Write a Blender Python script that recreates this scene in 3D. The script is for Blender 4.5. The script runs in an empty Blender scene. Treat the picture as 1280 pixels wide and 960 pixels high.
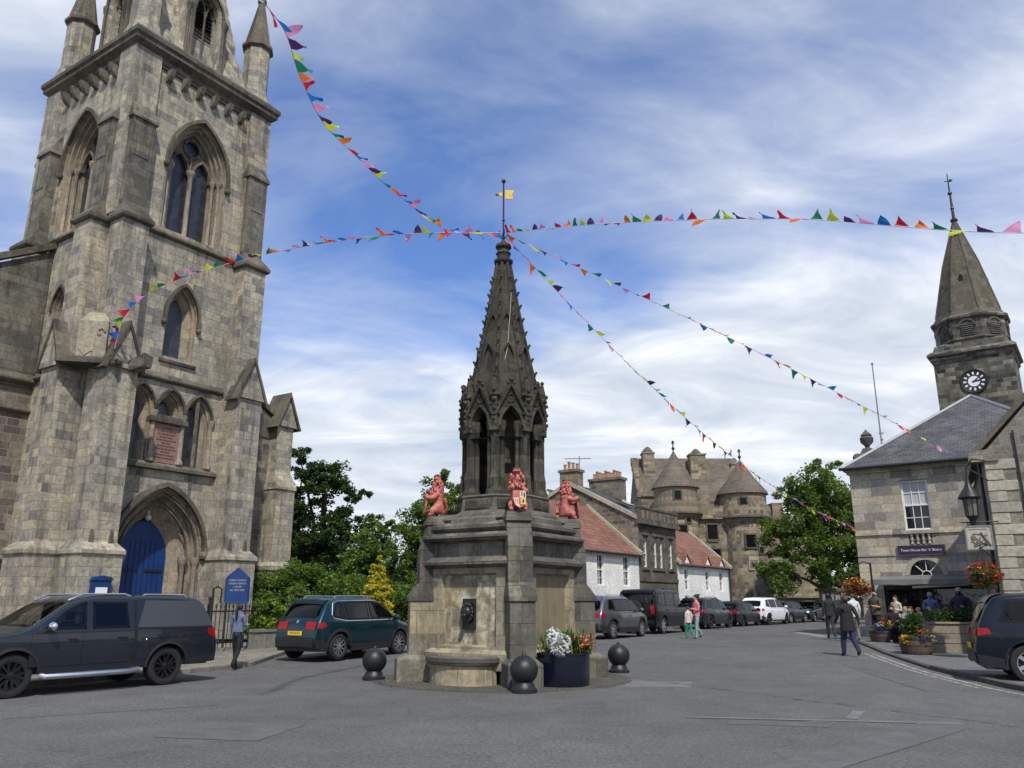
import bpy, bmesh, math, random
import numpy as np
from mathutils import Vector, Matrix, geometry
random.seed(7)
SC = bpy.context.scene
COL = SC.collection
PI = math.pi
R = math.radians
V = Vector
sin, cos = math.sin, math.cos

def smooth01(t):
    t = max(0.0, min(1.0, t)); return t * t * (3 - 2 * t)
def gz(x, y):                     # gentle rise of the street away from the fountain
    return 0.2 * smooth01((y - 19.0) / 15.0)
def Tr(x=0, y=0, z=0): return Matrix.Translation((x, y, z))
def Rz(a): return Matrix.Rotation(a, 4, 'Z')
def Rx(a): return Matrix.Rotation(a, 4, 'X')
def Ry(a): return Matrix.Rotation(a, 4, 'Y')

# ------------------------------------------------------------------ objects
def tag(o, label=None, cat=None, group=None, kind=None):
    if label: o['label'] = label
    if cat: o['category'] = cat
    if group: o['group'] = group
    if kind: o['kind'] = kind
    return o
def thing(name, label, cat, loc=(0, 0, 0), rz=0.0, group=None):
    o = bpy.data.objects.new(name, None); COL.objects.link(o)
    o.empty_display_size = 0.3
    o.location = loc; o.rotation_euler = (0, 0, rz)
    return tag(o, label, cat, group)
def link(name, me, parent=None, M=None):
    o = bpy.data.objects.new(name, me); COL.objects.link(o)
    if parent is not None: o.parent = parent
    if M is not None: o.matrix_local = M
    return o
def copy_tree(o, parent=None, label=None):
    c = o.copy(); COL.objects.link(c); c.parent = parent
    if label: c['label'] = label
    for ch in list(o.children): copy_tree(ch, c)
    return c

class MB:
    """collects shapes, builds ONE mesh object; uv = metres along each face"""
    def __init__(s): s.v = []; s.f = []; s.m = []; s.M = Matrix.Identity(4)
    def add(s, vs, fs, m=0):
        o = len(s.v); M = s.M
        flip = M.determinant() < 0
        for p in vs:
            q = M @ V(p); s.v.append((q.x, q.y, q.z))
        for f in fs:
            g = [i + o for i in f]
            s.f.append(g[::-1] if flip else g); s.m.append(m)
        return s
    def box(s, x0, x1, y0, y1, z0, z1, m=0):
        if x1 < x0: x0, x1 = x1, x0
        if y1 < y0: y0, y1 = y1, y0
        return s.add([(x0,y0,z0),(x1,y0,z0),(x1,y1,z0),(x0,y1,z0),(x0,y0,z1),(x1,y0,z1),(x1,y1,z1),(x0,y1,z1)],
                     [(3,2,1,0),(4,5,6,7),(0,1,5,4),(1,2,6,5),(2,3,7,6),(3,0,4,7)], m)
    def cbox(s, c, d, rz=0.0, m=0, M=None):
        old = s.M; s.M = old @ Tr(*c) @ (M if M is not None else Rz(rz))
        s.box(-d[0]/2, d[0]/2, -d[1]/2, d[1]/2, -d[2]/2, d[2]/2, m); s.M = old; return s
    def rings(s, rs, close=True, cap0=True, cap1=True, m=0):
        n = len(rs[0]); vs = [p for r in rs for p in r]; fs = []
        for i in range(len(rs) - 1):
            for j in range(n if close else n - 1):
                k = (j + 1) % n
                fs.append((i*n+j, i*n+k, (i+1)*n+k, (i+1)*n+j))
        if cap0: fs.append(tuple(range(n - 1, -1, -1)))
        if cap1: fs.append(tuple(range((len(rs)-1)*n, len(rs)*n)))
        return s.add(vs, fs, m)
    def prism(s, poly, z0, z1, m=0, top=None):       # poly ccw in xy
        top = top or poly
        return s.rings([[(x, y, z0) for x, y in poly], [(x, y, z1) for x, y in top]], m=m)
    def extr(s, poly, y0, y1, m=0):                  # poly (x,z), ccw seen from -y
        return s.rings([[(x, y1, z) for x, z in poly], [(x, y0, z) for x, z in poly]], m=m) if False else \
               s.rings([[(x, y0, z) for x, z in poly], [(x, y1, z) for x, z in poly]][::-1], m=m)
    def lathe(s, prof, n=16, c=(0, 0, 0), m=0, a0=0.0, cap0=True, cap1=True):
        rs = [[(c[0] + r*cos(a0 + 2*PI*k/n), c[1] + r*sin(a0 + 2*PI*k/n), c[2] + z) for k in range(n)] for r, z in prof]
        return s.rings(rs, True, cap0, cap1, m)
    def ngon(s, r, n, z0, z1, r1=None, a0=0.0, c=(0, 0), m=0):
        r1 = r if r1 is None else r1
        return s.lathe([(r, z0), (r1, z1)], n, (c[0], c[1], 0), m, a0)
    def tube(s, pts, r, n=6, m=0, closed=False, caps=True):
        pts = [V(p) for p in pts]; rs = []
        up = V((0, 0, 1)); N = len(pts)
        for i, p in enumerate(pts):
            a = pts[max(i-1, 0)]; b = pts[min(i+1, N-1)]
            t = (b - a)
            if t.length < 1e-9: t = V((0, 0, 1))
            t.normalize()
            ref = up if abs(t.z) < 0.95 else V((1, 0, 0))
            x = t.cross(ref).normalized(); y = x.cross(t).normalized()
            rr = r[i] if isinstance(r, (list, tuple)) else r
            rs.append([tuple(p + (x*cos(2*PI*k/n) + y*sin(2*PI*k/n)) * rr) for k in range(n)])
        return s.rings(rs, True, caps, caps, m)
    def ball(s, c, r, n=12, k=8, m=0, sc=(1, 1, 1)):
        rs = []
        for i in range(k + 1):
            t = -PI/2 + PI*i/k; rr = max(cos(t), 0.02)
            rs.append([(c[0]+r*sc[0]*rr*cos(2*PI*j/n), c[1]+r*sc[1]*rr*sin(2*PI*j/n), c[2]+r*sc[2]*sin(t)) for j in range(n)])
        return s.rings(rs, m=m)
    def quad(s, a, b, c, d, m=0): return s.add([a, b, c, d], [(0, 1, 2, 3)], m)
    def tri(s, a, b, c, m=0): return s.add([a, b, c], [(0, 1, 2)], m)
    def holes(s, outer, holes, y=0.0, m=0):          # wall face in xz facing -y with holes
        loops = [[V((x, z, 0)) for x, z in outer]] + [[V((x, z, 0)) for x, z in h] for h in holes]
        flat = [p for l in loops for p in l]
        tris = geometry.tessellate_polygon(loops)
        fs = []
        for t in tris:
            a, b, c = (flat[i] for i in t)
            ar = (b.x-a.x)*(c.y-a.y) - (b.y-a.y)*(c.x-a.x)
            fs.append(tuple(t) if ar > 0 else tuple(reversed(t)))
        return s.add([(p.x, y, p.y) for p in flat], fs, m)
    def build(s, name, mats, parent=None, smooth=None, bevel=0.0, loc=None, rz=0.0, uvoff=(0, 0)):
        me = bpy.data.meshes.new(name)
        me.from_pydata(s.v, [], s.f); 
        if not isinstance(mats, (list, tuple)): mats = [mats]
        for mm in mats: me.materials.append(mm)
        if len(mats) > 1: me.polygons.foreach_set('material_index', s.m)
        box_uv(me, uvoff)
        if smooth is not None:
            me.polygons.foreach_set('use_smooth', [True]*len(me.polygons))
            if smooth > 0: me.set_sharp_from_angle(angle=R(smooth))
        me.update()
        o = link(name, me, parent)
        if loc is not None: o.location = loc
        o.rotation_euler.z = rz
        if bevel: 
            b = o.modifiers.new('bevel', 'BEVEL'); b.width = bevel; b.segments = 1; b.limit_method = 'ANGLE'; b.angle_limit = R(40)
        return o

def box_uv(me, off=(0, 0)):
    uvl = me.uv_layers.new(name='UVMap')
    n = len(me.loops)
    if n == 0: return
    co = np.empty(len(me.vertices)*3); me.vertices.foreach_get('co', co); co = co.reshape(-1, 3)
    vi = np.empty(n, dtype=np.int32); me.loops.foreach_get('vertex_index', vi)
    nor = np.empty(len(me.polygons)*3); me.polygons.foreach_get('normal', nor); nor = nor.reshape(-1, 3)
    lt = np.empty(len(me.polygons), dtype=np.int32); me.polygons.foreach_get('loop_total', lt)
    nn = np.repeat(nor, lt, axis=0); p = co[vi]
    h = np.hypot(nn[:, 0], nn[:, 1]); flat = h < 0.5
    hh = np.where(h < 1e-6, 1, h)
    u = (-nn[:, 1]*p[:, 0] + nn[:, 0]*p[:, 1]) / hh
    v = p[:, 2] / np.maximum(hh, 0.5)
    # flat faces: along xy
    u = np.where(flat, p[:, 0], u); v = np.where(flat, p[:, 1], v)
    uv = np.stack([u + off[0], v + off[1]], 1).ravel()
    uvl.data.foreach_set('uv', uv)

# pointed arch outline (x,z), counter-clockwise seen from -y, starting bottom left... 
def arch(cx, z0, w, zs, za, n=8):
    a = w/2; r = max(za - zs, 0.01); RR = (a*a + r*r)/(2*a)
    pts = [(cx - a, z0), (cx + a, z0)]
    cR = cx + a - RR                    # centre of the right arc
    t1 = math.atan2(r, cx - cR)
    for i in range(n + 1):
        t = t1*i/n; pts.append((cR + RR*cos(t), zs + RR*sin(t)))
    cL = cx - a + RR
    for i in range(1, n + 1):
        t = t1*(n - i)/n; pts.append((cL - RR*cos(t), zs + RR*sin(t)))
    return pts
def rectp(x0, x1, z0, z1): return [(x0, z0), (x1, z0), (x1, z1), (x0, z1)]
def splay(mb, cx, z0, w, zs, za, steps, m=0, n=8):
    """arched recess: steps = [(inset, depth), ...]; faces look outwards (-y)"""
    L = []
    for ins, d in steps:
        L.append([(x, d, z) for x, z in arch(cx, z0, w - 2*ins, zs, za - ins*1.15, n)])
    N = len(L[0]); vs = [p for l in L for p in l]; fs = []
    for i in range(len(L) - 1):
        for j in range(N):
            k = (j + 1) % N
            fs.append((i*N+j, i*N+k, (i+1)*N+k, (i+1)*N+j)[::-1])
    mb.add(vs, [f[::-1] for f in fs], m)
def hood(mb, cx, w, zs, za, t, y0, y1, m=0, n=8, drop=0.0):
    """band following the head of a pointed arch, t thick, from y0 (front) to y1"""
    def head(w, za): return arch(cx, zs - drop, w, zs, za, n)[1:] + [arch(cx, zs - drop, w, zs, za, n)[0]]
    A = head(w, za); B = head(w + 2*t, za + t*1.2)
    rs = []
    for a, b in zip(A, B):
        rs.append([(a[0], y0, a[1]), (b[0], y0, b[1]), (b[0], y1, b[1]), (a[0], y1, a[1])])
    mb.rings(rs, m=m)

# ------------------------------------------------------------------ materials
def rgb(h):                            # sRGB hex -> linear
    h = h.lstrip('#'); c = [int(h[i:i+2], 16)/255 for i in (0, 2, 4)]
    return tuple((x/12.92 if x <= .04045 else ((x+.055)/1.055)**2.4) for x in c)
class NT:
    def __init__(s, name):
        s.mat = bpy.data.materials.new(name); s.mat.use_nodes = True
        s.t = s.mat.node_tree; s.b = s.t.nodes['Principled BSDF']; s.out = s.t.nodes['Material Output']
    def n(s, typ, **kw):
        nd = s.t.nodes.new(typ)
        for k, v in kw.items():
            if k in nd.inputs: nd.inputs[k].default_value = v
            else: setattr(nd, k, v)
        return nd
    def l(s, a, b): s.t.links.new(a, b)
    def mix(s, fac, a, b, mode='MIX'):
        nd = s.t.nodes.new('ShaderNodeMix'); nd.data_type = 'RGBA'; nd.blend_type = mode
        for sock, val in ((nd.inputs[0], fac), (nd.inputs[6], a), (nd.inputs[7], b)):
            if hasattr(val, 'links'): s.l(val, sock)
            elif isinstance(val, (tuple, list)): sock.default_value = (*val[:3], 1)
            else: sock.default_value = val
        return nd.outputs[2]
    def ramp(s, fac, stops, interp='LINEAR'):
        nd = s.t.nodes.new('ShaderNodeValToRGB'); cr = nd.color_ramp; cr.interpolation = interp
        while len(cr.elements) < len(stops): cr.elements.new(0.5)
        for e, (p, c) in zip(cr.elements, stops):
            e.position = p; e.color = (*c[:3], 1) if isinstance(c, (tuple, list)) else (c, c, c, 1)
        s.l(fac, nd.inputs[0]); return nd.outputs[0]
    def noise(s, vec, scale, detail=4, rough=0.55, dist=0.0):
        nd = s.n('ShaderNodeTexNoise', Scale=scale, Detail=detail, Roughness=rough, Distortion=dist)
        if vec is not None: s.l(vec, nd.inputs['Vector'])
        return nd.outputs[0]
    def coord(s, which='Object'): return s.t.nodes.new('ShaderNodeTexCoord').outputs[which]
    def mapping(s, vec, scale=(1, 1, 1), rot=(0, 0, 0), loc=(0, 0, 0)):
        nd = s.t.nodes.new('ShaderNodeMapping'); nd.inputs['Scale'].default_value = scale
        nd.inputs['Rotation'].default_value = rot; nd.inputs['Location'].default_value = loc
        s.l(vec, nd.inputs['Vector']); return nd.outputs[0]
    def bump(s, h, strength=0.3, dist=0.02, prev=None):
        nd = s.n('ShaderNodeBump', Strength=strength, Distance=dist); s.l(h, nd.inputs['Height'])
        if prev is not None: s.l(prev, nd.inputs['Normal'])
        return nd.outputs[0]
    def math(s, op, a, b=0.0, clamp=False):
        nd = s.t.nodes.new('ShaderNodeMath'); nd.operation = op; nd.use_clamp = clamp
        for sock, val in ((nd.inputs[0], a), (nd.inputs[1], b)):
            if hasattr(val, 'links'): s.l(val, sock)
            else: sock.default_value = val
        return nd.outputs[0]
    def base(s, c):
        if hasattr(c, 'links'): s.l(c, s.b.inputs['Base Color'])
        else: s.b.inputs['Base Color'].default_value = (*c[:3], 1)
    def set(s, **kw):
        for k, v in kw.items():
            if hasattr(v, 'links'): s.l(v, s.b.inputs[k])
            else: s.b.inputs[k].default_value = v
        return s

def plain(name, col, rough=0.6, metal=0.0, var=0.18, scale=6.0, bump=0.0, coat=0.0, spec=0.5, bscale=60.0):
    t = NT(name); c = t.coord('Object')
    nz = t.noise(c, scale, 5, 0.6)
    k = t.ramp(nz, [(0.25, 1 - var), (0.75, 1 + var)])
    t.base(t.mix(1.0, col, k, 'MULTIPLY'))
    t.set(Roughness=rough, Metallic=metal)
    t.b.inputs['Specular IOR Level'].default_value = spec
    if coat: t.b.inputs['Coat Weight'].default_value = coat; t.b.inputs['Coat Roughness'].default_value = 0.03
    if bump: t.set(Normal=t.bump(t.noise(c, bscale, 4), bump, 0.01))
    return t.mat

def stone(name, tones, bw=0.6, bh=0.3, mortar=(0.16, 0.15, 0.13), msize=0.008, stain=0.6, dark=(0.05, 0.047, 0.042),
          moss=0.0, bump=0.4, coarse=0.0, lichen=0.0, cov=0.5, rough=0.9, ct=1.25):
    """ashlar / rubble masonry in metres (UV), blocks each with a tone, weather streaks and soot of their own shape"""
    mean = [sum(c[i] for c in tones)/len(tones) for i in range(3)]
    tones = [tuple(max(.02, m_ + (c[i] - m_)*ct) for i, m_ in enumerate(mean)) for c in tones]
    t = NT(name); uv = t.coord('UV'); ob = t.coord('Object')
    wob = t.n('ShaderNodeTexNoise', Scale=1.3 + coarse*2, Detail=2); t.l(uv, wob.inputs['Vector'])
    vadd = t.n('ShaderNodeVectorMath', operation='MULTIPLY_ADD'); t.l(wob.outputs[1], vadd.inputs[0])
    vadd.inputs[1].default_value = (0.03 + coarse*0.25,)*3; t.l(uv, vadd.inputs[2])
    def brick(w, h, sq, off):
        b = t.n('ShaderNodeTexBrick'); t.l(vadd.outputs[0], b.inputs['Vector'])
        b.inputs['Color1'].default_value = (0, 0, 0, 1); b.inputs['Color2'].default_value = (1, 1, 1, 1)
        b.inputs['Mortar'].default_value = (0.5, 0.5, 0.5, 1); b.inputs['Scale'].default_value = 1
        b.inputs['Mortar Size'].default_value = msize; b.inputs['Mortar Smooth'].default_value = 0.3
        b.inputs['Brick Width'].default_value = w; b.inputs['Row Height'].default_value = h
        b.offset = off; b.squash = sq; b.squash_frequency = 3; return b
    b1 = brick(bw, bh, 0.7, 0.45)
    n = len(tones)
    blocks = t.ramp(b1.outputs[0], [((i + 0.5)/n, c) for i, c in enumerate(tones)])
    fine = t.noise(ob, 9.0, 6, 0.65)
    blocks = t.mix(1.0, blocks, t.ramp(fine, [(0.3, 0.70), (0.7, 1.30)]), 'MULTIPLY')
    blocks = t.mix(1.0, blocks, t.ramp(t.noise(ob, 0.7, 4, 0.6), [(0.3, (.80,.82,.86)), (0.7, (1.22,1.17,1.06))]), 'MULTIPLY')
    col = t.mix(t.math('MULTIPLY', b1.outputs[1], 0.8), blocks, mortar)
    # soot and rain streaks: tall drips, broad clouds and small blots, each with its own ragged outline
    rag = t.noise(ob, 6.0, 6, 0.7)
    big = t.math('ADD', t.noise(t.mapping(ob, (0.55, 0.55, 0.24)), 1.0, 6, 0.65, 0.5), t.math('MULTIPLY', t.math('SUBTRACT', rag, 0.5), 0.25))
    lo = 0.63 - cov*0.26
    sm = t.ramp(big, [(lo, 0.0), (lo + 0.13, 1.0)])
    streak = t.math('ADD', t.noise(t.mapping(ob, (2.6, 2.6, 0.17)), 1.0, 6, 0.62), t.math('MULTIPLY', t.math('SUBTRACT', rag, 0.5), 0.22))
    st = t.ramp(streak, [(0.50 - cov*.04, 0.0), (0.66 - cov*.04, 1.0)])
    blot = t.ramp(t.noise(ob, 2.2, 8, 0.74), [(0.50, 0.0), (0.60, 1.0)])
    perb = t.ramp(b1.outputs[0], [(0.2, 0.55), (0.8, 1.0)])
    mask = t.math('MULTIPLY', t.math('MAXIMUM', t.math('MULTIPLY', sm, 0.72), t.math('MAXIMUM', t.math('MULTIPLY', st, 0.8), t.math('MULTIPLY', blot, 0.5))), t.math('MULTIPLY', perb, stain), True)
    col = t.mix(mask, col, dark)
    pale = t.math('MULTIPLY', t.ramp(t.noise(ob, 1.35, 7, 0.7), [(0.56, 0.0), (0.68, 1.0)]), 0.28)
    col = t.mix(pale, col, tuple(min(.6, x*1.55) for x in mean))
    if moss:
        mm = t.math('MULTIPLY', t.ramp(t.noise(ob, 1.7, 6, 0.7), [(0.5, 0.0), (0.68, 1.0)]), moss)
        col = t.mix(mm, col, (0.11, 0.105, 0.045))
    if lichen:
        ll = t.math('MULTIPLY', t.ramp(t.noise(ob, 5.5, 6, 0.75), [(0.56, 0.0), (0.66, 1.0)]), lichen)
        col = t.mix(ll, col, (0.36, 0.35, 0.29))
    t.base(col); t.set(Roughness=rough)
    t.b.inputs['Specular IOR Level'].default_value = 0.2
    h = t.math('ADD', t.math('MULTIPLY', b1.outputs[1], -0.6), t.math('MULTIPLY', t.noise(ob, 28, 5, 0.7), 0.55))
    h = t.math('ADD', h, t.math('MULTIPLY', b1.outputs[0], 0.12 + coarse*0.5))
    t.set(Normal=t.bump(h, bump, 0.03))
    return t.mat

def roofmat(name, c1, c2, bw, bh, moss=0.0, bump=0.5):
    t = NT(name); uv = t.coord('UV'); ob = t.coord('Object')
    b = t.n('ShaderNodeTexBrick'); t.l(uv, b.inputs['Vector'])
    b.inputs['Color1'].default_value = (0, 0, 0, 1); b.inputs['Color2'].default_value = (1, 1, 1, 1); b.inputs['Mortar'].default_value = (0, 0, 0, 1)
    b.inputs['Scale'].default_value = 1; b.inputs['Mortar Size'].default_value = 0.012
    b.inputs['Brick Width'].default_value = bw; b.inputs['Row Height'].default_value = bh
    col = t.mix(b.outputs[0], c1, c2)
    col = t.mix(t.math('MULTIPLY', b.outputs[1], 0.7), col, tuple(x*0.35 for x in c1))
    col = t.mix(1.0, col, t.ramp(t.noise(ob, 0.8, 6, 0.65), [(0.3, 0.6), (0.7, 1.35)]), 'MULTIPLY')
    if moss:
        mm = t.math('MULTIPLY', t.ramp(t.noise(ob, 3.1, 6, 0.7), [(0.5, 0.0), (0.66, 1.0)]), moss)
        col = t.mix(mm, col, (0.17, 0.16, 0.12))
    t.base(col); t.set(Roughness=0.8)
    sep = t.n('ShaderNodeSeparateXYZ'); t.l(uv, sep.inputs[0])
    saw = t.math('FRACT', t.math('DIVIDE', sep.outputs[1], bh))
    h = t.math('ADD', t.math('MULTIPLY', saw, -0.7), t.math('MULTIPLY', b.outputs[1], -0.8))
    h = t.math('ADD', h, t.math('MULTIPLY', b.outputs[0], 0.3))
    t.set(Normal=t.bump(h, bump, 0.03))
    return t.mat

def leafmat(name, c1, c2, c3=None, trans=0.25):
    t = NT(name)
    g = t.n('ShaderNodeNewGeometry'); rnd = g.outputs['Random Per Island']
    ob = t.coord('Object')
    col = t.ramp(rnd, [(0.0, c1), (0.7, c2), (1.0, c3 or c2)])
    col = t.mix(1.0, col, t.ramp(t.noise(ob, 0.9, 3), [(0.3, 0.7), (0.7, 1.3)]), 'MULTIPLY')
    t.base(col); t.set(Roughness=0.55)
    t.b.inputs['Specular IOR Level'].default_value = 0.3
    tr = t.n('ShaderNodeBsdfTranslucent'); t.l(t.mix(1.0, col, (1.1, 1.25, 0.5), 'MULTIPLY'), tr.inputs[0])
    mx = t.n('ShaderNodeMixShader'); mx.inputs[0].default_value = trans
    t.l(t.b.outputs[0], mx.inputs[1]); t.l(tr.outputs[0], mx.inputs[2]); t.l(mx.outputs[0], t.out.inputs[0])
    return t.mat

def glassmat(name, col=(0.012, 0.014, 0.017), rough=0.04, wav=0.15, scale=1.5, spec=0.6):
    t = NT(name); ob = t.coord('Object')
    k = t.ramp(t.noise(ob, scale, 3), [(0.3, 0.6), (0.7, 1.5)])
    t.base(t.mix(1.0, col, k, 'MULTIPLY')); t.set(Roughness=rough)
    t.b.inputs['Specular IOR Level'].default_value = spec
    if wav: t.set(Normal=t.bump(t.noise(ob, 2.5, 2), wav, 0.02))
    return t.mat

def paint(name, col, metal=0.35, rough=0.3, coat=1.0):
    t = NT(name); ob = t.coord('Object')
    k = t.ramp(t.noise(ob, 700, 2), [(0.3, 0.92), (0.7, 1.08)])
    dirt = t.ramp(t.noise(ob, 2.2, 6, 0.7), [(0.5, 0.0), (0.85, 0.07)])
    c = t.mix(1.0, col, k, 'MULTIPLY')
    t.base(t.mix(dirt, c, (0.12, 0.11, 0.10))); t.set(Roughness=rough, Metallic=metal)
    t.b.inputs['Coat Weight'].default_value = coat*.7; t.b.inputs['Coat Roughness'].default_value = 0.025; t.b.inputs['Specular IOR Level'].default_value = 0.25
    return t.mat

M = {}
def g(h): return rgb(h)
M['church'] = stone('church_ashlar', [(0.3431,0.3143,0.2581),(0.4157,0.3715,0.2915),(0.2804,0.2618,0.2294),(0.3818,0.3428,0.2724),(0.3142,0.2905,0.2436),(0.4641,0.4094,0.3154),(0.2513,0.2381,0.2122)],
                    0.58, 0.31, (.15,.145,.13), 0.008, stain=0.9, dark=(.06,.058,.053), moss=0.12, cov=0.42, bump=0.6)
M['church_dark'] = stone('church_weathered_ashlar', [(0.1938,0.1796,0.1525),(0.2422,0.2192,0.1756),(0.1599,0.1512,0.134),(0.218,0.1985,0.1617),(0.1744,0.1635,0.1386)],
                    0.58, 0.31, (.11,.105,.095), 0.008, stain=0.95, dark=(.03,.029,.027), moss=0.25, cov=0.75, bump=0.6)
M['church_trim'] = stone('church_moulding', [(0.1353,0.1209,0.0972),(0.1681,0.1482,0.1152),(0.1148,0.1045,0.0864)], 0.9, 2.0, (.1,.095,.085), 0.005,
                    stain=0.95, dark=(.030,.029,.026), moss=0.35, cov=0.65, bump=0.4)
M['church_arch'] = stone('church_arch_stone', [(0.285,0.2385,0.1848),(0.3182,0.2655,0.2016),(0.2517,0.2133,0.168)], 0.5, 0.4, (.16,.15,.13), 0.006,
                    stain=0.7, dark=(.07,.065,.057), cov=0.45, bump=0.35)
M['nave'] = stone('nave_rubble', [(.20,.165,.145),(.16,.135,.12),(.235,.205,.165),(.18,.15,.125),(.14,.12,.108)], 0.62, 0.3,
                    (.30,.27,.22), 0.011, stain=0.4, dark=(.05,.045,.04), cov=0.4, ct=1.7, bump=0.4)
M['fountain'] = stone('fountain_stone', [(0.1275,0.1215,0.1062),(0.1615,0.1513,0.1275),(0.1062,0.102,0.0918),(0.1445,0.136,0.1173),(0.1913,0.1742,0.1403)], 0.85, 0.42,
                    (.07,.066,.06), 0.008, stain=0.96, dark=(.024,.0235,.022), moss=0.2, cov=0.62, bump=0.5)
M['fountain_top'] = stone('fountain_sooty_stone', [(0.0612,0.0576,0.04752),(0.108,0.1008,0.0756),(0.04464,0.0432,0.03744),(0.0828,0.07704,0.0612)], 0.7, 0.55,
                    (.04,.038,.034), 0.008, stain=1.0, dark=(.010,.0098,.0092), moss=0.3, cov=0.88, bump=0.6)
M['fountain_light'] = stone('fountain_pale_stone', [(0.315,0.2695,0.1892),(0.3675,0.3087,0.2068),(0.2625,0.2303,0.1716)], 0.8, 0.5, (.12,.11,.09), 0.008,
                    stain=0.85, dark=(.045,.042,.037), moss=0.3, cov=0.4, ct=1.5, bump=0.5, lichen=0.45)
M['townhall'] = stone('town_house_ashlar', [(0.396,0.363,0.2904),(0.4554,0.4092,0.3168),(0.3564,0.33,0.2772),(0.4158,0.3696,0.2838),(0.3168,0.2904,0.2442)], 0.85, 0.36,
                    (.16,.15,.128), 0.008, stain=0.4, dark=(.10,.092,.08), cov=0.3, ct=2.3, bump=0.2)
M['quoin'] = stone('pale_quoin_stone', [(.36,.335,.275),(.40,.37,.30),(.33,.31,.26)], 3, 3, (.3,.28,.24), 0.001, stain=0.3, dark=(.14,.13,.11), cov=0.3, ct=1.6, bump=0.3)
M['rightwall'] = stone('rubble_gable', [(.22,.20,.165),(.27,.24,.19),(.18,.165,.14),(.24,.22,.175)], 0.5, 0.27, (.25,.235,.20), 0.014, stain=0.45, dark=(.07,.065,.058), cov=0.4, ct=1.9, bump=0.5, coarse=0.15)
M['clock'] = stone('clock_tower_rubble', [(0.1105,0.1062,0.0935),(0.1785,0.1658,0.136),(0.06375,0.06205,0.0578),(0.2295,0.2125,0.17),(0.085,0.0816,0.0731),(0.153,0.1428,0.119)], 0.46, 0.24,
                    (.15,.14,.12), 0.012, stain=0.7, dark=(.035,.034,.032), cov=0.5, ct=1.7, bump=0.6, moss=0.15)
M['clock_spire'] = stone('clock_spire_stone', [(0.108,0.0972,0.0756),(0.1368,0.121,0.09),(0.0864,0.08064,0.06624),(0.1188,0.108,0.0828)], 0.45, 0.28,
                    (.11,.10,.085), 0.008, stain=0.6, dark=(.045,.042,.037), cov=0.5, ct=1.7, bump=0.4, moss=0.4)
M['palace'] = stone('palace_rubble', [(0.2513,0.2081,0.1496),(0.2951,0.2454,0.1772),(0.2076,0.1761,0.1329),(0.235,0.1921,0.1384),(0.1749,0.1494,0.1163)], 0.7, 0.3,
                    (.22,.19,.14), 0.012, stain=0.45, dark=(.08,.072,.055), cov=0.45, ct=1.8, bump=0.4, moss=0.2)
M['pub'] = stone('dark_house_stone', [(.12,.108,.09),(.16,.142,.112),(.095,.088,.075),(.14,.125,.10)], 0.6, 0.3, (.08,.075,.065), 0.008,
                    stain=0.7, dark=(.04,.037,.033), cov=0.5, ct=1.6, bump=0.3)
M['rubble'] = stone('gable_rubble', [(.20,.17,.125),(.16,.14,.11),(.24,.205,.15),(.13,.115,.095)], 0.42, 0.24, (.25,.22,.175), 0.018, stain=0.5,
                    dark=(.06,.055,.047), cov=0.4, ct=1.7, bump=0.5, coarse=0.3)
M['white'] = stone('white_harl', [(.78,.78,.755),(.74,.74,.72)], 9, 9, (.7,.7,.68), 0.001, stain=0.10, dark=(.40,.39,.35), cov=.3, bump=.3, rough=.95)
M['redroof'] = roofmat('red_pantile', (.165,.068,.046), (.27,.112,.07), 0.25, 0.3, moss=0.5, bump=0.9)
M['slate'] = roofmat('grey_slate', (.055,.057,.062), (.10,.10,.105), 0.28, 0.16, moss=0.25)
M['slate_dark'] = roofmat('dark_slate', (.035,.037,.043), (.06,.062,.07), 0.28, 0.18, moss=0.08)
M['stoneroof'] = roofmat('brown_stone_slate', (.105,.085,.062), (.15,.122,.088), 0.3, 0.2, moss=0.3)
M['glass'] = glassmat('window_glass')
M['leadglass'] = glassmat('leaded_glass', (.03,.034,.042), 0.25, 0.6, 4.0, 0.5)
M['carglass'] = glassmat('car_glass', (.004,.0045,.005), 0.02, 0.0, 1.0, 0.4)
def seeglass(name, tint):
    t = NT(name); fr = t.n('ShaderNodeFresnel', IOR=1.5); tr = t.n('ShaderNodeBsdfTransparent'); tr.inputs[0].default_value = (*tint, 1)
    gl = t.n('ShaderNodeBsdfGlossy'); gl.inputs['Roughness'].default_value = 0.02; mx = t.n('ShaderNodeMixShader')
    t.l(fr.outputs[0], mx.inputs[0]); t.l(tr.outputs[0], mx.inputs[1]); t.l(gl.outputs[0], mx.inputs[2]); t.l(mx.outputs[0], t.out.inputs[0]); return t.mat
M['clearglass'] = seeglass('tinted_car_glass', (.50,.54,.53)); M['privacyglass'] = seeglass('privacy_car_glass', (.10,.105,.11))
M['seal'] = plain('black_seal', (.003,.003,.0035), .35, spec=.3); M['seat'] = plain('seat_fabric', (.03,.03,.033), .85, var=.2); M['lining'] = plain('cabin_lining', (.045,.044,.042), .9)
M['blue'] = plain('royal_blue_paint', (.004,.034,.145), 0.5, var=0.3, scale=4, bump=0.15, bscale=30)
M['navy'] = plain('navy_paint', (.004,.006,.018), 0.25, var=0.1, coat=0.5)
M['black'] = plain('black_iron', (.012,.012,.013), 0.45, var=0.2, scale=20, bump=0.1)
M['bollard'] = plain('cast_iron', (.018,.019,.021), 0.42, metal=0.2, var=0.3, scale=14, bump=0.35, bscale=90)
M['whitepaint'] = plain('white_gloss_paint', (.78,.78,.76), 0.4, var=0.05)
M['darkvoid'] = plain('dark_interior', (.008,.008,.008), 0.9)
M['pink'] = None
M['gold'] = plain('gilt', (.55,.36,.10), 0.35, 0.9, var=0.2)
M['rubber'] = plain('tyre_rubber', (.014,.014,.015), 0.8, var=0.25, bump=0.2)
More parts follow.
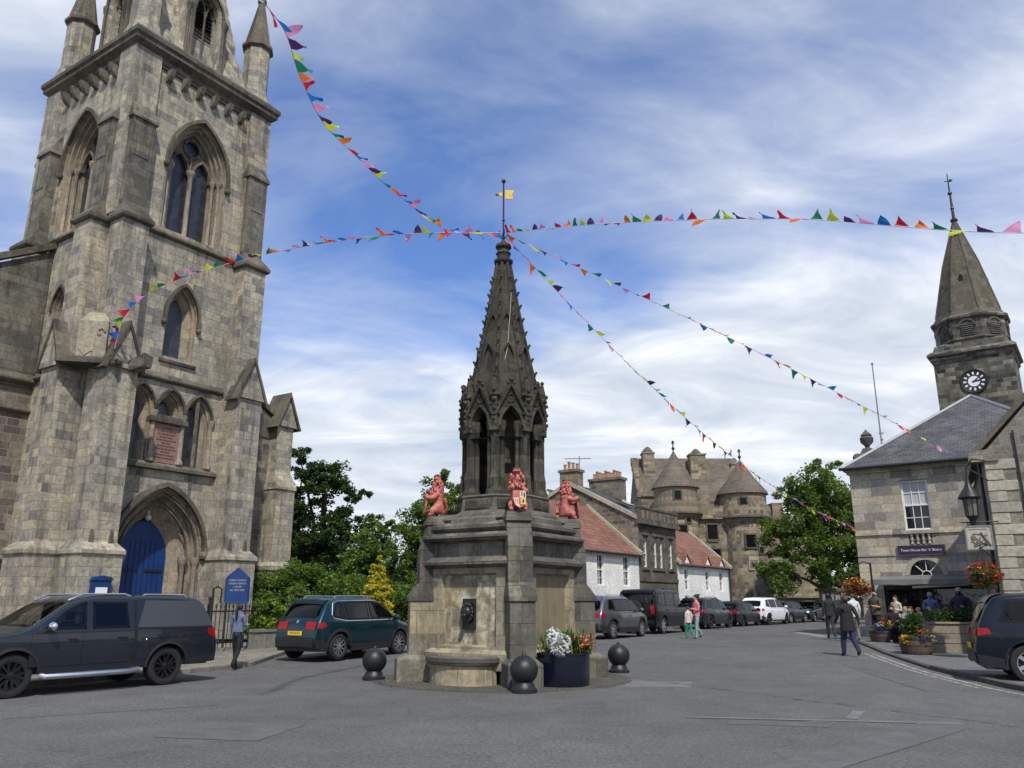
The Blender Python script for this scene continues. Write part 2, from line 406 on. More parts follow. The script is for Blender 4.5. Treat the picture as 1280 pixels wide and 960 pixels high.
M['plastic'] = plain('black_plastic', (.016,.016,.017), 0.55, var=0.15)
M['steel'] = plain('bright_alloy', (.55,.56,.58), 0.3, 0.9, var=0.1)
M['darksteel'] = plain('dark_alloy', (.03,.03,.033), 0.3, 0.7, var=0.15)
M['chrome'] = plain('chrome', (.75,.76,.78), 0.12, 1.0, var=0.03)
M['lampred'] = plain('red_lens', (.30,.004,.006), 0.3, var=0.25, coat=.3, scale=25, spec=.3)
M['lampwhite'] = plain('clear_lens', (.6,.62,.64), 0.12, var=0.1, coat=1)
M['plate_y'] = plain('yellow_plate', (.75,.46,.02), 0.4, var=0.05)
M['plate_w'] = plain('white_plate', (.75,.75,.72), 0.4, var=0.05)
M['wood'] = plain('weathered_timber', (.24,.20,.15), 0.8, var=0.3, scale=9, bump=0.3)
M['barrel'] = plain('barrel_oak', (.10,.065,.04), 0.75, var=0.35, scale=8, bump=0.3)
M['iron'] = plain('rusty_hoop', (.05,.04,.035), 0.6, 0.4, var=0.3)
M['terracotta'] = plain('chimney_pot_clay', (.36,.20,.11), 0.85, var=0.3)
M['bark'] = plain('bark', (.075,.06,.045), 0.9, var=0.35, scale=8, bump=0.6, bscale=20)
M['lead'] = plain('lead_flashing', (.22,.225,.235), 0.55, 0.3, var=0.2)
M['soil'] = plain('soil', (.03,.022,.016), 0.95, var=0.3, scale=20)
M['green'] = plain('sign_green', (.05,.09,.05), 0.6)
# ------------------------------------------------------------------ camera, sky, sun
cam = bpy.data.cameras.new('camera'); camo = bpy.data.objects.new('camera', cam); COL.objects.link(camo)
camo.location = (0, 0, 1.7); camo.rotation_euler = (R(105), 0, 0)
cam.sensor_fit = 'HORIZONTAL'; cam.sensor_width = 36; cam.lens = 36*1010/1280; cam.clip_end = 3000; cam.clip_start = 0.05
SC.camera = camo

SUN_AZ = R(168)      # clockwise from +y (the view direction): behind the camera, slightly right
SUN_EL = R(52)
sd = V((sin(SUN_AZ)*cos(SUN_EL), cos(SUN_AZ)*cos(SUN_EL), sin(SUN_EL)))
sun = bpy.data.lights.new('sun', 'SUN'); sun.energy = 3.1; sun.angle = R(1.2); sun.color = (1.0, 0.955, 0.88)
suno = bpy.data.objects.new('sun', sun); COL.objects.link(suno); suno.rotation_euler = sd.to_track_quat('Z', 'Y').to_euler()

w = bpy.data.worlds.new('World'); SC.world = w; w.use_nodes = True
nt = w.node_tree; bg = nt.nodes['Background']
def wn(t, **k):
    n = nt.nodes.new(t)
    for a, b in k.items():
        if a in n.inputs: n.inputs[a].default_value = b
        else: setattr(n, a, b)
    return n
sky = wn('ShaderNodeTexSky', sky_type='NISHITA', sun_disc=False, sun_elevation=SUN_EL, sun_rotation=SUN_AZ, altitude=100, air_density=1.0, dust_density=0.6, ozone_density=1.6)
tc = wn('ShaderNodeTexCoord'); sep = wn('ShaderNodeSeparateXYZ'); nt.links.new(tc.outputs['Generated'], sep.inputs[0])
def wm(op, a, b=0.0, clamp=False):
    n = wn('ShaderNodeMath', operation=op, use_clamp=clamp)
    for s, v in ((n.inputs[0], a), (n.inputs[1], b)):
        if hasattr(v, 'links'): nt.links.new(v, s)
        else: s.default_value = v
    return n.outputs[0]
zc = wm('ADD', wm('MAXIMUM', sep.outputs[2], 0.0), 0.16)
px, py = wm('DIVIDE', sep.outputs[0], zc), wm('DIVIDE', sep.outputs[1], zc)
cmb = wn('ShaderNodeCombineXYZ'); nt.links.new(px, cmb.inputs[0]); nt.links.new(py, cmb.inputs[1])
def wmap(v, sc, loc, rot=0.0):
    n = wn('ShaderNodeMapping'); n.inputs['Scale'].default_value = sc; n.inputs['Location'].default_value = loc; n.inputs['Rotation'].default_value = (0, 0, rot)
    nt.links.new(v, n.inputs[0]); return n.outputs[0]
def wnoise(v, sc, det, rough, dist=0.0):
    n = wn('ShaderNodeTexNoise', Scale=sc, Detail=det, Roughness=rough, Distortion=dist); nt.links.new(v, n.inputs['Vector']); return n.outputs[0]
def wramp(f, stops):
    n = wn('ShaderNodeValToRGB'); cr = n.color_ramp
    while len(cr.elements) < len(stops): cr.elements.new(0.5)
    for e, (p, c) in zip(cr.elements, stops): e.position = p; e.color = (*c, 1) if isinstance(c, tuple) else (c, c, c, 1)
    nt.links.new(f, n.inputs[0]); return n.outputs[0]
def wmix(f, a, b, mode='MIX'):
    n = wn('ShaderNodeMix', data_type='RGBA', blend_type=mode)
    for s, v in ((n.inputs[0], f), (n.inputs[6], a), (n.inputs[7], b)):
        if hasattr(v, 'links'): nt.links.new(v, s)
        else: s.default_value = (*v, 1) if isinstance(v, tuple) else v
    return n.outputs[2]
CL_LOC = (-1.404, -7.261, 0)
big = wnoise(wmap(cmb.outputs[0], (0.62, 0.80, 1), CL_LOC, R(-14)), 1.0, 3, 0.5, 0.4)
det = wnoise(wmap(cmb.outputs[0], (1.25, 1.7, 1), (5.2, 0.4, 0), R(-22)), 1.35, 10, 0.57, 0.6)
cl = wm('ADD', wm('MULTIPLY', big, 0.78), wm('MULTIPLY', det, 0.31))
hor = wm('MULTIPLY', wm('SUBTRACT', 0.38, sep.outputs[2]), 0.80)          # more veil low down
cl = wm('ADD', cl, wm('MAXIMUM', hor, 0.0))
mask = wramp(cl, [(0.45, 0.08), (0.535, 0.42), (0.61, 0.88), (0.70, 1.0)])
shade = wnoise(wmap(cmb.outputs[0], (1.0, 1.6, 1), (1.7, 8.3, 0), R(-18)), 1.5, 9, 0.6, 0.7)
ccol = wramp(shade, [(0.30, (4.4, 5.1, 6.2)), (0.5, (6.2, 6.7, 7.5)), (0.66, (8.6, 8.8, 9.2))])
skc = wmix(1.0, sky.outputs[0], (0.56, 0.90, 1.42), 'MULTIPLY')
fin = wmix(mask, skc, ccol)
nt.links.new(fin, bg.inputs[0]); bg.inputs[1].default_value = 0.095
vs = SC.view_settings; vs.view_transform = 'Standard'; vs.look = 'None'; vs.exposure = 0.36; vs.gamma = 1.0; vs.use_curve_mapping = False
try: SC.cycles.use_denoising = True; SC.cycles.max_bounces = 6; SC.cycles.sample_clamp_indirect = 6
except Exception: pass

# ------------------------------------------------------------------ ground
def asphalt():
    t = NT('asphalt'); ob = t.coord('Object')
    fine = t.noise(ob, 55, 3, 0.7); mid = t.noise(ob, 1.1, 6, 0.62, 0.5); big = t.noise(ob, 0.16, 4, 0.55)
    c = t.ramp(mid, [(0.25, (.088,.087,.083)), (0.5, (.106,.104,.099)), (0.75, (.126,.123,.116))])
    c = t.mix(1.0, c, t.ramp(big, [(0.3, 0.82), (0.7, 1.16)]), 'MULTIPLY')
    c = t.mix(1.0, c, t.ramp(fine, [(0.3, 0.55), (0.5, 1.0), (0.72, 1.7)]), 'MULTIPLY')
    c = t.mix(1.0, c, t.ramp(t.noise(ob, 17, 5, 0.75), [(0.32, 0.62), (0.5, 1.0), (0.68, 1.5)]), 'MULTIPLY')
    sp = t.n('ShaderNodeTexVoronoi', Scale=75.0); t.l(ob, sp.inputs['Vector'])
    c = t.mix(t.math('MULTIPLY', t.ramp(sp.outputs[0], [(0.0, 1.0), (0.22, 0.0)]), 0.35), c, (.17,.165,.15))
    # worn wheel tracks along the street and pale patches
    trk = t.noise(t.mapping(ob, (0.55, 0.05, 1), (0, 0, R(-34))), 1.0, 4, 0.6, 0.6)
    c = t.mix(t.math('MULTIPLY', t.ramp(trk, [(0.5, 0.0), (0.66, 1.0)]), 0.22), c, (.13,.127,.118))
    # dark meandering cracks / tar seams
    vor = t.n('ShaderNodeTexVoronoi', Scale=0.22, feature='DISTANCE_TO_EDGE')
    nz = t.n('ShaderNodeTexNoise', Scale=0.9, Detail=5); t.l(ob, nz.inputs['Vector'])
    ad = t.n('ShaderNodeVectorMath', operation='MULTIPLY_ADD'); t.l(nz.outputs[1], ad.inputs[0]); ad.inputs[1].default_value = (1.4,)*3; t.l(ob, ad.inputs[2])
    t.l(ad.outputs[0], vor.inputs['Vector'])
    crk = t.ramp(vor.outputs[0], [(0.0, 1.0), (0.012, 0.0)])
    c = t.mix(t.math('MULTIPLY', crk, 0.22), c, (.028,.028,.028))
    t.base(c); t.set(Roughness=0.92); t.b.inputs['Specular IOR Level'].default_value = 0.25
    h = t.math('ADD', t.math('MULTIPLY', fine, 0.6), t.math('MULTIPLY', sp.outputs[0], 0.5))
    t.set(Normal=t.bump(h, 0.5, 0.012))
    return t.mat
M['asphalt'] = asphalt()
def patchmat(name, k):
    t = NT(name); ob = t.coord('Object')
    fine = t.noise(ob, 70, 3, 0.7); mid = t.noise(ob, 2.3, 6, 0.65)
    c = t.mix(1.0, tuple(x*k for x in (.112,.11,.105)), t.ramp(fine, [(0.3, 0.6), (0.7, 1.5)]), 'MULTIPLY')
    c = t.mix(1.0, c, t.ramp(mid, [(0.3, 0.75), (0.7, 1.25)]), 'MULTIPLY')
    t.base(c); t.set(Roughness=0.93); t.set(Normal=t.bump(fine, 0.4, 0.01)); return t.mat
M['patch_dark'] = patchmat('asphalt_repair', 0.84); M['patch_pale'] = patchmat('worn_asphalt_repair', 1.22)
M['grass'] = plain('grass_ground', (.045,.075,.02), 0.95, var=0.4, scale=3)
M['paving'] = stone('flagstones', [(.20,.185,.155),(.25,.225,.18),(.17,.16,.135),(.22,.20,.165)], 0.75, 0.5, (.075,.07,.06), 0.014, stain=0.35, dark=(.08,.075,.065), cov=0.4, bump=0.25)
M['setts'] = stone('cobbles', [(.10,.096,.085),(.13,.122,.105),(.085,.082,.074),(.115,.108,.094)], 0.16, 0.11, (.05,.052,.035), 0.016, stain=0.3, dark=(.04,.04,.036), moss=0.35, cov=0.4, bump=0.6)
M['tarpath'] = patchmat('tar_pavement', 1.05)
M['kerb'] = stone('kerb_stone', [(.19,.18,.16),(.23,.215,.185),(.165,.158,.142)], 0.9, 3, (.06,.058,.05), 0.012, stain=0.4, dark=(.07,.066,.06), cov=0.35, bump=0.3)
M['kerbdark'] = stone('dark_kerb_stone', [(.075,.072,.066),(.095,.09,.08)], 0.9, 3, (.03,.03,.028), 0.012, stain=0.5, bump=0.3)
M['line'] = None
def linemat(name, col):
    t = NT(name); ob = t.coord('Object')
    wear = t.ramp(t.noise(ob, 7, 7, 0.75), [(0.40, 0.0), (0.56, 1.0)])
    t.base(t.mix(wear, (.085,.083,.078), col)); t.set(Roughness=0.85); return t.mat
M['line'] = linemat('worn_white_line', (.42,.41,.38)); M['yline'] = linemat('worn_pale_line', (.36,.33,.24))

def axis(vals):
    out = []
    for a, b, n in vals: out += [a + (b - a)*i/n for i in range(n)]
    return out + [vals[-1][1]]
gx = axis([(-600, -60, 6), (-60, 60, 40), (60, 600, 6)]); gy = axis([(-300, -20, 5), (-20, 12, 8), (12, 40, 28), (40, 120, 8), (120, 900, 6)])
mb = MB()
mb.add([(x, y, gz(x, y)) for y in gy for x in gx], [(j*len(gx)+i, j*len(gx)+i+1, (j+1)*len(gx)+i+1, (j+1)*len(gx)+i) for j in range(len(gy)-1) for i in range(len(gx)-1)])
tag(mb.build('road', M['asphalt'], smooth=0), kind='structure')

def sheet(name, poly, dz, mat, depth=None, nsub=0.8):
    """flat sheet (or slab with sides) following the ground, poly in xy ccw"""
    bm = bmesh.new(); vs = [bm.verts.new((x, y, 0)) for x, y in poly]; f = bm.faces.new(vs)
    bmesh.ops.triangulate(bm, faces=[f])
    for _ in range(4):
        es = [e for e in bm.edges if e.calc_length() > 3.0]
        if not es: break
        bmesh.ops.subdivide_edges(bm, edges=es, cuts=1); bmesh.ops.triangulate(bm, faces=bm.faces[:])
    for v in bm.verts: v.co.z = gz(v.co.x, v.co.y) + dz
    bm.normal_update()
    bm.faces.ensure_lookup_table()
    if bm.faces[0].normal.z < 0: bmesh.ops.reverse_faces(bm, faces=bm.faces[:])
    if depth:
        r = bmesh.ops.extrude_face_region(bm, geom=bm.faces[:])
        for e in r['geom']:
            if isinstance(e, bmesh.types.BMVert): e.co.z -= depth
    me = bpy.data.meshes.new(name); bm.to_mesh(me); bm.free(); me.materials.append(mat); box_uv(me)
    return tag(link(name, me), kind='structure')
def strip(name, pts, wd, dz, mat, h=None, side=0.0):
    """a ribbon along a polyline (kerb: with height h)"""
    P = [V((x, y)) for x, y in pts]; Q = []
    for a, b in zip(P[:-1], P[1:]):
        n = max(1, int((b - a).length/0.9)); Q += [a.lerp(b, i/n) for i in range(n)]
    Q.append(P[-1]); mb = MB(); rs = []
    for i, p in enumerate(Q):
        t = (Q[min(i+1, len(Q)-1)] - Q[max(i-1, 0)]).normalized(); nn = V((-t.y, t.x))
        a = p + nn*(side + wd/2); b = p + nn*(side - wd/2); z = gz(p.x, p.y) + dz
        if h: rs.append([(b.x, b.y, z), (b.x, b.y, z + h - .015), (b.x*.9+a.x*.1, b.y*.9+a.y*.1, z + h), (a.x, a.y, z + h), (a.x, a.y, z)])
        else: rs.append([(b.x, b.y, z), (a.x, a.y, z)])
    mb.rings(rs, close=bool(h), cap0=bool(h), cap1=bool(h))
    # uv along the ribbon comes from the box projection
    return tag(mb.build(name, mat), kind='structure')

# left pavement in front of the church
LK = [(-40, -26), (-9.35, 18.4), (-7.35, 21.4), (-6.95, 22.6), (-7.1, 26.5), (-5.0, 31.0), (2.0, 41.6)]
sheet('pavement', LK + [(1.0, 42.3), (-6.2, 32.0), (-9.0, 30.5), (-60, 20), (-70, -10)], 0.10, M['paving'], 0.3)
strip('kerb', LK, 0.16, -0.05, M['kerb'], 0.165, side=-0.03)
# street pavement before the far houses
FK = [(2.0, 38.2), (6.0, 44.2), (10, 50.1), (16.3, 59.6), (20, 66)]
sheet('pavement', [(0.0, 35.3)] + FK[:] + [(13, 66), (0, 45)], 0.104, M['tarpath'], 0.3)
strip('kerb', FK, 0.16, -0.05, M['kerb'], 0.168, side=-0.03)
# right pavement
RK = [(9.6, 9.0), (9.75, 13.0), (9.95, 17.2), (10.6, 21.6), (11.6, 26.5), (13.1, 32.5), (15.6, 40.5), (20.5, 52), (26, 64)]
RKo = [(9.75, 13.0), (9.95, 17.2), (10.6, 21.6)]
sheet('pavement', [(p[0], p[1]) for p in RK][::-1] + [(40, 9), (60, 40), (40, 64)], 0.055, M['tarpath'], 0.3)
strip('kerb', RKo, 0.2, -0.05, M['kerbdark'], 0.15, side=-0.06)
strip('kerb', RK[3:], 0.2, -0.05, M['kerbdark'], 0.11, side=-0.06)
def off(pts, d): return [(x - d, y) for x, y in pts]
strip('road_marking', off(RK[1:5], 0.38), 0.09, 0.004, M['line'])
strip('road_marking', off(RK[2:5], 0.60), 0.07, 0.004, M['line'])
strip('road_marking', [(13.4, 36.0), (13.9, 41.5)], 0.5, 0.004, M['yline'])
# repair patches
sheet('road_patch', [(3.05, 12.35), (4.4, 12.05), (5.05, 13.1), (4.75, 13.3), (4.25, 12.5), (3.2, 12.7)], 0.004, M['patch_dark'])
sheet('road_patch', [(2.6, 12.98), (6.4, 12.3), (6.45, 12.45), (2.65, 13.12)], 0.008, M['patch_pale'])
sheet('road_patch', [(5.1, 12.8), (5.6, 13.7), (5.42, 13.76), (4.95, 12.9)], 0.006, M['patch_pale'])
strip('road_seam', [(-7.6, 12.9), (-5.6, 14.1), (-4.9, 14.6)], 0.10, 0.004, M['patch_dark'])
sheet('road_patch', [(1.9, 17.6), (3.6, 17.3), (3.9, 18.5), (2.1, 19.0)], 0.004, M['patch_pale'])
sheet('road_patch', [(-4.6, 11.2), (-3.2, 10.9), (-2.9, 12.3), (-4.4, 12.6)], 0.005, M['patch_dark'])
strip('road_patch', [(1.2, 7.4), (3.4, 9.6), (5.9, 12.0), (8.3, 16.5), (8.9, 21.0), (9.9, 27.0)], 0.62, 0.006, M['patch_dark'])
# cobbled apron around the fountain
FC = V((-0.22, 19.2)); FTH = R(12)
sheet('cobbled_apron', [(FC.x + 2.78*cos(2*PI*k/28)*1.0, FC.y + 2.78*sin(2*PI*k/28)) for k in range(28)], 0.02, M['setts'], 0.2)
strip('apron_edging', [(FC.x + 2.83*cos(2*PI*k/40), FC.y + 2.83*sin(2*PI*k/40)) for k in range(41)], 0.11, -0.05, M['kerbdark'], 0.062)
# grassy ground behind the churchyard
sheet('lawn', [(-8.6, 31.5), (-6.0, 33.0), (-0.5, 43), (-1.5, 70), (-60, 70), (-60, 34), (-16, 46), (-10.5, 38)], 0.12, M['grass'])
# ------------------------------------------------------------------ church
CO = (-13.45 + 0.5505*0.3, 30.44 + 0.8348*0.3)
CRZ = math.atan2(.8348, .5505)
church = thing('church', 'grey stone church with tall square buttressed tower, broach spire and blue arched door', 'church', (CO[0], CO[1], 0), CRZ)
MC, MCD, MCT, MCA = M['church'], M['church_dark'], M['church_trim'], M['church_arch']
HW = 3.2; DP = 6.4
S1, S2, S3 = 3.35, 10.0, 15.85
# --- tower walls with real openings
door_o = (0.1, 0.0, 3.7, 3.35, 5.85)
steps = [(0, 0), (0, .10), (.10, .10), (.10, .22), (.22, .22), (.22, .38), (.34, .38), (.34, .55), (.50, .60), (.86, 1.0), (.92, 1.0)]
mbw = MB(); trim = MB(); arc = MB(); glz = MB()
# front lower (y=0) with door and three-arch arcade
arcs = [(-1.32, 1.15), (-0.06, 1.15), (1.2, 1.15)]
door_hole = arch(*door_o)
holes = [door_hole]
for cx, ww in arcs: holes.append(arch(cx, 6.75, ww, 8.75, 9.62, 6))
mbw.holes(rectp(-HW, HW, -0.4, S2), holes, 0.0)
splay(arc, *door_o, steps)
for cx, ww in arcs:
    splay(arc, cx, 6.75, ww, 8.75, 9.62, [(0, 0), (0, .08), (.09, .08), (.09, .2), (.16, .2), (.30, .5)], n=6)
# front middle: lancet
lan = (0.0, 10.95, 1.35, 12.7, 13.95)
mbw.holes(rectp(-HW, HW, S2, S3), [arch(*lan)], 0.0)
splay(arc, *lan, [(0, 0), (0, .12), (.1, .12), (.1, .28), (.34, .5)])
# front top: belfry window
bel = (0.0, 16.15, 2.75, 19.25, 21.5)
mbw.holes(rectp(-HW, HW, S3, 23.5), [arch(*bel)], 0.0)
bsteps = [(0, 0), (0, .12), (.12, .12), (.12, .28), (.24, .28), (.24, .45), (.36, .45), (.36, .75)]
splay(arc, *bel, bsteps)
# left side (x=-HW): same upper stages
mbw.M = Tr(-HW, DP/2, 0) @ Rz(-PI/2); arc.M = mbw.M
mbw.holes(rectp(-HW, HW, -0.4, S3), [arch(0, 10.95, 1.0, 12.7, 13.6)], 0.0)
splay(arc, 0, 10.95, 1.0, 12.7, 13.6, [(0, 0), (0, .15), (.1, .15), (.1, .4)])
mbw.holes(rectp(-HW, HW, S3, 23.5), [arch(*bel)], 0.0)
splay(arc, *bel, bsteps)
mbw.M = Matrix.Identity(4); arc.M = mbw.M
mbw.quad((HW, 0, -.4), (HW, DP, -.4), (HW, DP, 23.5), (HW, 0, 23.5)); mbw.quad((HW, DP, -.4), (-HW, DP, -.4), (-HW, DP, 23.5), (HW, DP, 23.5))
tower = mbw.build('tower_wall', MC, church)
arc.build('arch_moulding', MCA, tower)
# --- glass
def glasspane(name, par, cx, z0, ww, zs, za, y, Mx=None, mat='leadglass', n=8):
    mb = MB()
    if Mx is not None: mb.M = Mx
    mb.holes(arch(cx, z0, ww, zs, za, n), [], y)
    return mb.build(name, M[mat], par)
LM = Tr(-HW, DP/2, 0) @ Rz(-PI/2)
for Mx in (None, LM):
    wnd = glasspane('belfry_window', church, 0, 16.15, 2.05, 19.25, 21.1, .72, Mx)
    mb = MB(); sh = MB()
    if Mx is not None: mb.M = Mx; sh.M = Mx
    # mullion shafts, two lights and a quatrefoil of tracery
    for sx in (-0.05,):
        sh.lathe([(.17, 0), (.17, .12), (.10, .2), (.10, 2.85), (.12, 2.9), (.19, 3.08), (.19, 3.2)], 10, (0, .5, 16.15))
    for sx in (-1.02, 1.02, -1.2, 1.2):
        d = .38 if abs(sx) < 1.1 else .2
        sh.lathe([(.13, 0), (.13, .12), (.075, .2), (.075, 2.8), (.09, 2.86), (.15, 3.0), (.15, 3.12)], 8, (sx, d, 16.15))
    for cx in (-0.53, 0.53):
        hood(mb, cx, 0.82, 19.2, 20.0, .1, .5, .66)
    mb.tube([(0.40*cos(2*PI*k/16), .57, 20.45 + .40*sin(2*PI*k/16)) for k in range(17)], .065, 6)
    mb.tube([(0, .57, 19.2), (0, .57, 20.1)], .06, 6)
    mb.holes(arch(0, 19.25, 2.03, 19.3, 21.1), [arch(-.53, 19.26, .8, 19.3, 19.98), arch(.53, 19.26, .8, 19.3, 19.98), [(0.33*cos(2*PI*k/12), 20.45 + .33*sin(2*PI*k/12)) for k in range(12)]], .60)
    mb.build('tracery', MCT, wnd); sh.build('mullion_shaft', MCA, wnd, smooth=40)
    mb = MB()
    if Mx is not None: mb.M = Mx
    hood(mb, 0, 2.78, 19.25, 21.5, .14, -.16, .02, drop=.25)
    for sx in (-1.47, 1.47): mb.ball((sx, -.08, 18.9), .14, 8, 6)
    mb.build('hood_mould', MCT, church)
w1 = glasspane('lancet_window', church, 0, 10.95, .70, 12.7, 13.5, .48)
mb = MB(); hood(mb, 0, 1.4, 12.7, 13.98, .12, -.14, .02, drop=.3)
for sx in (-.78, .78): mb.ball((sx, -.07, 12.3), .12, 8, 6)
mb.build('hood_mould', MCT, church)
mb = MB(); mb.rings([[(-.8, .3, 10.97), (.8, .3, 10.97), (.8, -.12, 10.8), (-.8, -.12, 10.8)], [(-.8, .3, 10.6), (.8, .3, 10.6), (.8, -.1, 10.7), (-.8, -.1, 10.7)]][::-1]); mb.build('sill', MCT, w1)
glasspane('lancet_window', church, 0, 10.95, .78, 12.7, 13.45, .38, LM)
mb = MB(); mb.M = LM; hood(mb, 0, 1.05, 12.7, 13.62, .1, -.1, .02); mb.build('hood_mould', MCT, church)
# --- arcade glass + plaque + shafts
for i, (cx, ww) in enumerate(arcs):
    glasspane('arcade_window', church, cx, 6.75, .56, 8.75, 9.2, .48, None, 'leadglass', 6)
    mb = MB(); hood(mb, cx, 1.17, 8.75, 9.64, .09, -.12, .02, n=6); mb.build('hood_mould', MCT, church)
mb = MB(); mb.box(-.64, .52, .02, .22, 6.78, 8.28); pq = mb.build('memorial_plaque', plain('red_sandstone_plaque', (.25, .145, .115), 0.8, var=0.15, bump=0.15), church)
mb = MB(); mb.box(-.86, .74, -.14, .25, 8.30, 8.52); mb.box(-.80, .68, -.07, .25, 8.52, 8.6); mb.build('plaque_cornice', MCT, pq, bevel=.02)
def text(name, s, size, mat, par, M4, align='CENTER', extrude=0.004, spacing=1.0):
    cu = bpy.data.curves.new(name, 'FONT'); cu.body = s; cu.size = size; cu.align_x = align; cu.align_y = 'CENTER'; cu.extrude = extrude
    cu.space_line = spacing; cu.resolution_u = 2
    tmp = bpy.data.objects.new('tmp', cu); COL.objects.link(tmp)
    dg = bpy.context.evaluated_depsgraph_get(); me = bpy.data.meshes.new_from_object(tmp.evaluated_get(dg)); 
    bpy.data.objects.remove(tmp); bpy.data.curves.remove(cu)
    me.name = name; me.materials.clear(); me.materials.append(mat)
    return link(name, me, par, M4)
FACE = Rx(PI/2)
mb = MB(); rr = random.Random(3)
for k in range(11):
    w_ = rr.uniform(.28, .46) if k not in (0, 5, 8) else .2
    x = -.06 - w_
    while x < -.06 + w_:
        l = rr.uniform(.04, .12); mb.box(x, min(x + l, -.06 + w_), .008, .03, 8.1 - k*.115, 8.145 - k*.115); x += l + .03
mb.build('inscription', plain('cut_letters', (.10, .055, .045), 0.9), pq)
for sx in (-1.95, -.70, .58, 1.84):
    mb = MB(); mb.lathe([(.16, 0), (.16, .1), (.12, .17), (.095, .22), (.095, 1.62), (.11, 1.68), (.17, 1.86), (.17, 1.97)], 10, (sx, .03, 6.78))
    mb.build('arcade_shaft', MCA, church, smooth=40)
mb = MB(); mb.rings([[(-2.3, .1, 6.45), (-2.3, -.2, 6.5), (-2.3, -.2, 6.62), (-2.3, .1, 6.78)], [(2.35, .1, 6.45), (2.35, -.2, 6.5), (2.35, -.2, 6.62), (2.35, .1, 6.78)]]); mb.build('arcade_sill', MCT, church)
# --- door
mb = MB(); mb.holes(arch(.1, .0, 2.0, 3.3, 4.72), [], .98)
dr = mb.build('door', M['blue'], church)
mb = MB()
for k in range(9): mb.box(.1 - .95 + k*.21 - .008, .1 - .95 + k*.21 + .008, .962, .985, .1, 3.9 if 1 < k < 8 else 3.2)
mb.build('plank_joint', plain('deep_blue_paint', (.004, .012, .08), .5), dr)
mb = MB()
for z in (1.0, 2.75):
    for s in (-1, 1): mb.box(.1 + s*.15, .1 + s*.85, .945, .98, z, z + .09)
mb.build('strap_hinge', M['black'], dr)
mb = MB(); mb.ball((.1, .86, 4.78), .13, 10, 8); mb.lathe([(.05, .1), (.05, .24)], 8, (.1, .86, 4.78)); mb.build('door_lantern', M['lampwhite'], church, smooth=40)
for sx in (-1.62, -1.18, 1.38, 1.82):
    d = .30 if abs(sx - .1) < 1.5 else .14
    mb = MB(); mb.lathe([(.17, 0), (.17, .25), (.13, .33), (.10, .4), (.10, 2.95), (.12, 3.0), (.19, 3.18), (.19, 3.34)], 10, (sx, d, 0)); mb.build('door_shaft', MCA, church, smooth=40)
mb = MB(); hood(mb, .1, 3.72, 3.4, 5.88, .15, -.2, .02, n=10)
for sx in (-1.84, 2.04): mb.ball((sx, -.1, 3.38), .2, 8, 6)
mb.build('hood_mould', MCT, church)
for i, (ww, za, d) in enumerate(((3.3, 5.55, .02), (2.75, 5.2, .25))):
    mb = MB(); hood(mb, .1, ww, 3.36, za, .06, d, d + .1, n=10); mb.build('arch_roll', MCT, church)
mb = MB(); mb.box(1.08, 1.22, -.03, .02, 5.2, 9.6); mb.box(-1.12, -.98, -.03, .02, 5.6, 6.4); mb.build('rainwater_chase', MCD, church)

# --- string courses (project, weathered top)
def string(name, x0, x1, y, z, p=.16, h=.26, mat=MCT, Mx=None, par=church):
    mb = MB()
    if Mx is not None: mb.M = Mx
    prof = [(y + .05, z - h*.55), (y - p*.6, z - h*.45), (y - p, z - h*.2), (y - p, z), (y + .02, z + h*.75)]
    mb.rings([[(x0, a, b) for a, b in prof], [(x1, a, b) for a, b in prof]]); return mb.build(name, mat, par)
for Mx in (None, LM):
    string('string_course', -2.25, 2.25, 0, S3 + .02, Mx=Mx); string('string_course', -2.2, 2.2, 0, S2 + .02, Mx=Mx)
    string('cornice_string', -2.3, 2.3, 0, 23.02, .1, .18, Mx=Mx)
    for k in range(6):
        x = -1.98 + k*.72 + (.15 if Mx is None else .15)
        mb = MB(); mb.M = (Mx or Matrix.Identity(4))
        kw = .10; mb.rings([[(x - .10, 0, 22.42), (x + .10, 0, 22.42), (x + .10, 0, 22.95), (x - .10, 0, 22.95)], [(x - .10, -.18, 22.5), (x + .10, -.18, 22.5), (x + .10, -.24, 22.95), (x - .10, -.24, 22.95)],
                  [(x - .10, -.30, 22.68), (x + .10, -.30, 22.68), (x + .10, -.40, 22.95), (x - .10, -.40, 22.95)]])
        mb.build('corbel', MCD, church)
# corner piers under the cornice
for sx in (-1, 1):
    for yy in ((0, 1) if sx < 0 else (0, 1)):
        mb = MB(); cx = sx*2.85; cy = .35 if yy == 0 else DP - .35
        mb.box(cx - .58, cx + .52 if sx > 0 else cx + .58, cy - .52, cy + .58, 15.9, 23.3)
        mb.build('corner_pier', MC, church)
# cornice + parapet slope
mb = MB()
def sq(o, z): return [(-HW - o, -o, z), (HW + o, -o, z), (HW + o, DP + o, z), (-HW - o, DP + o, z)]
mb.rings([sq(.0, 23.0), sq(.12, 23.12), sq(.12, 23.3), sq(.38, 23.5), sq(.38, 23.66), sq(.46, 23.74), sq(.46, 23.92), sq(.1, 24.3), sq(-.5, 24.62)]); mb.build('cornice', MCT, church)
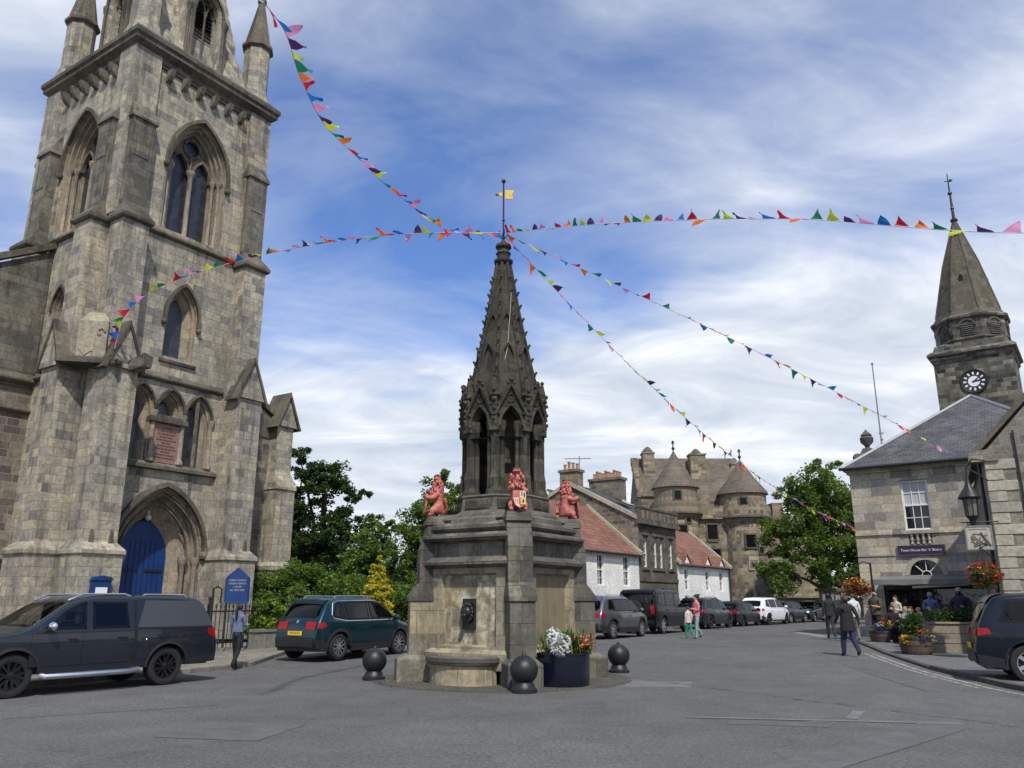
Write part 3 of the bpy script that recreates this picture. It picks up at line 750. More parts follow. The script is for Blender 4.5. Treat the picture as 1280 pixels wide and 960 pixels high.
# --- angle buttresses
def buttress(cx, cy, ang, up=True):
    mb = MB(); mb.M = Tr(cx, cy, 0) @ Rz(ang)      # grows along -y, width in x
    wd = .6
    def st(w_, p, z0, z1, topz, pin):  # stage with weathered slope to next projection
        mb.box(-w_, w_, -p, .1, z0, z1)
        mb.rings([[(-w_, -p, z1), (w_, -p, z1), (w_, .1, z1), (-w_, .1, z1)], [(-w_, -pin, topz), (w_, -pin, topz), (w_, .1, topz), (-w_, .1, topz)]])
    mb.box(-.72, .72, -1.35, .1, -.4, 3.15)
    mb.rings([[(-.72, -1.35, 3.15), (.72, -1.35, 3.15), (.72, .1, 3.15), (-.72, .1, 3.15)], [(-.78, -1.42, 3.22), (.78, -1.42, 3.22), (.78, .1, 3.22), (-.78, .1, 3.22)],
              [(-.78, -1.42, 3.34), (.78, -1.42, 3.34), (.78, .1, 3.34), (-.78, .1, 3.34)], [(-.6, -1.1, 3.62), (.6, -1.1, 3.62), (.6, .1, 3.62), (-.6, .1, 3.62)]])
    st(.6, 1.1, 3.55, 9.7, 9.75, 1.05)
    # gablet on top of the first stage
    mb.rings([[(-.72, -1.2, 9.72), (.72, -1.2, 9.72), (0, -1.2, 11.35)], [(-.72, -.5, 9.72), (.72, -.5, 9.72), (0, -.5, 11.35)]])
    st(.53, .75, 9.7, 15.55, 15.6, .74)
    b = mb.build('buttress', MC, church)
    mb = MB(); mb.M = Tr(cx, cy, 0) @ Rz(ang)
    mb.rings([[(-.62, -.84, 15.55), (.62, -.84, 15.55), (.62, .1, 15.55), (-.62, .1, 15.55)], [(-.66, -.9, 15.62), (.66, -.9, 15.62), (.66, .1, 15.62), (-.66, .1, 15.62)],
              [(-.66, -.9, 15.74), (.66, -.9, 15.74), (.66, .1, 15.74), (-.66, .1, 15.74)], [(-.45, -.42, 16.3), (.45, -.42, 16.3), (.45, .1, 16.3), (-.45, .1, 16.3)]])
    mb.build('offset_weathering', MCT, b)
    for s in (-1, 1):
        mb = MB(); mb.M = Tr(cx, cy, 0) @ Rz(ang); mb.rings([[(s*.82, -1.27, 9.6), (s*.70, -1.27, 9.6), (0, -1.27, 11.3), (0, -1.27, 11.52)], [(s*.82, -.5, 9.6), (s*.70, -.5, 9.6), (0, -.5, 11.3), (0, -.5, 11.52)]]); mb.build('gablet_coping', MCT, b)
    mb = MB(); mb.M = Tr(cx, cy, 0) @ Rz(ang)
    mb.box(-.48, .48, -.42, .1, 16.1, 20.0)
    mb.rings([[(-.56, -.5, 20.0), (.56, -.5, 20.0), (.56, .1, 20.0), (-.56, .1, 20.0)], [(-.56, -.5, 20.1), (.56, -.5, 20.1), (.56, .1, 20.1), (-.56, .1, 20.1)], [(-.44, -.02, 21.0), (.44, -.02, 21.0), (.44, .1, 21.0), (-.44, .1, 21.0)]])
    mb.box(-.3, .3, -.45, -.40, 18.4, 19.8)
    mb.build('upper_buttress', MCD, b)
for sx in (-1, 1):
    buttress(sx*2.8, 0, 0)                    # forward pair
    buttress(sx*2.8, DP, PI)                  # rear pair
    buttress(sx*HW, .9, sx*PI/2); buttress(sx*HW, DP - .9, sx*PI/2)
# little stone beasts above the plinth and lighter repaired corner stones
for sx, yy in ((-2.8, -1.25), (2.8, -1.25)):
    for o in (-.35, .35):
        mb = MB(); mb.rings([[(sx + o - .1, yy + .1, 3.5), (sx + o + .1, yy + .1, 3.5), (sx + o + .1, yy + .25, 3.5), (sx + o - .1, yy + .25, 3.5)], [(sx + o - .04, yy + .1, 4.0), (sx + o + .04, yy + .1, 4.0), (sx + o + .04, yy + .2, 4.05), (sx + o - .04, yy + .2, 4.05)]]); mb.build('stop_ornament', MCT, church)
pale = stone('fresh_pale_stone', [(.30,.275,.21),(.335,.30,.225)], 2, 2, (.25,.22,.18), 0.003, stain=0.6, cov=.4)
mb = MB(); mb.M = Tr(-3.3, -.1, 0) @ Rz(-PI/4); mb.box(-.48, .48, -.62, .3, 9.95, 11.35)
mb.rings([[(-.48, -.62, 11.35), (.48, -.62, 11.35), (.48, .3, 11.35), (-.48, .3, 11.35)], [(-.3, -.2, 11.8), (.3, -.2, 11.8), (.3, .3, 11.8), (-.3, .3, 11.8)]])
cs = mb.build('carved_corner_stone', pale, church)
mb = MB(); mb.M = Tr(-3.3, -.1, 0) @ Rz(-PI/4)
for k in range(4): mb.tube([(-.36 + k*.09, -.63, 10.62 - k*.04), (-.30 + k*.12, -.63, 10.2)], .03, 5)
mb.extr([(-.42, 10.75), (-.42, 10.3), (-.2, 10.05), (.1, 10.3), (.1, 10.75)], -.65, -.6); mb.tube([(.28 + .12*cos(a_*.5), -.63, 10.95 + .12*sin(a_*.5)) for a_ in range(10)], .05, 6); mb.build('shield_carving', pale, cs)
mb = MB(); mb.M = Tr(-3.3, -.1, 0) @ Rz(-PI/4)
mb.rings([[(-1.05, -.85, 9.75), (1.05, -.85, 9.75), (1.05, .3, 9.75), (-1.05, .3, 9.75)], [(-1.05, -.85, 9.87), (1.05, -.85, 9.87), (1.05, .3, 9.87), (-1.05, .3, 9.87)], [(-.5, -.5, 10.1), (.5, -.5, 10.1), (.5, .3, 10.1), (-.5, .3, 10.1)]]); mb.build('corner_ledge', MCT, cs)
# a stone water spout with a wide mouth, right of the carving
mb = MB(); mb.M = Tr(-2.55, -1.1, 9.75) @ Rz(.45)
mb.rings([[(-.12, 0, -.1), (.12, 0, -.1), (.16, 0, .25), (-.16, 0, .25)], [(-.22, -.7, .05), (.22, -.7, .05), (.3, -.7, .5), (-.3, -.7, .5)]]); mb.build('gargoyle', MCD, church)

# --- spire
SPZ, APX = 24.2, 40.0
sc_ = V((0, DP/2, 0))
def octr(ap, z): r = ap/cos(PI/8); return [(sc_.x + r*cos(PI/8 + k*PI/4), sc_.y + r*sin(PI/8 + k*PI/4), z) for k in range(8)]
mb = MB(); mb.rings([octr(2.62, SPZ), octr(1.62, 29.6), octr(.05, APX)]); spire = mb.build('spire', MC, church)
for sx in (-1, 1):
    for sy in (-1, 1):   # broaches
        mb = MB(); c = V((sx*2.95, sc_.y + sy*2.95, SPZ)); a = V((sx*2.95, sc_.y + sy*.6, SPZ)); b = V((sx*.6, sc_.y + sy*2.95, SPZ)); t = V((sx*1.35, sc_.y + sy*1.35, 28.2))
        mb.add([tuple(c), tuple(a), tuple(b), tuple(t)], [(0, 1, 3), (0, 3, 2), (0, 2, 1), (1, 2, 3)]); mb.build('broach', MC, spire)
def lucarne(ang):
    Mx = Tr(0, sc_.y, 0) @ Rz(ang) @ Tr(0, -2.72, 0)
    mb = MB(); mb.M = Mx
    mb.holes([(-1.0, SPZ), (1.0, SPZ), (1.0, 28.0), (0, 30.6), (-1.0, 28.0)], [arch(0, 24.75, 1.3, 27.3, 28.5)], 0)
    splay(mb, 0, 24.75, 1.3, 27.3, 28.5, [(0, 0), (.06, .15), (.06, .35), (.14, .35), (.14, .6)])
    for s in (-1, 1): mb.add([(s*1.0, 0, SPZ), (s*1.0, 2.2, SPZ), (s*1.0, 2.2, 28), (s*1.0, 0, 28), (0, 0, 30.6), (0, 2.4, 30.6)], [(0, 1, 2, 3), (3, 2, 5, 4)])
    l = mb.build('lucarne', MC, spire)
    mb = MB(); mb.M = Mx; mb.holes(arch(0, 24.75, 1.05, 27.3, 28.35), [], .58); mb.build('louvre_opening', M['darkvoid'], l)
    mb = MB(); mb.M = Mx
    for k in range(14):
        z = 24.85 + k*.2
        mb.rings([[(-.5, .42, z), (.5, .42, z), (.5, .44, z + .03), (-.5, .44, z + .03)], [(-.5, .56, z + .12), (.5, .56, z + .12), (.5, .57, z + .14), (-.5, .57, z + .14)]])
    mb.build('louvres', M['slate_dark'], l)
    mb = MB(); mb.M = Mx
    mb.lathe([(.09, 0), (.055, .1), (.055, 2.5), (.1, 2.65), (.1, 2.75)], 8, (0, .3, 24.75)); hood(mb, -.28, .40, 27.45, 27.95, .06, .25, .4, n=5); hood(mb, .28, .40, 27.45, 27.95, .06, .25, .4, n=5)
    mb.tube([(.17*cos(2*PI*k/10), .32, 28.1 + .17*sin(2*PI*k/10)) for k in range(11)], .035, 5)
    hood(mb, 0, 1.36, 27.3, 28.5, .1, -.1, .02)
    for s in (-.78, .78, -.95, .95): mb.lathe([(.12, 0), (.075, .12), (.075, 2.5), (.13, 2.7), (.13, 2.82)], 8, (s, -.06 if abs(s) < .9 else .04, SPZ + .3))
    mb.build('lucarne_shafts', MCT, l, smooth=40)
for k in range(4): lucarne(k*PI/2)
for sx in (-1, 1):
    for sy in (-1, 1):
        mb = MB(); c = (sx*2.78, sc_.y + sy*2.68, 0)
        mb.lathe([(.85, 23.95), (.62, 24.7), (.60, 24.8), (.60, 27.1)], 8, c, a0=PI/8); pn = mb.build('pinnacle', MC, church)
        mb = MB(); mb.lathe([(.6, 27.0), (.74, 27.12), (.74, 27.25), (.62, 27.38), (.16, 29.75), (.22, 29.85), (.22, 29.98), (.05, 30.2)], 8, c, a0=PI/8); mb.build('pinnacle_cone', MCT, pn)

# --- nave behind: west gable wall, buttresses, roof
NY = 4.3
mb = MB()
mb.holes([(-9.6, -.4), (9.0, -.4), (9.0, 10.4), (4.6, 12.6), (3.0, 14.6), (0, 16.8), (-3.2, 15.4), (-9.6, 11.6)], [], NY)
nave = mb.build('nave_wall', M['nave'], church)
mb = MB(); mb.quad((-9.6, NY, -.4), (-9.6, 30, -.4), (-9.6, 30, 11.6), (-9.6, NY, 11.6)); mb.quad((9, NY, -.4), (9, 30, -.4), (9, 30, 10.4), (9, NY, 10.4)); mb.build('side_wall', M['nave'], nave)
mb = MB(); mb.holes([(-9.55, 9.6), (-3.25, 9.6), (-3.25, 15.35), (-9.55, 11.55)], [], NY - .06); mb.build('gable_ashlar', MCD, nave)
mb = MB(); mb.holes([(4.0, 9.6), (9.0, 9.6), (9.0, 10.4), (4.6, 12.6), (4.0, 13.2)], [], NY - .06); mb.build('gable_ashlar', MCD, nave)
string('string_course', -9.6, -3.2, NY - .06, 9.9, .2, .35); string('string_course', -9.6, -3.2, NY - .02, 8.75, .14, .28)
string('plinth_string', -9.6, -3.2, NY, 3.2, .2, .3); string('plinth_string', 3.4, 9.0, NY, 3.2, .2, .3)
for a, b in (((-9.9, 11.5), (-2.9, 15.7)), ((9.3, 10.35), (4.4, 12.8)), ((4.4, 12.8), (2.8, 14.9))):
    mb = MB(); mb.rings([[(a[0], NY - .22, a[1]), (a[0], NY + .35, a[1]), (a[0], NY + .35, a[1] + .28), (a[0], NY - .22, a[1] + .28)], [(b[0], NY - .22, b[1]), (b[0], NY + .35, b[1]), (b[0], NY + .35, b[1] + .28), (b[0], NY - .22, b[1] + .28)]]); mb.build('coping', MCT, nave)
mb = MB(); mb.quad((-9.6, NY + .3, 11.6), (-9.6, 30, 11.6), (0, 30, 16.8), (0, NY + .3, 16.8)); mb.quad((9, NY + .3, 10.4), (9, 30, 10.4), (0, 30, 16.8), (0, NY + .3, 16.8)); mb.build('roof', M['slate'], nave)
def nbutt(cx):
    mb = MB(); mb.M = Tr(cx, NY, 0)
    mb.box(-.72, .72, -1.0, .2, -.4, 3.1); mb.rings([[(-.78, -1.08, 3.1), (.78, -1.08, 3.1), (.78, .2, 3.1), (-.78, .2, 3.1)], [(-.78, -1.08, 3.3), (.78, -1.08, 3.3), (.78, .2, 3.3), (-.78, .2, 3.3)], [(-.58, -.9, 3.5), (.58, -.9, 3.5), (.58, .2, 3.5), (-.58, .2, 3.5)]])
    mb.box(-.58, .58, -.88, .2, 3.4, 7.0)
    mb.rings([[(-.62, -.95, 7.0), (.62, -.95, 7.0), (.62, .2, 7.0), (-.62, .2, 7.0)], [(-.62, -.95, 7.12), (.62, -.95, 7.12), (.62, .2, 7.12), (-.62, .2, 7.12)], [(-.5, -.55, 7.9), (.5, -.55, 7.9), (.5, .2, 7.9), (-.5, .2, 7.9)]])
    mb.box(-.5, .5, -.55, .2, 7.6, 10.3)
    mb.rings([[(-.66, -.68, 10.2), (.66, -.68, 10.2), (0, -.68, 11.9)], [(-.66, .5, 10.2), (.66, .5, 10.2), (0, .5, 11.9)]])
    b = mb.build('nave_buttress', MC, church)
    for s in (-1, 1): mb = MB(); mb.M = Tr(cx, NY, 0); mb.rings([[(s*.82, -.8, 10.1), (s*.68, -.8, 10.1), (0, -.8, 11.75), (0, -.8, 12.0)], [(s*.82, .6, 10.1), (s*.68, .6, 10.1), (0, .6, 11.75), (0, .6, 12.0)]]); mb.build('buttress_coping', MCT, b)
nbutt(8.95); nbutt(-9.0)
# ------------------------------------------------------------------ fountain
fountain = thing('fountain', 'dark carved stone fountain with open pinnacled spire in the middle of the square', 'fountain', (FC.x, FC.y, 0), FTH)
MF, MFT, MFL = M['fountain'], M['fountain_top'], M['fountain_light']
QD = [Rz(-PI/4 + k*PI/2) for k in range(4)]       # left, right, far right, far left faces (face plane y=-1.35)
AP = 1.35
def panelmat():
    t = NT('water_stained_panel'); ob = t.coord('Object')
    n1 = t.noise(ob, 2.2, 7, 0.7, 0.6); n2 = t.noise(t.mapping(ob, (7, 7, 0.7)), 1.0, 5, 0.6); n3 = t.noise(ob, 8, 6, .7)
    c = t.ramp(n1, [(0.32, (.11,.10,.078)), (0.44, (.22,.19,.125)), (0.53, (.42,.36,.235)), (0.62, (.56,.53,.44))])
    c = t.mix(t.math('MULTIPLY', t.ramp(n2, [(0.5, 0), (0.68, 1)]), 0.6), c, (.08,.072,.058))
    c = t.mix(t.math('MULTIPLY', t.ramp(n3, [(0.55, 0), (0.65, 1)]), 0.7), c, (.075,.068,.055))
    c = t.mix(t.math('MULTIPLY', t.ramp(t.noise(ob, 1.3, 3), [(0.55, 0), (0.72, 1)]), 0.6), c, (.30,.20,.06))
    t.base(c); t.set(Roughness=.9, Normal=t.bump(n3, .35, .02)); return t.mat
MPAN = panelmat()
def plainpanel():
    t = NT('brown_panel'); ob = t.coord('Object')
    n2 = t.noise(t.mapping(ob, (6, 6, 0.6)), 1.0, 5, 0.6)
    c = t.ramp(n2, [(0.3, (.16,.125,.075)), (0.55, (.225,.18,.11)), (0.75, (.27,.225,.15))])
    c = t.mix(t.math('MULTIPLY', t.ramp(t.noise(ob, 2, 6, .7), [(0.5, 0), (0.7, 1)]), .5), c, (.09,.075,.05))
    t.base(c); t.set(Roughness=.9, Normal=t.bump(t.noise(ob, 25, 4), .2, .01)); return t.mat
MPAN2 = plainpanel()
# core
mb = MB(); mb.ngon(1.06/cos(PI/4), 4, -.1, 3.3, a0=0); mb.build('core', MF, fountain)
for i, q in enumerate(QD):
    mb = MB(); mb.M = q
    # surround with opening, recessed panel
    mb.holes(rectp(-1.1, 1.1, .62, 2.55), [rectp(-.74, .74, .75, 2.27)], -AP)
    L = [[(-.74, -AP, .75), (.74, -AP, .75), (.74, -AP, 2.27), (-.74, -AP, 2.27)], [(-.70, -AP + .12, .79), (.70, -AP + .12, .79), (.70, -AP + .12, 2.23), (-.70, -AP + .12, 2.23)]]
    mb.rings(L, cap0=False, cap1=False)
    face = mb.build('face_surround', MFL, fountain)
    mb = MB(); mb.M = q; mb.box(-.72, .72, -AP + .11, -AP + .3, .77, 2.25); mb.build('panel', MPAN if i in (0, 2) else MPAN2, face)
    mb = MB(); mb.M = q
    mb.box(-1.12, 1.12, -AP - .12, -1.0, .3, .62); mb.rings([[(-1.12, -AP - .12, .62), (1.12, -AP - .12, .62), (1.12, -1, .62), (-1.12, -1, .62)], [(-1.12, -AP - .02, .70), (1.12, -AP - .02, .70), (1.12, -1, .70), (-1.12, -1, .70)]])
    mb.build('plinth', MFL, face)
    mb = MB(); mb.M = q
    def cor(prof): mb.rings([[(-1.15, y, z) for y, z in prof], [(1.15, y, z) for y, z in prof]])
    cor([(-1.2, 2.36), (-AP - .06, 2.40), (-AP - .16, 2.46), (-AP - .16, 2.52), (-AP - .02, 2.62), (-1.2, 2.62)])
    mb.box(-1.12, 1.12, -AP + .02, -1.1, 2.6, 2.95)
    cor([(-1.0, 2.93), (-AP - .12, 2.97), (-AP - .2, 3.03), (-AP - .2, 3.08), (-AP + .02, 3.16), (-1.0, 3.16)])
    cor([(-.95, 3.14), (-AP + .04, 3.16), (-AP - .06, 3.24), (-AP - .06, 3.31), (-AP + .14, 3.40), (-.95, 3.40)])
    cor([(-.9, 3.38), (-AP + .2, 3.40), (-AP + .12, 3.46), (-AP + .2, 3.56), (-.9, 3.62)])
    mb.build('cornice', MF, fountain)
    # corner buttress at the clockwise end of this face
    mb = MB(); mb.M = Rz(k_ := (i*PI/2))
    h = .27
    bs_ = MB(); bs_.M = mb.M; bs_.rings([[(-.36, -2.38, -.1), (.36, -2.38, -.1), (.36, -1.5, -.1), (-.36, -1.5, -.1)], [(-.36, -2.38, .47), (.36, -2.38, .47), (.36, -1.5, .47), (-.36, -1.5, .47)], [(-h, -2.14, .56), (h, -2.14, .56), (h, -1.5, .56), (-h, -1.5, .56)]])
    low = MB(); low.M = mb.M; low.box(-h, h, -2.13, -1.5, .5, 1.69)
    mb.rings([[(-h - .03, -2.17, 1.68), (h + .03, -2.17, 1.68), (h + .03, -1.5, 1.68), (-h - .03, -1.5, 1.68)], [(-h - .03, -2.17, 1.78), (h + .03, -2.17, 1.78), (h + .03, -1.5, 1.78), (-h - .03, -1.5, 1.78)], [(-h, -1.96, 2.06), (h, -1.96, 2.06), (h, -1.5, 2.06), (-h, -1.5, 2.06)]])
    mb.box(-h, h, -1.95, -1.5, 2.0, 2.78)
    mb.rings([[(-h, -1.95, 2.78), (h, -1.95, 2.78), (h, -1.4, 2.78), (-h, -1.4, 2.78)], [(-h, -1.78, 3.34), (h, -1.78, 3.34), (h, -1.3, 3.34), (-h, -1.3, 3.34)]])
    mb.rings([[(-.29, -1.84, 3.34), (.29, -1.84, 3.34), (.29, -1.1, 3.34), (-.29, -1.1, 3.34)], [(-.29, -1.84, 3.44), (.29, -1.84, 3.44), (.29, -1.1, 3.44), (-.29, -1.1, 3.44)], [(-.24, -1.76, 3.56), (.24, -1.76, 3.56), (.24, -1.1, 3.56), (-.24, -1.1, 3.56)]])
    b = mb.build('corner_buttress', MF, fountain, bevel=.012)
    low.build('buttress_shaft', MFL if i in (3, 2) else MF, b, bevel=.012); bs_.build('buttress_base', MFL if i in (3, 2) else MF, b, bevel=.012)
# basin on the left face (half round trough) and lion head spout
mb = MB(); mb.M = QD[0]
def half(r, z, dy=0): return [(r*cos(PI + PI*k/14)*1.0, -AP - .08 + dy + r*.72*sin(PI + PI*k/14), z) for k in range(15)]
mb.rings([half(.82, -.05), half(.80, .40), half(.90, .44), half(.92, .52), half(.90, .58), half(.70, .58), half(.68, .40)], close=True); basin = mb.build('basin', MFL, fountain)
mb = MB(); mb.M = QD[0]; mb.rings([half(.895, .44), half(.925, .47), half(.925, .55), half(.89, .585), half(.70, .585), half(.69, .5)], close=False, cap0=False, cap1=False); mb.build('basin_rim', plain('wet_dark_stone', (.07,.066,.058), .7, var=.3, bump=.3), basin)
mb = MB(); mb.M = QD[0] @ Tr(-.02, -AP + .11, 1.42)
mb.box(-.17, .17, -.05, .05, -.32, .32); sp = mb.build('spout_plate', M['black'], fountain, bevel=.01)
mb = MB(); mb.M = QD[0] @ Tr(-.02, -AP + .05, 1.42)
rr = random.Random(5)
mb.ball((0, -.05, .03), .12, 12, 8, sc=(1, .8, 1.15)); mb.ball((0, -.15, -.03), .06, 10, 6, sc=(1, .9, .8)); mb.lathe([(.05, 0), (.06, .05)], 10, (0, -.17, -.10))
for k in range(14):
    a = 2*PI*k/14; mb.ball((.13*cos(a), -.04, .03 + .17*sin(a)), .045, 8, 5, sc=(1, .8, 1.2))
for s in (-1, 1): mb.ball((s*.05, -.13, .06), .02, 8, 5); mb.ball((s*.09, -.05, .17), .035, 8, 5)
mb.build('lion_mask', M['black'], sp, smooth=60)
# octagon stage under the tabernacle
def octz(r, z): return [(r*cos(PI/8 + k*PI/4), r*sin(PI/8 + k*PI/4), z) for k in range(8)]
mb = MB(); mb.rings([octz(1.40, 3.3), octz(1.40, 3.46), octz(1.30, 3.52), octz(1.28, 3.57), octz(1.14, 3.66), octz(1.10, 3.94), octz(1.13, 3.98), octz(1.08, 4.02)]); mb.build('octagonal_plinth', MF, fountain)
mb = MB()
for k in range(8):
    a = k*PI/4
    mb.M = Rz(a); mb.rings([[(-.34, -1.06, 3.68), (.34, -1.06, 3.68), (.34, -1.02, 3.93), (-.34, -1.02, 3.93)], [(-.28, -1.075, 3.71), (.28, -1.075, 3.71), (.28, -1.04, 3.90), (-.28, -1.04, 3.90)]])
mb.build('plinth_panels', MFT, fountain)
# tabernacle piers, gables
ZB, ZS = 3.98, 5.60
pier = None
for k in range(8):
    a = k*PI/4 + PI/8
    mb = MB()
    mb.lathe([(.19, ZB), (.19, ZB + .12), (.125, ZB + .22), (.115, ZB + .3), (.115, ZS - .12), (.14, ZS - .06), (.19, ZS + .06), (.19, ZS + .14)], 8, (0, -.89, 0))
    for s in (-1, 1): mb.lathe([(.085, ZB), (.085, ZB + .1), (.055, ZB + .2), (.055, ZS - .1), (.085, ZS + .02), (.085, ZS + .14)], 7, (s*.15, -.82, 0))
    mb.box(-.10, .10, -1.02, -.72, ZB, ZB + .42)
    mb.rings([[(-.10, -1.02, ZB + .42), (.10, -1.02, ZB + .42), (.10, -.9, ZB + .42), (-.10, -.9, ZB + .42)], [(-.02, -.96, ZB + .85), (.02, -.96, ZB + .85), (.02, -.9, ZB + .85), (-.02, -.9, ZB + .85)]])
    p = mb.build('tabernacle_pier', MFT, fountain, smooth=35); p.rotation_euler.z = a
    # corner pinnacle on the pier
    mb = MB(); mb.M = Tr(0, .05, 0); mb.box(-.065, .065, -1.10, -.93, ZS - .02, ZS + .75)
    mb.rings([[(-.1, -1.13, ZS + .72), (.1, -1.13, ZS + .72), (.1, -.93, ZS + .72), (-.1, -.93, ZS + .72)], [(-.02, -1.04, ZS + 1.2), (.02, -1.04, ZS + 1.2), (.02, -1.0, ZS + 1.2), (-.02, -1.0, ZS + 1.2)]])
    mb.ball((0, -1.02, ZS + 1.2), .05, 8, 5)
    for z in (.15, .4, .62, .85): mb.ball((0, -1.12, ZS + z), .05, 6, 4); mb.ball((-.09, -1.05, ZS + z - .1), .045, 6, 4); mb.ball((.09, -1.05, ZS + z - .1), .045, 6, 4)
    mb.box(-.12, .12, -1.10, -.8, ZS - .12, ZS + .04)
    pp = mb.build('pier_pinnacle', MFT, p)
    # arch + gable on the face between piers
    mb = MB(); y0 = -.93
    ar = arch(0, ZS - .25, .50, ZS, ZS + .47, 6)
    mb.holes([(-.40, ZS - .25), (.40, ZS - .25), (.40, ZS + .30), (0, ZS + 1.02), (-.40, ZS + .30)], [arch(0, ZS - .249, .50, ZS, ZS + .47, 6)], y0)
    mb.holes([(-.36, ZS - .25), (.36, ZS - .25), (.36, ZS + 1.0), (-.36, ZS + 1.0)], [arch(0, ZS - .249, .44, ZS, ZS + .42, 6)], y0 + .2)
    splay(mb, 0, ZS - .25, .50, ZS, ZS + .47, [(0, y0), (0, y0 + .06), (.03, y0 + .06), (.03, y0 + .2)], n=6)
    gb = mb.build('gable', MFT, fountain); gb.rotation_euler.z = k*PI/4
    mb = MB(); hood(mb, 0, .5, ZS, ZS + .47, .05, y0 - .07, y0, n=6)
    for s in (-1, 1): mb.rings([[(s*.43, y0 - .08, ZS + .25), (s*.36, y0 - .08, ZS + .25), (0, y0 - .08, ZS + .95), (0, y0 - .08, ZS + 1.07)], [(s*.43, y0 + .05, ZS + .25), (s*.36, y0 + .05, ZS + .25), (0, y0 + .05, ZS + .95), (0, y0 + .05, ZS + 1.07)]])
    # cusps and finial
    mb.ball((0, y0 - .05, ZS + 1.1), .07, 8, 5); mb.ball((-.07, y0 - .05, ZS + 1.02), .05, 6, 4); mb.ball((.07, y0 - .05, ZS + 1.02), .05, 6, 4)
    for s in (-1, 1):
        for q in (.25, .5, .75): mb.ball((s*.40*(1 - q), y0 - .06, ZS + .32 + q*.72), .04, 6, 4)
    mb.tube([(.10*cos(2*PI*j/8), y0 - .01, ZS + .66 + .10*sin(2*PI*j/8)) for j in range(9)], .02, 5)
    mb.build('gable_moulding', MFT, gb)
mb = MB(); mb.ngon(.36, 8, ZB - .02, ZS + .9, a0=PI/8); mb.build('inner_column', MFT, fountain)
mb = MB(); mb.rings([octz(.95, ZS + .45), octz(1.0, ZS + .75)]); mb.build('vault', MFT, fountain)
# spire with ribs and crockets
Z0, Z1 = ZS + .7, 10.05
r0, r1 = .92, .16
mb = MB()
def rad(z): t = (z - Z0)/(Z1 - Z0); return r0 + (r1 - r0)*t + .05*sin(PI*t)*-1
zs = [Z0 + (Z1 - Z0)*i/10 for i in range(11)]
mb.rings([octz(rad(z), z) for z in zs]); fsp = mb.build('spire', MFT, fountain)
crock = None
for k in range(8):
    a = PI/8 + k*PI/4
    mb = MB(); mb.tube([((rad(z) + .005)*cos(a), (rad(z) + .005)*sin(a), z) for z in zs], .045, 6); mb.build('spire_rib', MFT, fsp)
    for q in range(9):
        z = Z0 + .40 + q*.355; r = rad(z) + .045
        if crock is None:
            mb = MB(); mb.ball((0, 0, 0), .048, 7, 5, sc=(1.2, .8, .8)); mb.ball((.045, 0, .03), .034, 6, 4); mb.ball((.02, 0, -.045), .026, 6, 4)
            crock = mb.build('crocket', MFT, fsp)
            o = crock
        else:
            o = crock.copy(); COL.objects.link(o); o.parent = fsp
        o.location = (r*cos(a), r*sin(a), z); o.rotation_euler = (0, 0, a)
    # sunken quatrefoil panels on the lower spire faces
    b = k*PI/4 - PI/2
    for z in (7.35, 8.3):
        rr_ = rad(z)*cos(PI/8) + .01
        mb = MB(); mb.M = Rz(k*PI/4)
        s_ = .16 if z < 8 else .10
        hood(mb, 0, s_*1.6, z, z + s_*2.2, .025, -rr_ - .02, -rr_ + .05, n=4, drop=s_*1.5); mb.build('blind_arch', MFT, fsp)
mb = MB(); mb.lathe([(.17, 9.98), (.24, 10.04), (.25, 10.1), (.16, 10.16), (.17, 10.26), (.20, 10.3), (.16, 10.34), (.15, 10.42), (.21, 10.47), (.19, 10.55), (.07, 10.62), (.05, 10.68), (.03, 10.7)], 12); mb.build('finial', MFT, fountain, smooth=40)
# wind vane
vane = None
mb = MB(); mb.tube([(0, 0, 10.6), (0, 0, 12.35)], .022, 8); mb.ball((0, 0, 11.25), .04, 8, 6); mb.ball((0, 0, 12.38), .06, 8, 6); mb.ball((0, 0, 10.75), .05, 8, 6)
for k in range(4): mb.tube([(0, 0, 10.72), (.13*cos(k*PI/2), .13*sin(k*PI/2), 10.86), (.10*cos(k*PI/2), .10*sin(k*PI/2), 10.95)], .014, 5)
rod = mb.build('vane_rod', M['black'], fountain, smooth=40)
mb = MB(); mb.M = Rz(-.25)
mb.extr([(.04, 11.86), (.26, 11.84), (.22, 11.97), (.28, 12.10), (.04, 12.12)], -.012, .012); mb.extr([(-.04, 11.93), (-.04, 12.06), (-.12, 12.02), (-.12, 11.97)], -.012, .012); mb.ball((-.17, 0, 12.0), .05, 8, 5)
mb.build('vane_flag', M['gold'], rod)
# white cord loosely wound down the spire
mb = MB(); mb.tube([(.32*cos(t), -.42 - .25*(1 - (z - 6.9)/2.2), z) for t, z in ((1.2, 9.1), (1.35, 8.5), (1.5, 8.0), (1.6, 7.6), (1.9, 7.2), (2.25, 6.95))], .007, 5)
tag(mb.build('loose_cord', plain('white_cord', (.4,.4,.37), .8)), None); bpy.data.objects['loose_cord'].parent = fountain

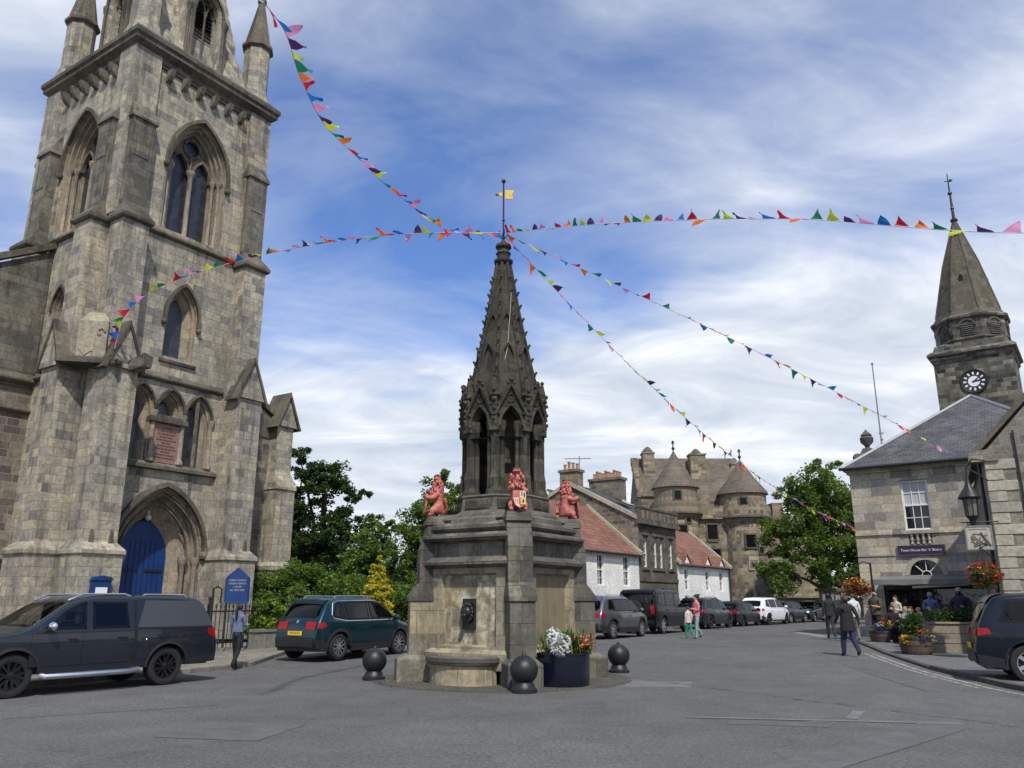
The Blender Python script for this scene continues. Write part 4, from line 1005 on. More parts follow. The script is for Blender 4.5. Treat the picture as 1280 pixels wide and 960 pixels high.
# ------------------------------------------------------------------ skinned figures (lions, people)
def skin(joints, bones, sub=2, root=None):
    """joints: {name: ((x,y,z), r or (rx,ry))}; bones: [(a,b)] -> mesh of one continuous skin"""
    names = list(joints); idx = {n: i for i, n in enumerate(names)}
    me = bpy.data.meshes.new('tmp'); me.from_pydata([joints[n][0] for n in names], [(idx[a], idx[b]) for a, b in bones], [])
    o = bpy.data.objects.new('tmp', me); COL.objects.link(o)
    sm = o.modifiers.new('s', 'SKIN'); sm.use_smooth_shade = True; sm.branch_smoothing = 0.4
    lay = me.skin_vertices[0].data
    for n in names:
        r = joints[n][1]; lay[idx[n]].radius = r if isinstance(r, tuple) else (r, r)
        lay[idx[n]].use_root = (n == (root or names[0]))
    if sub: o.modifiers.new('u', 'SUBSURF').levels = sub
    dg = bpy.context.evaluated_depsgraph_get()
    out = bpy.data.meshes.new_from_object(o.evaluated_get(dg))
    bpy.data.objects.remove(o); bpy.data.meshes.remove(me)
    return out
def append_mesh(mb, me, m=0, M4=None):
    old = mb.M
    if M4 is not None: mb.M = mb.M @ M4
    mb.add([tuple(v.co) for v in me.vertices], [tuple(p.vertices) for p in me.polygons], m); mb.M = old

def lionpaint():
    t = NT('lion_pink_paint'); ob = t.coord('Object')
    c = t.ramp(t.noise(ob, 9, 5, .6), [(0.3, (.43,.105,.085)), (0.7, (.60,.195,.15))])
    c = t.mix(t.math('MULTIPLY', t.ramp(t.noise(ob, 11, 7, .75), [(0.50, 0), (0.60, 1)]), .7), c, (.16,.045,.04)); c = t.mix(t.math('MULTIPLY', t.ramp(t.noise(ob, 19, 6, .7), [(0.60, 0), (0.66, 1)]), .5), c, (.70,.42,.36))
    t.base(c); t.set(Roughness=.6, Normal=t.bump(t.noise(ob, 38, 5, .7), .8, .02)); return t.mat
M['lion'] = lionpaint()
M['heraldic'] = plain('heraldic_cream', (.62,.56,.42), .6, var=.15, scale=20)
M['shieldred'] = plain('heraldic_red', (.40,.05,.04), .5)
M['shieldgold'] = plain('heraldic_yellow', (.62,.42,.10), .5)
def lion(label, loc, rz, full):
    """upright lion statue (faces -y) gripping a shield in front; metres, about 0.9 high"""
    t = thing('lion_statue', label, 'statue', loc, rz, 'painted lions on the fountain corners')
    t.scale = (.95, .95, .95)
    J = {'pel': ((0, .06, .20), (.155, .15)), 'belly': ((0, .05, .36), (.13, .13)), 'chest': ((0, .02, .53), (.155, .15)), 'neck': ((0, .0, .66), .13), 'head': ((0, -.03, .77), (.135, .145)), 'muz': ((0, -.155, .74), (.075, .065)), 'crown': ((0, .0, .87), .085),
         'shL': ((.13, -.02, .54), .08), 'elL': ((.19, -.14, .44), .065), 'haL': ((.13, -.30, .46), .062), 'shR': ((-.13, -.02, .54), .08), 'elR': ((-.20, -.14, .48), .065), 'haR': ((-.13, -.29, .56), .062),
         'hiL': ((.12, -.02, .16), .11), 'knL': ((.17, -.16, .15), .085), 'anL': ((.15, -.12, .05), .06), 'toL': ((.15, -.23, .035), .055), 'hiR': ((-.12, -.02, .16), .11), 'knR': ((-.17, -.16, .15), .085), 'anR': ((-.15, -.12, .05), .06), 'toR': ((-.15, -.23, .035), .055),
         'ta': ((0, .19, .10), .05), 'tb': ((.10, .24, .20), .035), 'tc': ((.17, .20, .36), .03), 'td': ((.15, .16, .46), .055)}
    B = [('pel','belly'),('belly','chest'),('chest','neck'),('neck','head'),('head','muz'),('head','crown'),('chest','shL'),('shL','elL'),('elL','haL'),('chest','shR'),('shR','elR'),('elR','haR'),
         ('pel','hiL'),('hiL','knL'),('knL','anL'),('anL','toL'),('pel','hiR'),('hiR','knR'),('knR','anR'),('anR','toR'),('pel','ta'),('ta','tb'),('tb','tc'),('tc','td')]
    mb = MB(); append_mesh(mb, skin(J, B, 2))
    bd = mb.build('body', M['lion'], t, smooth=0)
    mb = MB(); rr = random.Random(int(rz*100) + 9)
    for i in range(110):        # curling mane locks
        a = rr.uniform(0, 2*PI); z = rr.uniform(.52, .88); r = .135 + .03*rr.random() - max(0, (z - .8))*.8
        if abs(math.atan2(sin(a + PI/2), cos(a + PI/2))) < .75 and z > .66: continue
        mb.ball((r*cos(a)*1.05, -.01 + r*sin(a)*1.0, z), rr.uniform(.022, .036), 6, 5, sc=(1, 1, 1.7))
    mb.build('mane', M['lion'], t, smooth=0)
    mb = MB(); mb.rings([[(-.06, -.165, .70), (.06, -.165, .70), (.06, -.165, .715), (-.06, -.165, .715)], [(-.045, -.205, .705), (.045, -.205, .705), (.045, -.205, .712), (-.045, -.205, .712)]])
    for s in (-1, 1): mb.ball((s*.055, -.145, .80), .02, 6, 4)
    mb.build('mouth_and_eyes', M['darkvoid'], bd)  # dark mouth slit and eye balls
    mb = MB(); mb.lathe([(.085, .0), (.10, .02), (.085, .05), (.10, .09), (.05, .07)], 8, (0, 0, .915)); mb.build('crown', M['lion'], t)
    sh = [(-.15, .46), (-.155, .25), (-.10, .12), (0, .05), (.10, .12), (.155, .25), (.15, .46)]
    mb = MB(); mb.M = Tr(0, -.33, .0) @ Rx(-.12); mb.extr([(x, z) for x, z in sh][::1], 0, .035, 0)
    s_ = mb.build('shield', M['lion'], t)
    if full:
        mb = MB(); mb.M = Tr(0, -.336, .0) @ Rx(-.12)
        for k in range(4): mb.box(-.14 + k*.037, -.125 + k*.037, -.006, .002, .14 + .012*(3-k), .27)
        mb.build('red_pales', M['shieldred'], s_)
        mb = MB(); mb.M = Tr(0, -.336, .0) @ Rx(-.12); mb.extr([(.01, .29), (.145, .29), (.145, .45), (.01, .45)], -.003, .003); mb.build('cream_quarter', M['heraldic'], s_)
        mb = MB(); mb.M = Tr(0, -.334, .0) @ Rx(-.12); mb.extr([(-.145, .29), (-.145, .25), (-.10, .13), (-.01, .08), (-.01, .29)], -.003, .003); mb.build('cream_quarter', M['heraldic'], s_)
        mb = MB(); mb.M = Tr(0, -.336, .0) @ Rx(-.12); mb.box(.02, .14, -.004, .004, .14, .28); mb.build('gold_quarter', M['shieldgold'], s_)
        mb = MB(); mb.M = Tr(0, -.342, .0) @ Rx(-.12); mb.box(.04, .065, -.004, .004, .33, .44); mb.box(.09, .125, -.004, .004, .31, .41); mb.box(.06, .10, -.004, .004, .18, .25); mb.build('black_charges', M['black'], s_)
    return t
def fw(x, y, z): 
    c, s = cos(FTH), sin(FTH); return (FC.x + c*x - s*y, FC.y + s*x + c*y, z)
lion('pink crowned lion facing the viewer with a quartered pink and cream shield', fw(0, -1.56, 3.56), FTH, True)
lion('pink crowned lion in side view looking left, on the church side of the fountain', fw(-1.56, 0, 3.56), FTH - PI/2, False)
lion('pink crowned lion in side view looking right, in front of the red roof', fw(1.56, 0, 3.56), FTH + PI/2, False)
lion('pink crowned lion on the rear corner of the fountain, hidden by the columns', fw(0, 1.56, 3.56), FTH + PI, False)

# ------------------------------------------------------------------ bollards
proto = None
for x, y, lab in ((0.23, 16.41, 'round black iron bollard before the front corner of the fountain, nearest to the viewer'), (-3.06, 18.97, 'round black iron bollard left of the fountain, in front of the teal car'), (2.61, 20.82, 'round black iron bollard standing on the road right of the flower tub')):
    if proto is None:
        t = thing('bollard', lab, 'bollard', (x, y, .02), 0, 'ball bollards around the fountain')
        mb = MB(); mb.lathe([(.27*sin(a), .39 - .27*cos(a)) for a in [PI*(.12 + .88*i/20)*1.0 for i in range(20)]] + [(.02, .665)], 28); mb.build('ball', M['bollard'], t, smooth=60)
        mb = MB(); mb.lathe([(.25, -.05), (.25, .05), (.22, .07), (.20, .11), (.17, .16), (.16, .2)], 24); mb.build('base', M['bollard'], t, smooth=40)
        mb = MB(); mb.lathe([(.045, .655), (.04, .68), (.02, .70)], 12); mb.build('stud', M['bollard'], t, smooth=40)
        proto = t
    else:
        c = copy_tree(proto, None, lab); c.location = (x, y, .02)

# ------------------------------------------------------------------ foliage helpers
def leaf_cloud(mb, centers, n, size, rr, m=0, sx=1.0, up=0.3):
    """n leaf quads around each (x,y,z,rx,ry,rz) clump"""
    for cx, cy, cz, rx, ry, rz_ in centers:
        for i in range(n):
            d = V((rr.gauss(0, 1), rr.gauss(0, 1), rr.gauss(0, 1))).normalized() * (rr.random() ** 0.45)
            p = V((cx + d.x*rx, cy + d.y*ry, cz + d.z*rz_))
            a = V((rr.gauss(0, 1), rr.gauss(0, 1), rr.gauss(0, 1)*.6)).normalized()
            b = a.cross(V((rr.gauss(0, 1), rr.gauss(0, 1), rr.gauss(0, 1) + up))).normalized()
            s = size*rr.uniform(.6, 1.35)
            mb.add([tuple(p - a*s), tuple(p + b*s*.5*sx), tuple(p + a*s), tuple(p - b*s*.5*sx)], [(0, 1, 2, 3)], m)
def flowers(mb, pts, size, rr, m=0):
    for p in pts:
        for k in range(5):
            a = 2*PI*k/5 + rr.random(); s = size*rr.uniform(.7, 1.2); t = rr.uniform(.1, .7)
            q = V(p); d1 = V((cos(a), sin(a), t)).normalized(); d2 = V((cos(a + .9), sin(a + .9), t*.7)).normalized()
            mb.add([tuple(q), tuple(q + d1*s*.8), tuple(q + (d1 + d2)*s*.6), tuple(q + d2*s*.8)], [(0, 1, 2, 3)], m)
def petal(name, c, var=.25): 
    t = NT(name); g_ = t.n('ShaderNodeNewGeometry'); t.base(t.ramp(g_.outputs['Random Per Island'], [(0, tuple(x*(1-var) for x in c)), (1, tuple(min(1, x*(1+var)) for x in c))])); t.set(Roughness=.6); return t.mat
M['leaf'] = leafmat('bright_foliage', (.06,.11,.018), (.13,.21,.04), (.20,.28,.065), .45)
M['leafdark'] = leafmat('dark_foliage', (.022,.044,.011), (.05,.092,.02), (.085,.14,.034), .4)
M['leafmid'] = leafmat('mid_foliage', (.055,.092,.018), (.12,.185,.036), (.19,.26,.06), .48)
M['leafyellow'] = leafmat('golden_foliage', (.30,.27,.02), (.50,.43,.03), (.62,.52,.06), .3)
M['leaflime'] = leafmat('lime_foliage', (.08,.15,.015), (.20,.30,.03), (.30,.38,.05), .3)
M['silver'] = leafmat('silver_foliage', (.40,.42,.40), (.55,.57,.54), (.70,.72,.70), .1)
M['f_red'] = petal('red_petals', (.50,.02,.02)); M['f_orange'] = petal('orange_petals', (.65,.13,.02)); M['f_yellow'] = petal('yellow_petals', (.70,.50,.03))
M['f_purple'] = petal('violet_petals', (.08,.06,.40)); M['f_white'] = petal('white_petals', (.75,.75,.72), .1); M['f_coral'] = petal('coral_petals', (.62,.20,.10)); M['f_pink'] = petal('pink_petals', (.62,.12,.18))

# planter against the right face
pc = (1.02, 17.72, 0)
tub = thing('flower_tub', 'round navy flower tub with silver foliage and coral blooms against the fountain', 'planter', (pc[0], pc[1], .02), FTH + PI/4)
def dsh(r, z):        # round at the front, flat against the stone at the back
    return [(r*cos(2*PI*k/40), min(r*sin(2*PI*k/40), .26), z) for k in range(40)]
mb = MB(); mb.rings([dsh(r, z) for r, z in [(.58, 0), (.59, .03), (.60, .60), (.62, .61), (.62, .65), (.57, .65), (.56, .58)]], cap1=False); mb.build('tub', M['navy'], tub, smooth=40)
mb = MB(); mb.rings([dsh(.57, .57), dsh(.3, .60), dsh(.02, .61)]); mb.build('soil', M['soil'], tub)
rr = random.Random(11)
mb = MB(); leaf_cloud(mb, [(-.34, -.14, .82, .27, .28, .24), (-.24, .02, .92, .22, .2, .22), (-.50, -.25, .74, .20, .18, .18)], 200, .06, rr); mb.build('silver_plant', M['silver'], tub)
mb = MB()
for k in range(150):
    a = rr.uniform(0, 2*PI); x0, y0 = .08 + rr.gauss(0, .15), rr.gauss(0, .16); l = rr.uniform(.3, .52); t = rr.uniform(.3, 1.1)
    p0_ = V((x0, y0, .60)); d = V((cos(a)*sin(t*.6), sin(a)*sin(t*.6), cos(t*.5))); p1_ = p0_ + d*l; p2_ = p1_ + V((cos(a)*.12, sin(a)*.12, -.02)); wv = V((-sin(a), cos(a), 0))*.022
    mb.add([tuple(p0_ - wv*.5), tuple(p0_ + wv*.5), tuple(p1_ + wv), tuple(p1_ - wv), tuple(p2_)], [(0, 1, 2, 3), (3, 2, 4)])
mb.build('green_plant', M['leaf'], tub)
mb = MB(); leaf_cloud(mb, [(.38, -.2, .70, .25, .3, .13)], 180, .05, rr); mb.build('geranium_leaves', M['leafmid'], tub)
mb = MB(); flowers(mb, [(.34 + max(-.24, min(.24, rr.gauss(0, .14))), -.26 + max(-.24, min(.24, rr.gauss(0, .16))), .78 + rr.uniform(-.06, .15)) for k in range(100)], .07, rr); mb.build('coral_flowers', M['f_coral'], tub)
# ------------------------------------------------------------------ vehicles
def chaikin(P, n=2, keep=()):
    for _ in range(n):
        Q = [P[0]]
        for a, b in zip(P[:-1], P[1:]):
            Q.append((a[0]*.75 + b[0]*.25, a[1]*.75 + b[1]*.25)); Q.append((a[0]*.25 + b[0]*.75, a[1]*.25 + b[1]*.75))
        Q.append(P[-1]); P = Q
    return P
def interp(T, x):
    if x <= T[0][0]: return T[0][1]
    for (a, p), (b, q) in zip(T[:-1], T[1:]):
        if x <= b: return p + (q - p)*(x - a)/(b - a)
    return T[-1][1]
class Car:
    """local frame: +x forward, y left, z up, origin on the ground midway between bumpers"""
    def __init__(s, name, label, cat, loc, heading, L, W, top, belt, wheels, rad, colour, tumble=.28, zb=.26, group=None, endk=.14, endp=5, rr=.10, low=.05, win=(), screens=()):
        s.root = thing(name, label, cat, loc, heading, group)
        s.L, s.W, s.belt, s.tum, s.zb, s.wheels, s.rad, s.endk, s.endp, s.rr, s.low = L, W, belt, tumble, zb, wheels, rad, endk, endp, rr, low
        s.prof = chaikin(top, 2)
        # resample the silhouette evenly, rear to front
        P = [V((x, z)) for x, z in s.prof]; d = [0]
        for a, b in zip(P[:-1], P[1:]): d.append(d[-1] + (b - a).length)
        N = 200; s.st = []; j = 0; s.win = win; s.screens = screens
        for i in range(N + 1):
            t = d[-1]*i/N
            while j < len(d) - 2 and d[j+1] < t: j += 1
            f = (t - d[j])/max(d[j+1] - d[j], 1e-6); s.st.append(P[j].lerp(P[j+1], f))
        s.total = d[-1]; s.paint = colour
        s.body()
    def bz(s): return s.belt
    def hw(s, x, z):
        p = min(1, abs(x)/(s.L/2)); plan = s.W/2*(1 - s.endk*p**s.endp)
        y = plan
        if z > s.belt: y -= s.tum*(z - s.belt) + .02
        else:
            k = (s.belt - z)/max(s.belt - s.zb, .01)
            y -= s.low*max(0, k - .45)**1.5*1.6 + .02*(1 - min(1, k/.25))**2
        return y
    def bottom(s, x):
        z = s.zb + (.10 if abs(x) > s.L/2 - .35 else 0)
        for wx in s.wheels:
            r = s.rad + .065; d = abs(x - wx)
            if d < r: z = max(z, s.rad + math.sqrt(r*r - d*d) - .0)
        return z
    def body(s):
        rs = []
        for p in s.st:
            x, zt = p.x, p.y; zb = min(s.bottom(x), zt - .02); r = min(s.rr, (zt - zb)*.45)
            zc = zt - r; ring = []
            for i in range(27):
                z = zb + (zc - zb)*i/26; ring.append((s.hw(x, z), z))
            y0 = s.hw(x, zt) 
            for i in range(1, 6):
                a = PI/2*i/5; z = zc + r*sin(a); ring.append((s.hw(x, zc) + (s.hw(x, z) - s.hw(x, zc)) - r*(1 - cos(a)), z))
            ye = ring[-1][0]
            for i in range(1, 5):
                f = 1 - i/4; ring.append((ye*f, zt + .025*(1 - f*f)))
            full = [(x, y, z) for y, z in ring] + [(x, -y, z) for y, z in ring[-2::-1]]
            rs.append(full)
        mb = MB(); mb.rings(rs, close=False, cap0=False, cap1=False)
        if s.win or s.screens:
            n = len(rs[0]); keep = []; sf = [s.frac(*q) for sc in s.screens for q in sc[:2]]
            def inside(poly, x, z, m):
                sg = 0
                for (ax_, az_), (bx_, bz_) in zip(poly, poly[1:] + poly[:1]):
                    c_ = ((bx_ - ax_)*(z - az_) - (bz_ - az_)*(x - ax_))/math.hypot(bx_ - ax_, bz_ - az_)
                    if sg == 0: sg = 1 if c_ > 0 else -1
                    if c_*sg < m: return False
                return True
            for fi, f in enumerate(mb.f):
                P = [mb.v[i] for i in f]; i0 = fi // (n - 1); j0 = fi % (n - 1)
                if j0 < 26 or j0 >= n - 27:
                    if any(all(inside(w_, q[0], q[2], .02) for q in P) for w_ in s.win): continue
                elif 31 <= j0 < n - 32:
                    fr = i0/(len(rs) - 1); ok = True
                    for k in range(0, len(sf), 2):
                        a_, b_ = min(sf[k], sf[k+1]), max(sf[k], sf[k+1])
                        if a_ + .008 < fr < b_ - .012: ok = False
                    if not ok: continue
                keep.append(f)
            mb.f = keep; mb.m = [0]*len(keep)
        s.bodyo = mb.build('body', s.paint, s.root, smooth=38)
        # dark underbody and wheel wells
        mb = MB(); h = s.W/2 - .12; mb.box(-s.L/2 + .18, s.L/2 - .18, -h, h, s.zb - .02, min(s.belt - .25, .72)); 
        mb.build('underbody', M['plastic'], s.root)
        if s.win: s.cabin()
    def cabin(s):
        z0 = s.belt - .42; hy = s.W/2 - .20
        xs = [p[0] for w_ in s.win for p in w_]; xf, xr = max(xs), min(xs)
        mb = MB(); mb.box(xr, xf, -hy, hy, .40, z0); mb.build('cabin_floor', M['lining'], s.root)
        mb = MB(); mb.rings([[(xf - .12, -hy, z0), (xf + .22, -hy, z0), (xf + .22, -hy, s.belt), (xf - .06, -hy, s.belt + .02)], [(xf - .12, hy, z0), (xf + .22, hy, z0), (xf + .22, hy, s.belt), (xf - .06, hy, s.belt + .02)]]); mb.build('dashboard', M['plastic'], s.root)
        mid = xr + (xf - xr)*.50
        for x, ys in ((mid, (-.38, .38)), (max(xr + .35, mid - .95), (-.45, 0, .45))):
            for y in ys:
                w_ = .24 if len(ys) == 2 else .22
                mb = MB(); mb.rings([[(x - .16, y - w_, z0), (x + .0, y - w_, z0), (x + .0, y + w_, z0), (x - .16, y + w_, z0)], [(x - .26, y - w_*.95, z0 + .5), (x - .12, y - w_*.95, z0 + .5), (x - .12, y + w_*.95, z0 + .5), (x - .26, y + w_*.95, z0 + .5)], [(x - .28, y - w_*.7, z0 + .58), (x - .17, y - w_*.7, z0 + .58), (x - .17, y + w_*.7, z0 + .58), (x - .28, y + w_*.7, z0 + .58)]])
                mb.box(x - .27, x - .18, y - .12, y + .12, z0 + .60, z0 + .78); mb.build('seat', M['seat'], s.root, bevel=.02)
        mb = MB(); cx, cz = xf - .42, s.belt - .02; mb.tube([(cx + .05*sin(a), -.38 + .18*cos(a), cz + .17*sin(a)) for a in [2*PI*k/14 for k in range(15)]], .015, 6); mb.build('steering_wheel', M['plastic'], s.root)
    # panel lying on the side surface: convex polygon (x,z)
    def side(s, poly, sgn, off=.004, nx=10, nz=4, clip=True):
        xs = [p[0] for p in poly]; x0, x1 = min(xs), max(xs); rows = []
        for i in range(nx + 1):
            x = x0 + (x1 - x0)*i/nx; x_ = min(max(x, x0 + 1e-4), x1 - 1e-4); zz = []
            for a, b in zip(poly, poly[1:] + poly[:1]):
                if (a[0] - x_)*(b[0] - x_) <= 0 and abs(a[0] - b[0]) > 1e-9: zz.append(a[1] + (b[1] - a[1])*(x_ - a[0])/(b[0] - a[0]))
            lo, hi = min(zz), max(zz)
            rows.append([(x, sgn*(s.hw(x, lo + (hi - lo)*j/nz) + off), lo + (hi - lo)*j/nz) for j in range(nz + 1)])
        vs = [p for r in rows for p in r]; m = nz + 1
        fs = [(i*m + j, (i+1)*m + j, (i+1)*m + j + 1, i*m + j + 1) for i in range(nx) for j in range(nz)]
        if sgn > 0: fs = [f[::-1] for f in fs]
        return vs, fs
    def sidepart(s, name, poly, mat, par=None, off=.004, both=True, sides=(1, -1), nx=10, nz=4, smooth=40):
        out = []
        for g_ in sides:
            mb = MB(); mb.add(*s.side(poly, g_, off, nx, nz)); out.append(mb.build(name, mat, par or s.root, smooth=smooth))
        return out
    def frit(s, poly, w_=.045):
        cx = sum(p[0] for p in poly)/len(poly); cz = sum(p[1] for p in poly)/len(poly)
        for sg in (1, -1):
            mb = MB()
            for a, b in zip(poly, poly[1:] + poly[:1]):
                L = math.hypot(b[0] - a[0], b[1] - a[1]); nx, nz = -(b[1] - a[1])/L, (b[0] - a[0])/L
                if (cx - a[0])*nx + (cz - a[1])*nz < 0: nx, nz = -nx, -nz
                n = max(2, int(L/.12)); rows = []
                for i in range(n + 1):
                    x, z = a[0] + (b[0] - a[0])*i/n, a[1] + (b[1] - a[1])*i/n; x2, z2 = x + nx*w_, z + nz*w_
                    rows.append([(x, sg*(s.hw(x, z) + .0075), z), (x2, sg*(s.hw(x2, z2) + .0075), z2)])
                mb.rings(rows, close=False, cap0=False, cap1=False)
            mb.build('window_seal', M['seal'], s.root)
    # panel lying on the silhouette (roof, screens, tail): between heights/positions given as predicate range of station fraction
    def top(s, t0, t1, f0, f1, off=.006, n=8, m=8, ins=0.0):
        rows = []
        for i in range(n + 1):
            t = t0 + (t1 - t0)*i/n; k = t*(len(s.st) - 1); a = int(min(k, len(s.st) - 2)); f = k - a
            p = s.st[a].lerp(s.st[a+1], f); q = (s.st[min(a+2, len(s.st)-1)] - s.st[max(a-1, 0)]).normalized(); nr = V((-q.y, q.x))
            if nr.length < .1: nr = V((0, 1))
            y = s.hw(p.x, p.y) - s.rr*.9
            rows.append([(p.x + nr.x*off, (f0 + (f1 - f0)*j/m)*y, p.y + nr.y*off + .025*(1 - (f0 + (f1 - f0)*j/m)**2)) for j in range(m + 1)])
        vs = [p for r in rows for p in r]; w_ = m + 1
        return vs, [(i*w_ + j, (i+1)*w_ + j, (i+1)*w_ + j + 1, i*w_ + j + 1) for i in range(n) for j in range(m)]
    def toppart(s, name, t0, t1, f0, f1, mat, par=None, off=.006, n=8, m=8):
        mb = MB(); mb.add(*s.top(t0, t1, f0, f1, off, n, m)); return mb.build(name, mat, par or s.root, smooth=50)
    def frac(s, x, z, rear=True):       # station fraction nearest to a silhouette point
        best = min(range(len(s.st)), key=lambda i: (s.st[i].x - x)**2 + (s.st[i].y - z)**2); return best/(len(s.st) - 1)
    def wheel(s, rim, spokes=5, width=.23, split=False, rimr=.66):
        R_ = s.rad; proto = None
        for wx in s.wheels:
            for sg in (1, -1):
                y = sg*(s.W/2 - width/2 - .035)
                if proto is None:
                    mb = MB(); w2 = width/2
                    mb.M = Rx(PI/2)
                    pr = [(R_*rimr, -w2 + .02), (R_*.80, -w2), (R_*.95, -w2 + .015), (R_, -w2 + .05), (R_, w2 - .05), (R_*.95, w2 - .015), (R_*.80, w2), (R_*rimr, w2 - .02)]
                    mb.lathe(pr, 32, cap0=True, cap1=False)
                    wo = mb.build('wheel', M['rubber'], s.root, smooth=35)
                    mb = MB(); mb.M = Rx(PI/2); mb.lathe([(R_*rimr, w2 - .018), (R_*rimr*.94, w2 - .012), (R_*rimr*.93, w2 - .07), (.02, w2 - .10)], 32, cap0=False, cap1=True)
                    mb.build('rim_barrel', M['darksteel'], wo, smooth=40)
                    mb = MB(); mb.M = Rx(PI/2)
                    for k in range(spokes):
                        a = 2*PI*k/spokes
                        for da in ((-.16, .16) if split else (0,)):
                            wd = R_*(.10 if split else .17)
                            mb.M = Rx(PI/2) @ Rz(a + da*0.0)
                            x0, x1 = R_*.10, R_*rimr*.96; c = da*R_*1.2
                            mb.rings([[(x0, c*.3 - wd*.5, w2 - .07), (x0, c*.3 + wd*.5, w2 - .07), (x0, c*.3 + wd*.5, w2 - .02), (x0, c*.3 - wd*.5, w2 - .02)], [(x1, c - wd*.62, w2 - .05), (x1, c + wd*.62, w2 - .05), (x1, c + wd*.55, w2 - .012), (x1, c - wd*.55, w2 - .012)]])
                    mb.M = Rx(PI/2); mb.lathe([(R_*.2, w2 - .07), (R_*.19, w2 - .02), (R_*.1, w2 - .012), (.01, w2 - .012)], 16)
                    mb.lathe([(R_*rimr, w2 - .03), (R_*rimr, w2 - .01), (R_*rimr*.94, w2 - .012), (R_*rimr*.94, w2 - .04)], 32, cap0=False, cap1=False)
                    mb.build('rim', rim, wo, smooth=35)
                    # rotate so that the face looks outwards: lathe axis +z -> -y
                    proto = wo; wo.location = (wx, y, R_); wo.rotation_euler.z = 0 if sg < 0 else PI
                else:
                    c = copy_tree(proto, s.root); c.location = (wx, y, R_); c.rotation_euler = (0, (wx*3.1 + sg) % 2, 0) if sg < 0 else (0, (wx*2.3) % 2, PI)
    def arches(s, mat, t=.07):
        for wx in s.wheels:
            for sg in (1, -1):
                mb = MB(); rs = []
                for i in range(17):
                    a = PI*i/16; r0, r1 = s.rad + .06, s.rad + .06 + t
                    pts = []
                    for r, o in ((r0, -.06), (r0, .022), (r1, .012), (r1, -.02)):
                        x, z = wx + r*cos(a), s.rad + r*sin(a)
                        if a in (0, PI): pass
                        pts.append((x, sg*(s.hw(x, max(z, s.zb)) + o), z))
                    rs.append(pts)
                mb.rings(rs); mb.build('wheel_arch', mat, s.root, smooth=40)
    def sill(s, mat, h=.13, off=.02):
        a, b = sorted(s.wheels); g_ = s.rad + .10
        s.sidepart('sill', [(a + g_, s.zb - .03), (b - g_, s.zb - .03), (b - g_, s.zb + h), (a + g_, s.zb + h)], mat, off=off, nx=6)
    def doors(s, xs, zt, zl, mat=None, handle=None):
        """shut lines as door panels between xs"""
        for i, (a, b) in enumerate(zip(xs[:-1], xs[1:])):
            poly = [(a, zl), (b, zl), (b, zt), (a, zt)]
            s.sidepart('door_seal', [(a - .012, zl - .012), (b + .012, zl - .012), (b + .012, zt + .01), (a - .012, zt + .01)], M['darkvoid'], off=.002)
            for d, sg in zip(s.sidepart('door', [(a + .004, zl), (b - .004, zl), (b - .004, zt), (a + .004, zt)], s.paint, off=.006, nz=8), (1, -1)):
                x = a + .10; z = zt - .14; mb = MB(); y = s.hw(x, z) + .006
                mb.rings([[(x, sg*(y), z), (x, sg*(y + .03), z), (x, sg*(y + .035), z + .035), (x, sg*y, z + .035)], [(x + .17, sg*(y), z + .01), (x + .17, sg*(y + .03), z + .01), (x + .17, sg*(y + .035), z + .04), (x + .17, sg*y, z + .04)]])
                mb.build('handle', handle or s.paint, d, smooth=40)
    def mirror(s, x, z, mat, cap=None):
        for sg in (1, -1):
            y = s.hw(x, z); mb = MB()
            mb.ball((x + .02, sg*(y + .16), z + .07), .12, 12, 8, sc=(.62, .95, .72)); mb.tube([(x + .06, sg*(y - .02), z - .01), (x + .04, sg*(y + .12), z + .03)], .03, 6)
            mb.build('wing_mirror', mat, s.root, smooth=60)
    def plate(s, x, z, mat, txt=None, rot=PI, nx=-1):
        mb = MB(); mb.box(-.26, .26, -.008, .008, -.056, .056); p = mb.build('number_plate', mat, s.root); p.location = (x, 0, z); p.rotation_euler.z = -PI/2 if nx < 0 else PI/2
        if txt: text('plate_letters', txt, .085, M['black'], p, Tr(0, -.010, 0) @ FACE, extrude=.001)
        return p

# ---- near dark grey pickup with a canopy
PK = paint('slate_grey_paint', (.022,.028,.038), .4, .32)
hd = math.atan2(15.49 - 17.92, -9.06 + 7.30)           # nose to the left, towards the viewer
def fwd(h): return V((cos(h), sin(h)))
def lft(h): return V((-sin(h), cos(h)))
mid = (V((-9.06, 15.49)) + V((-7.30, 17.92)))/2; wb = 3.02
# near side wheels are on its left-hand (+y) side
side_sign = 1 if lft(hd).dot(V((0, 0)) - mid) > 0 else -1
ctr = mid - lft(hd)*side_sign*(.96 - .15)
Lp = 5.3
top = [(-2.66, .48), (-2.68, .80), (-2.62, 1.05), (-2.50, 1.30), (-2.34, 1.62), (-2.20, 1.76), (-1.6, 1.80), (-.6, 1.81), (.15, 1.80), (.60, 1.70), (1.02, 1.42), (1.38, 1.17), (1.9, 1.10), (2.38, 1.00), (2.58, .82), (2.64, .60), (2.62, .42)]
PW1 = [(.30, 1.17), (1.06, 1.17), (.72, 1.50), (.42, 1.66), (.30, 1.68)]; PW2 = [(-.58, 1.17), (.18, 1.17), (.18, 1.68), (-.52, 1.67)]
pk = Car('pickup_truck', 'dark slate grey pickup with hard canopy parked before the church door', 'pickup', (ctr.x, ctr.y, 0), hd, Lp, 1.92, top, 1.13, (-1.46, 1.56), .385, PK, tumble=.24, zb=.40, rr=.09, endk=.10, endp=6, win=(PW1, PW2), screens=(((.66, 1.68), (1.34, 1.20)),))
for w_ in (PW1, PW2): pk.frit(w_)
pk.doors([-.62, .36, 1.30], 1.10, .52)
pk.sidepart('window', [(.30, 1.17), (1.06, 1.17), (.72, 1.50), (.42, 1.66), (.30, 1.68)], M['clearglass'], off=.006)
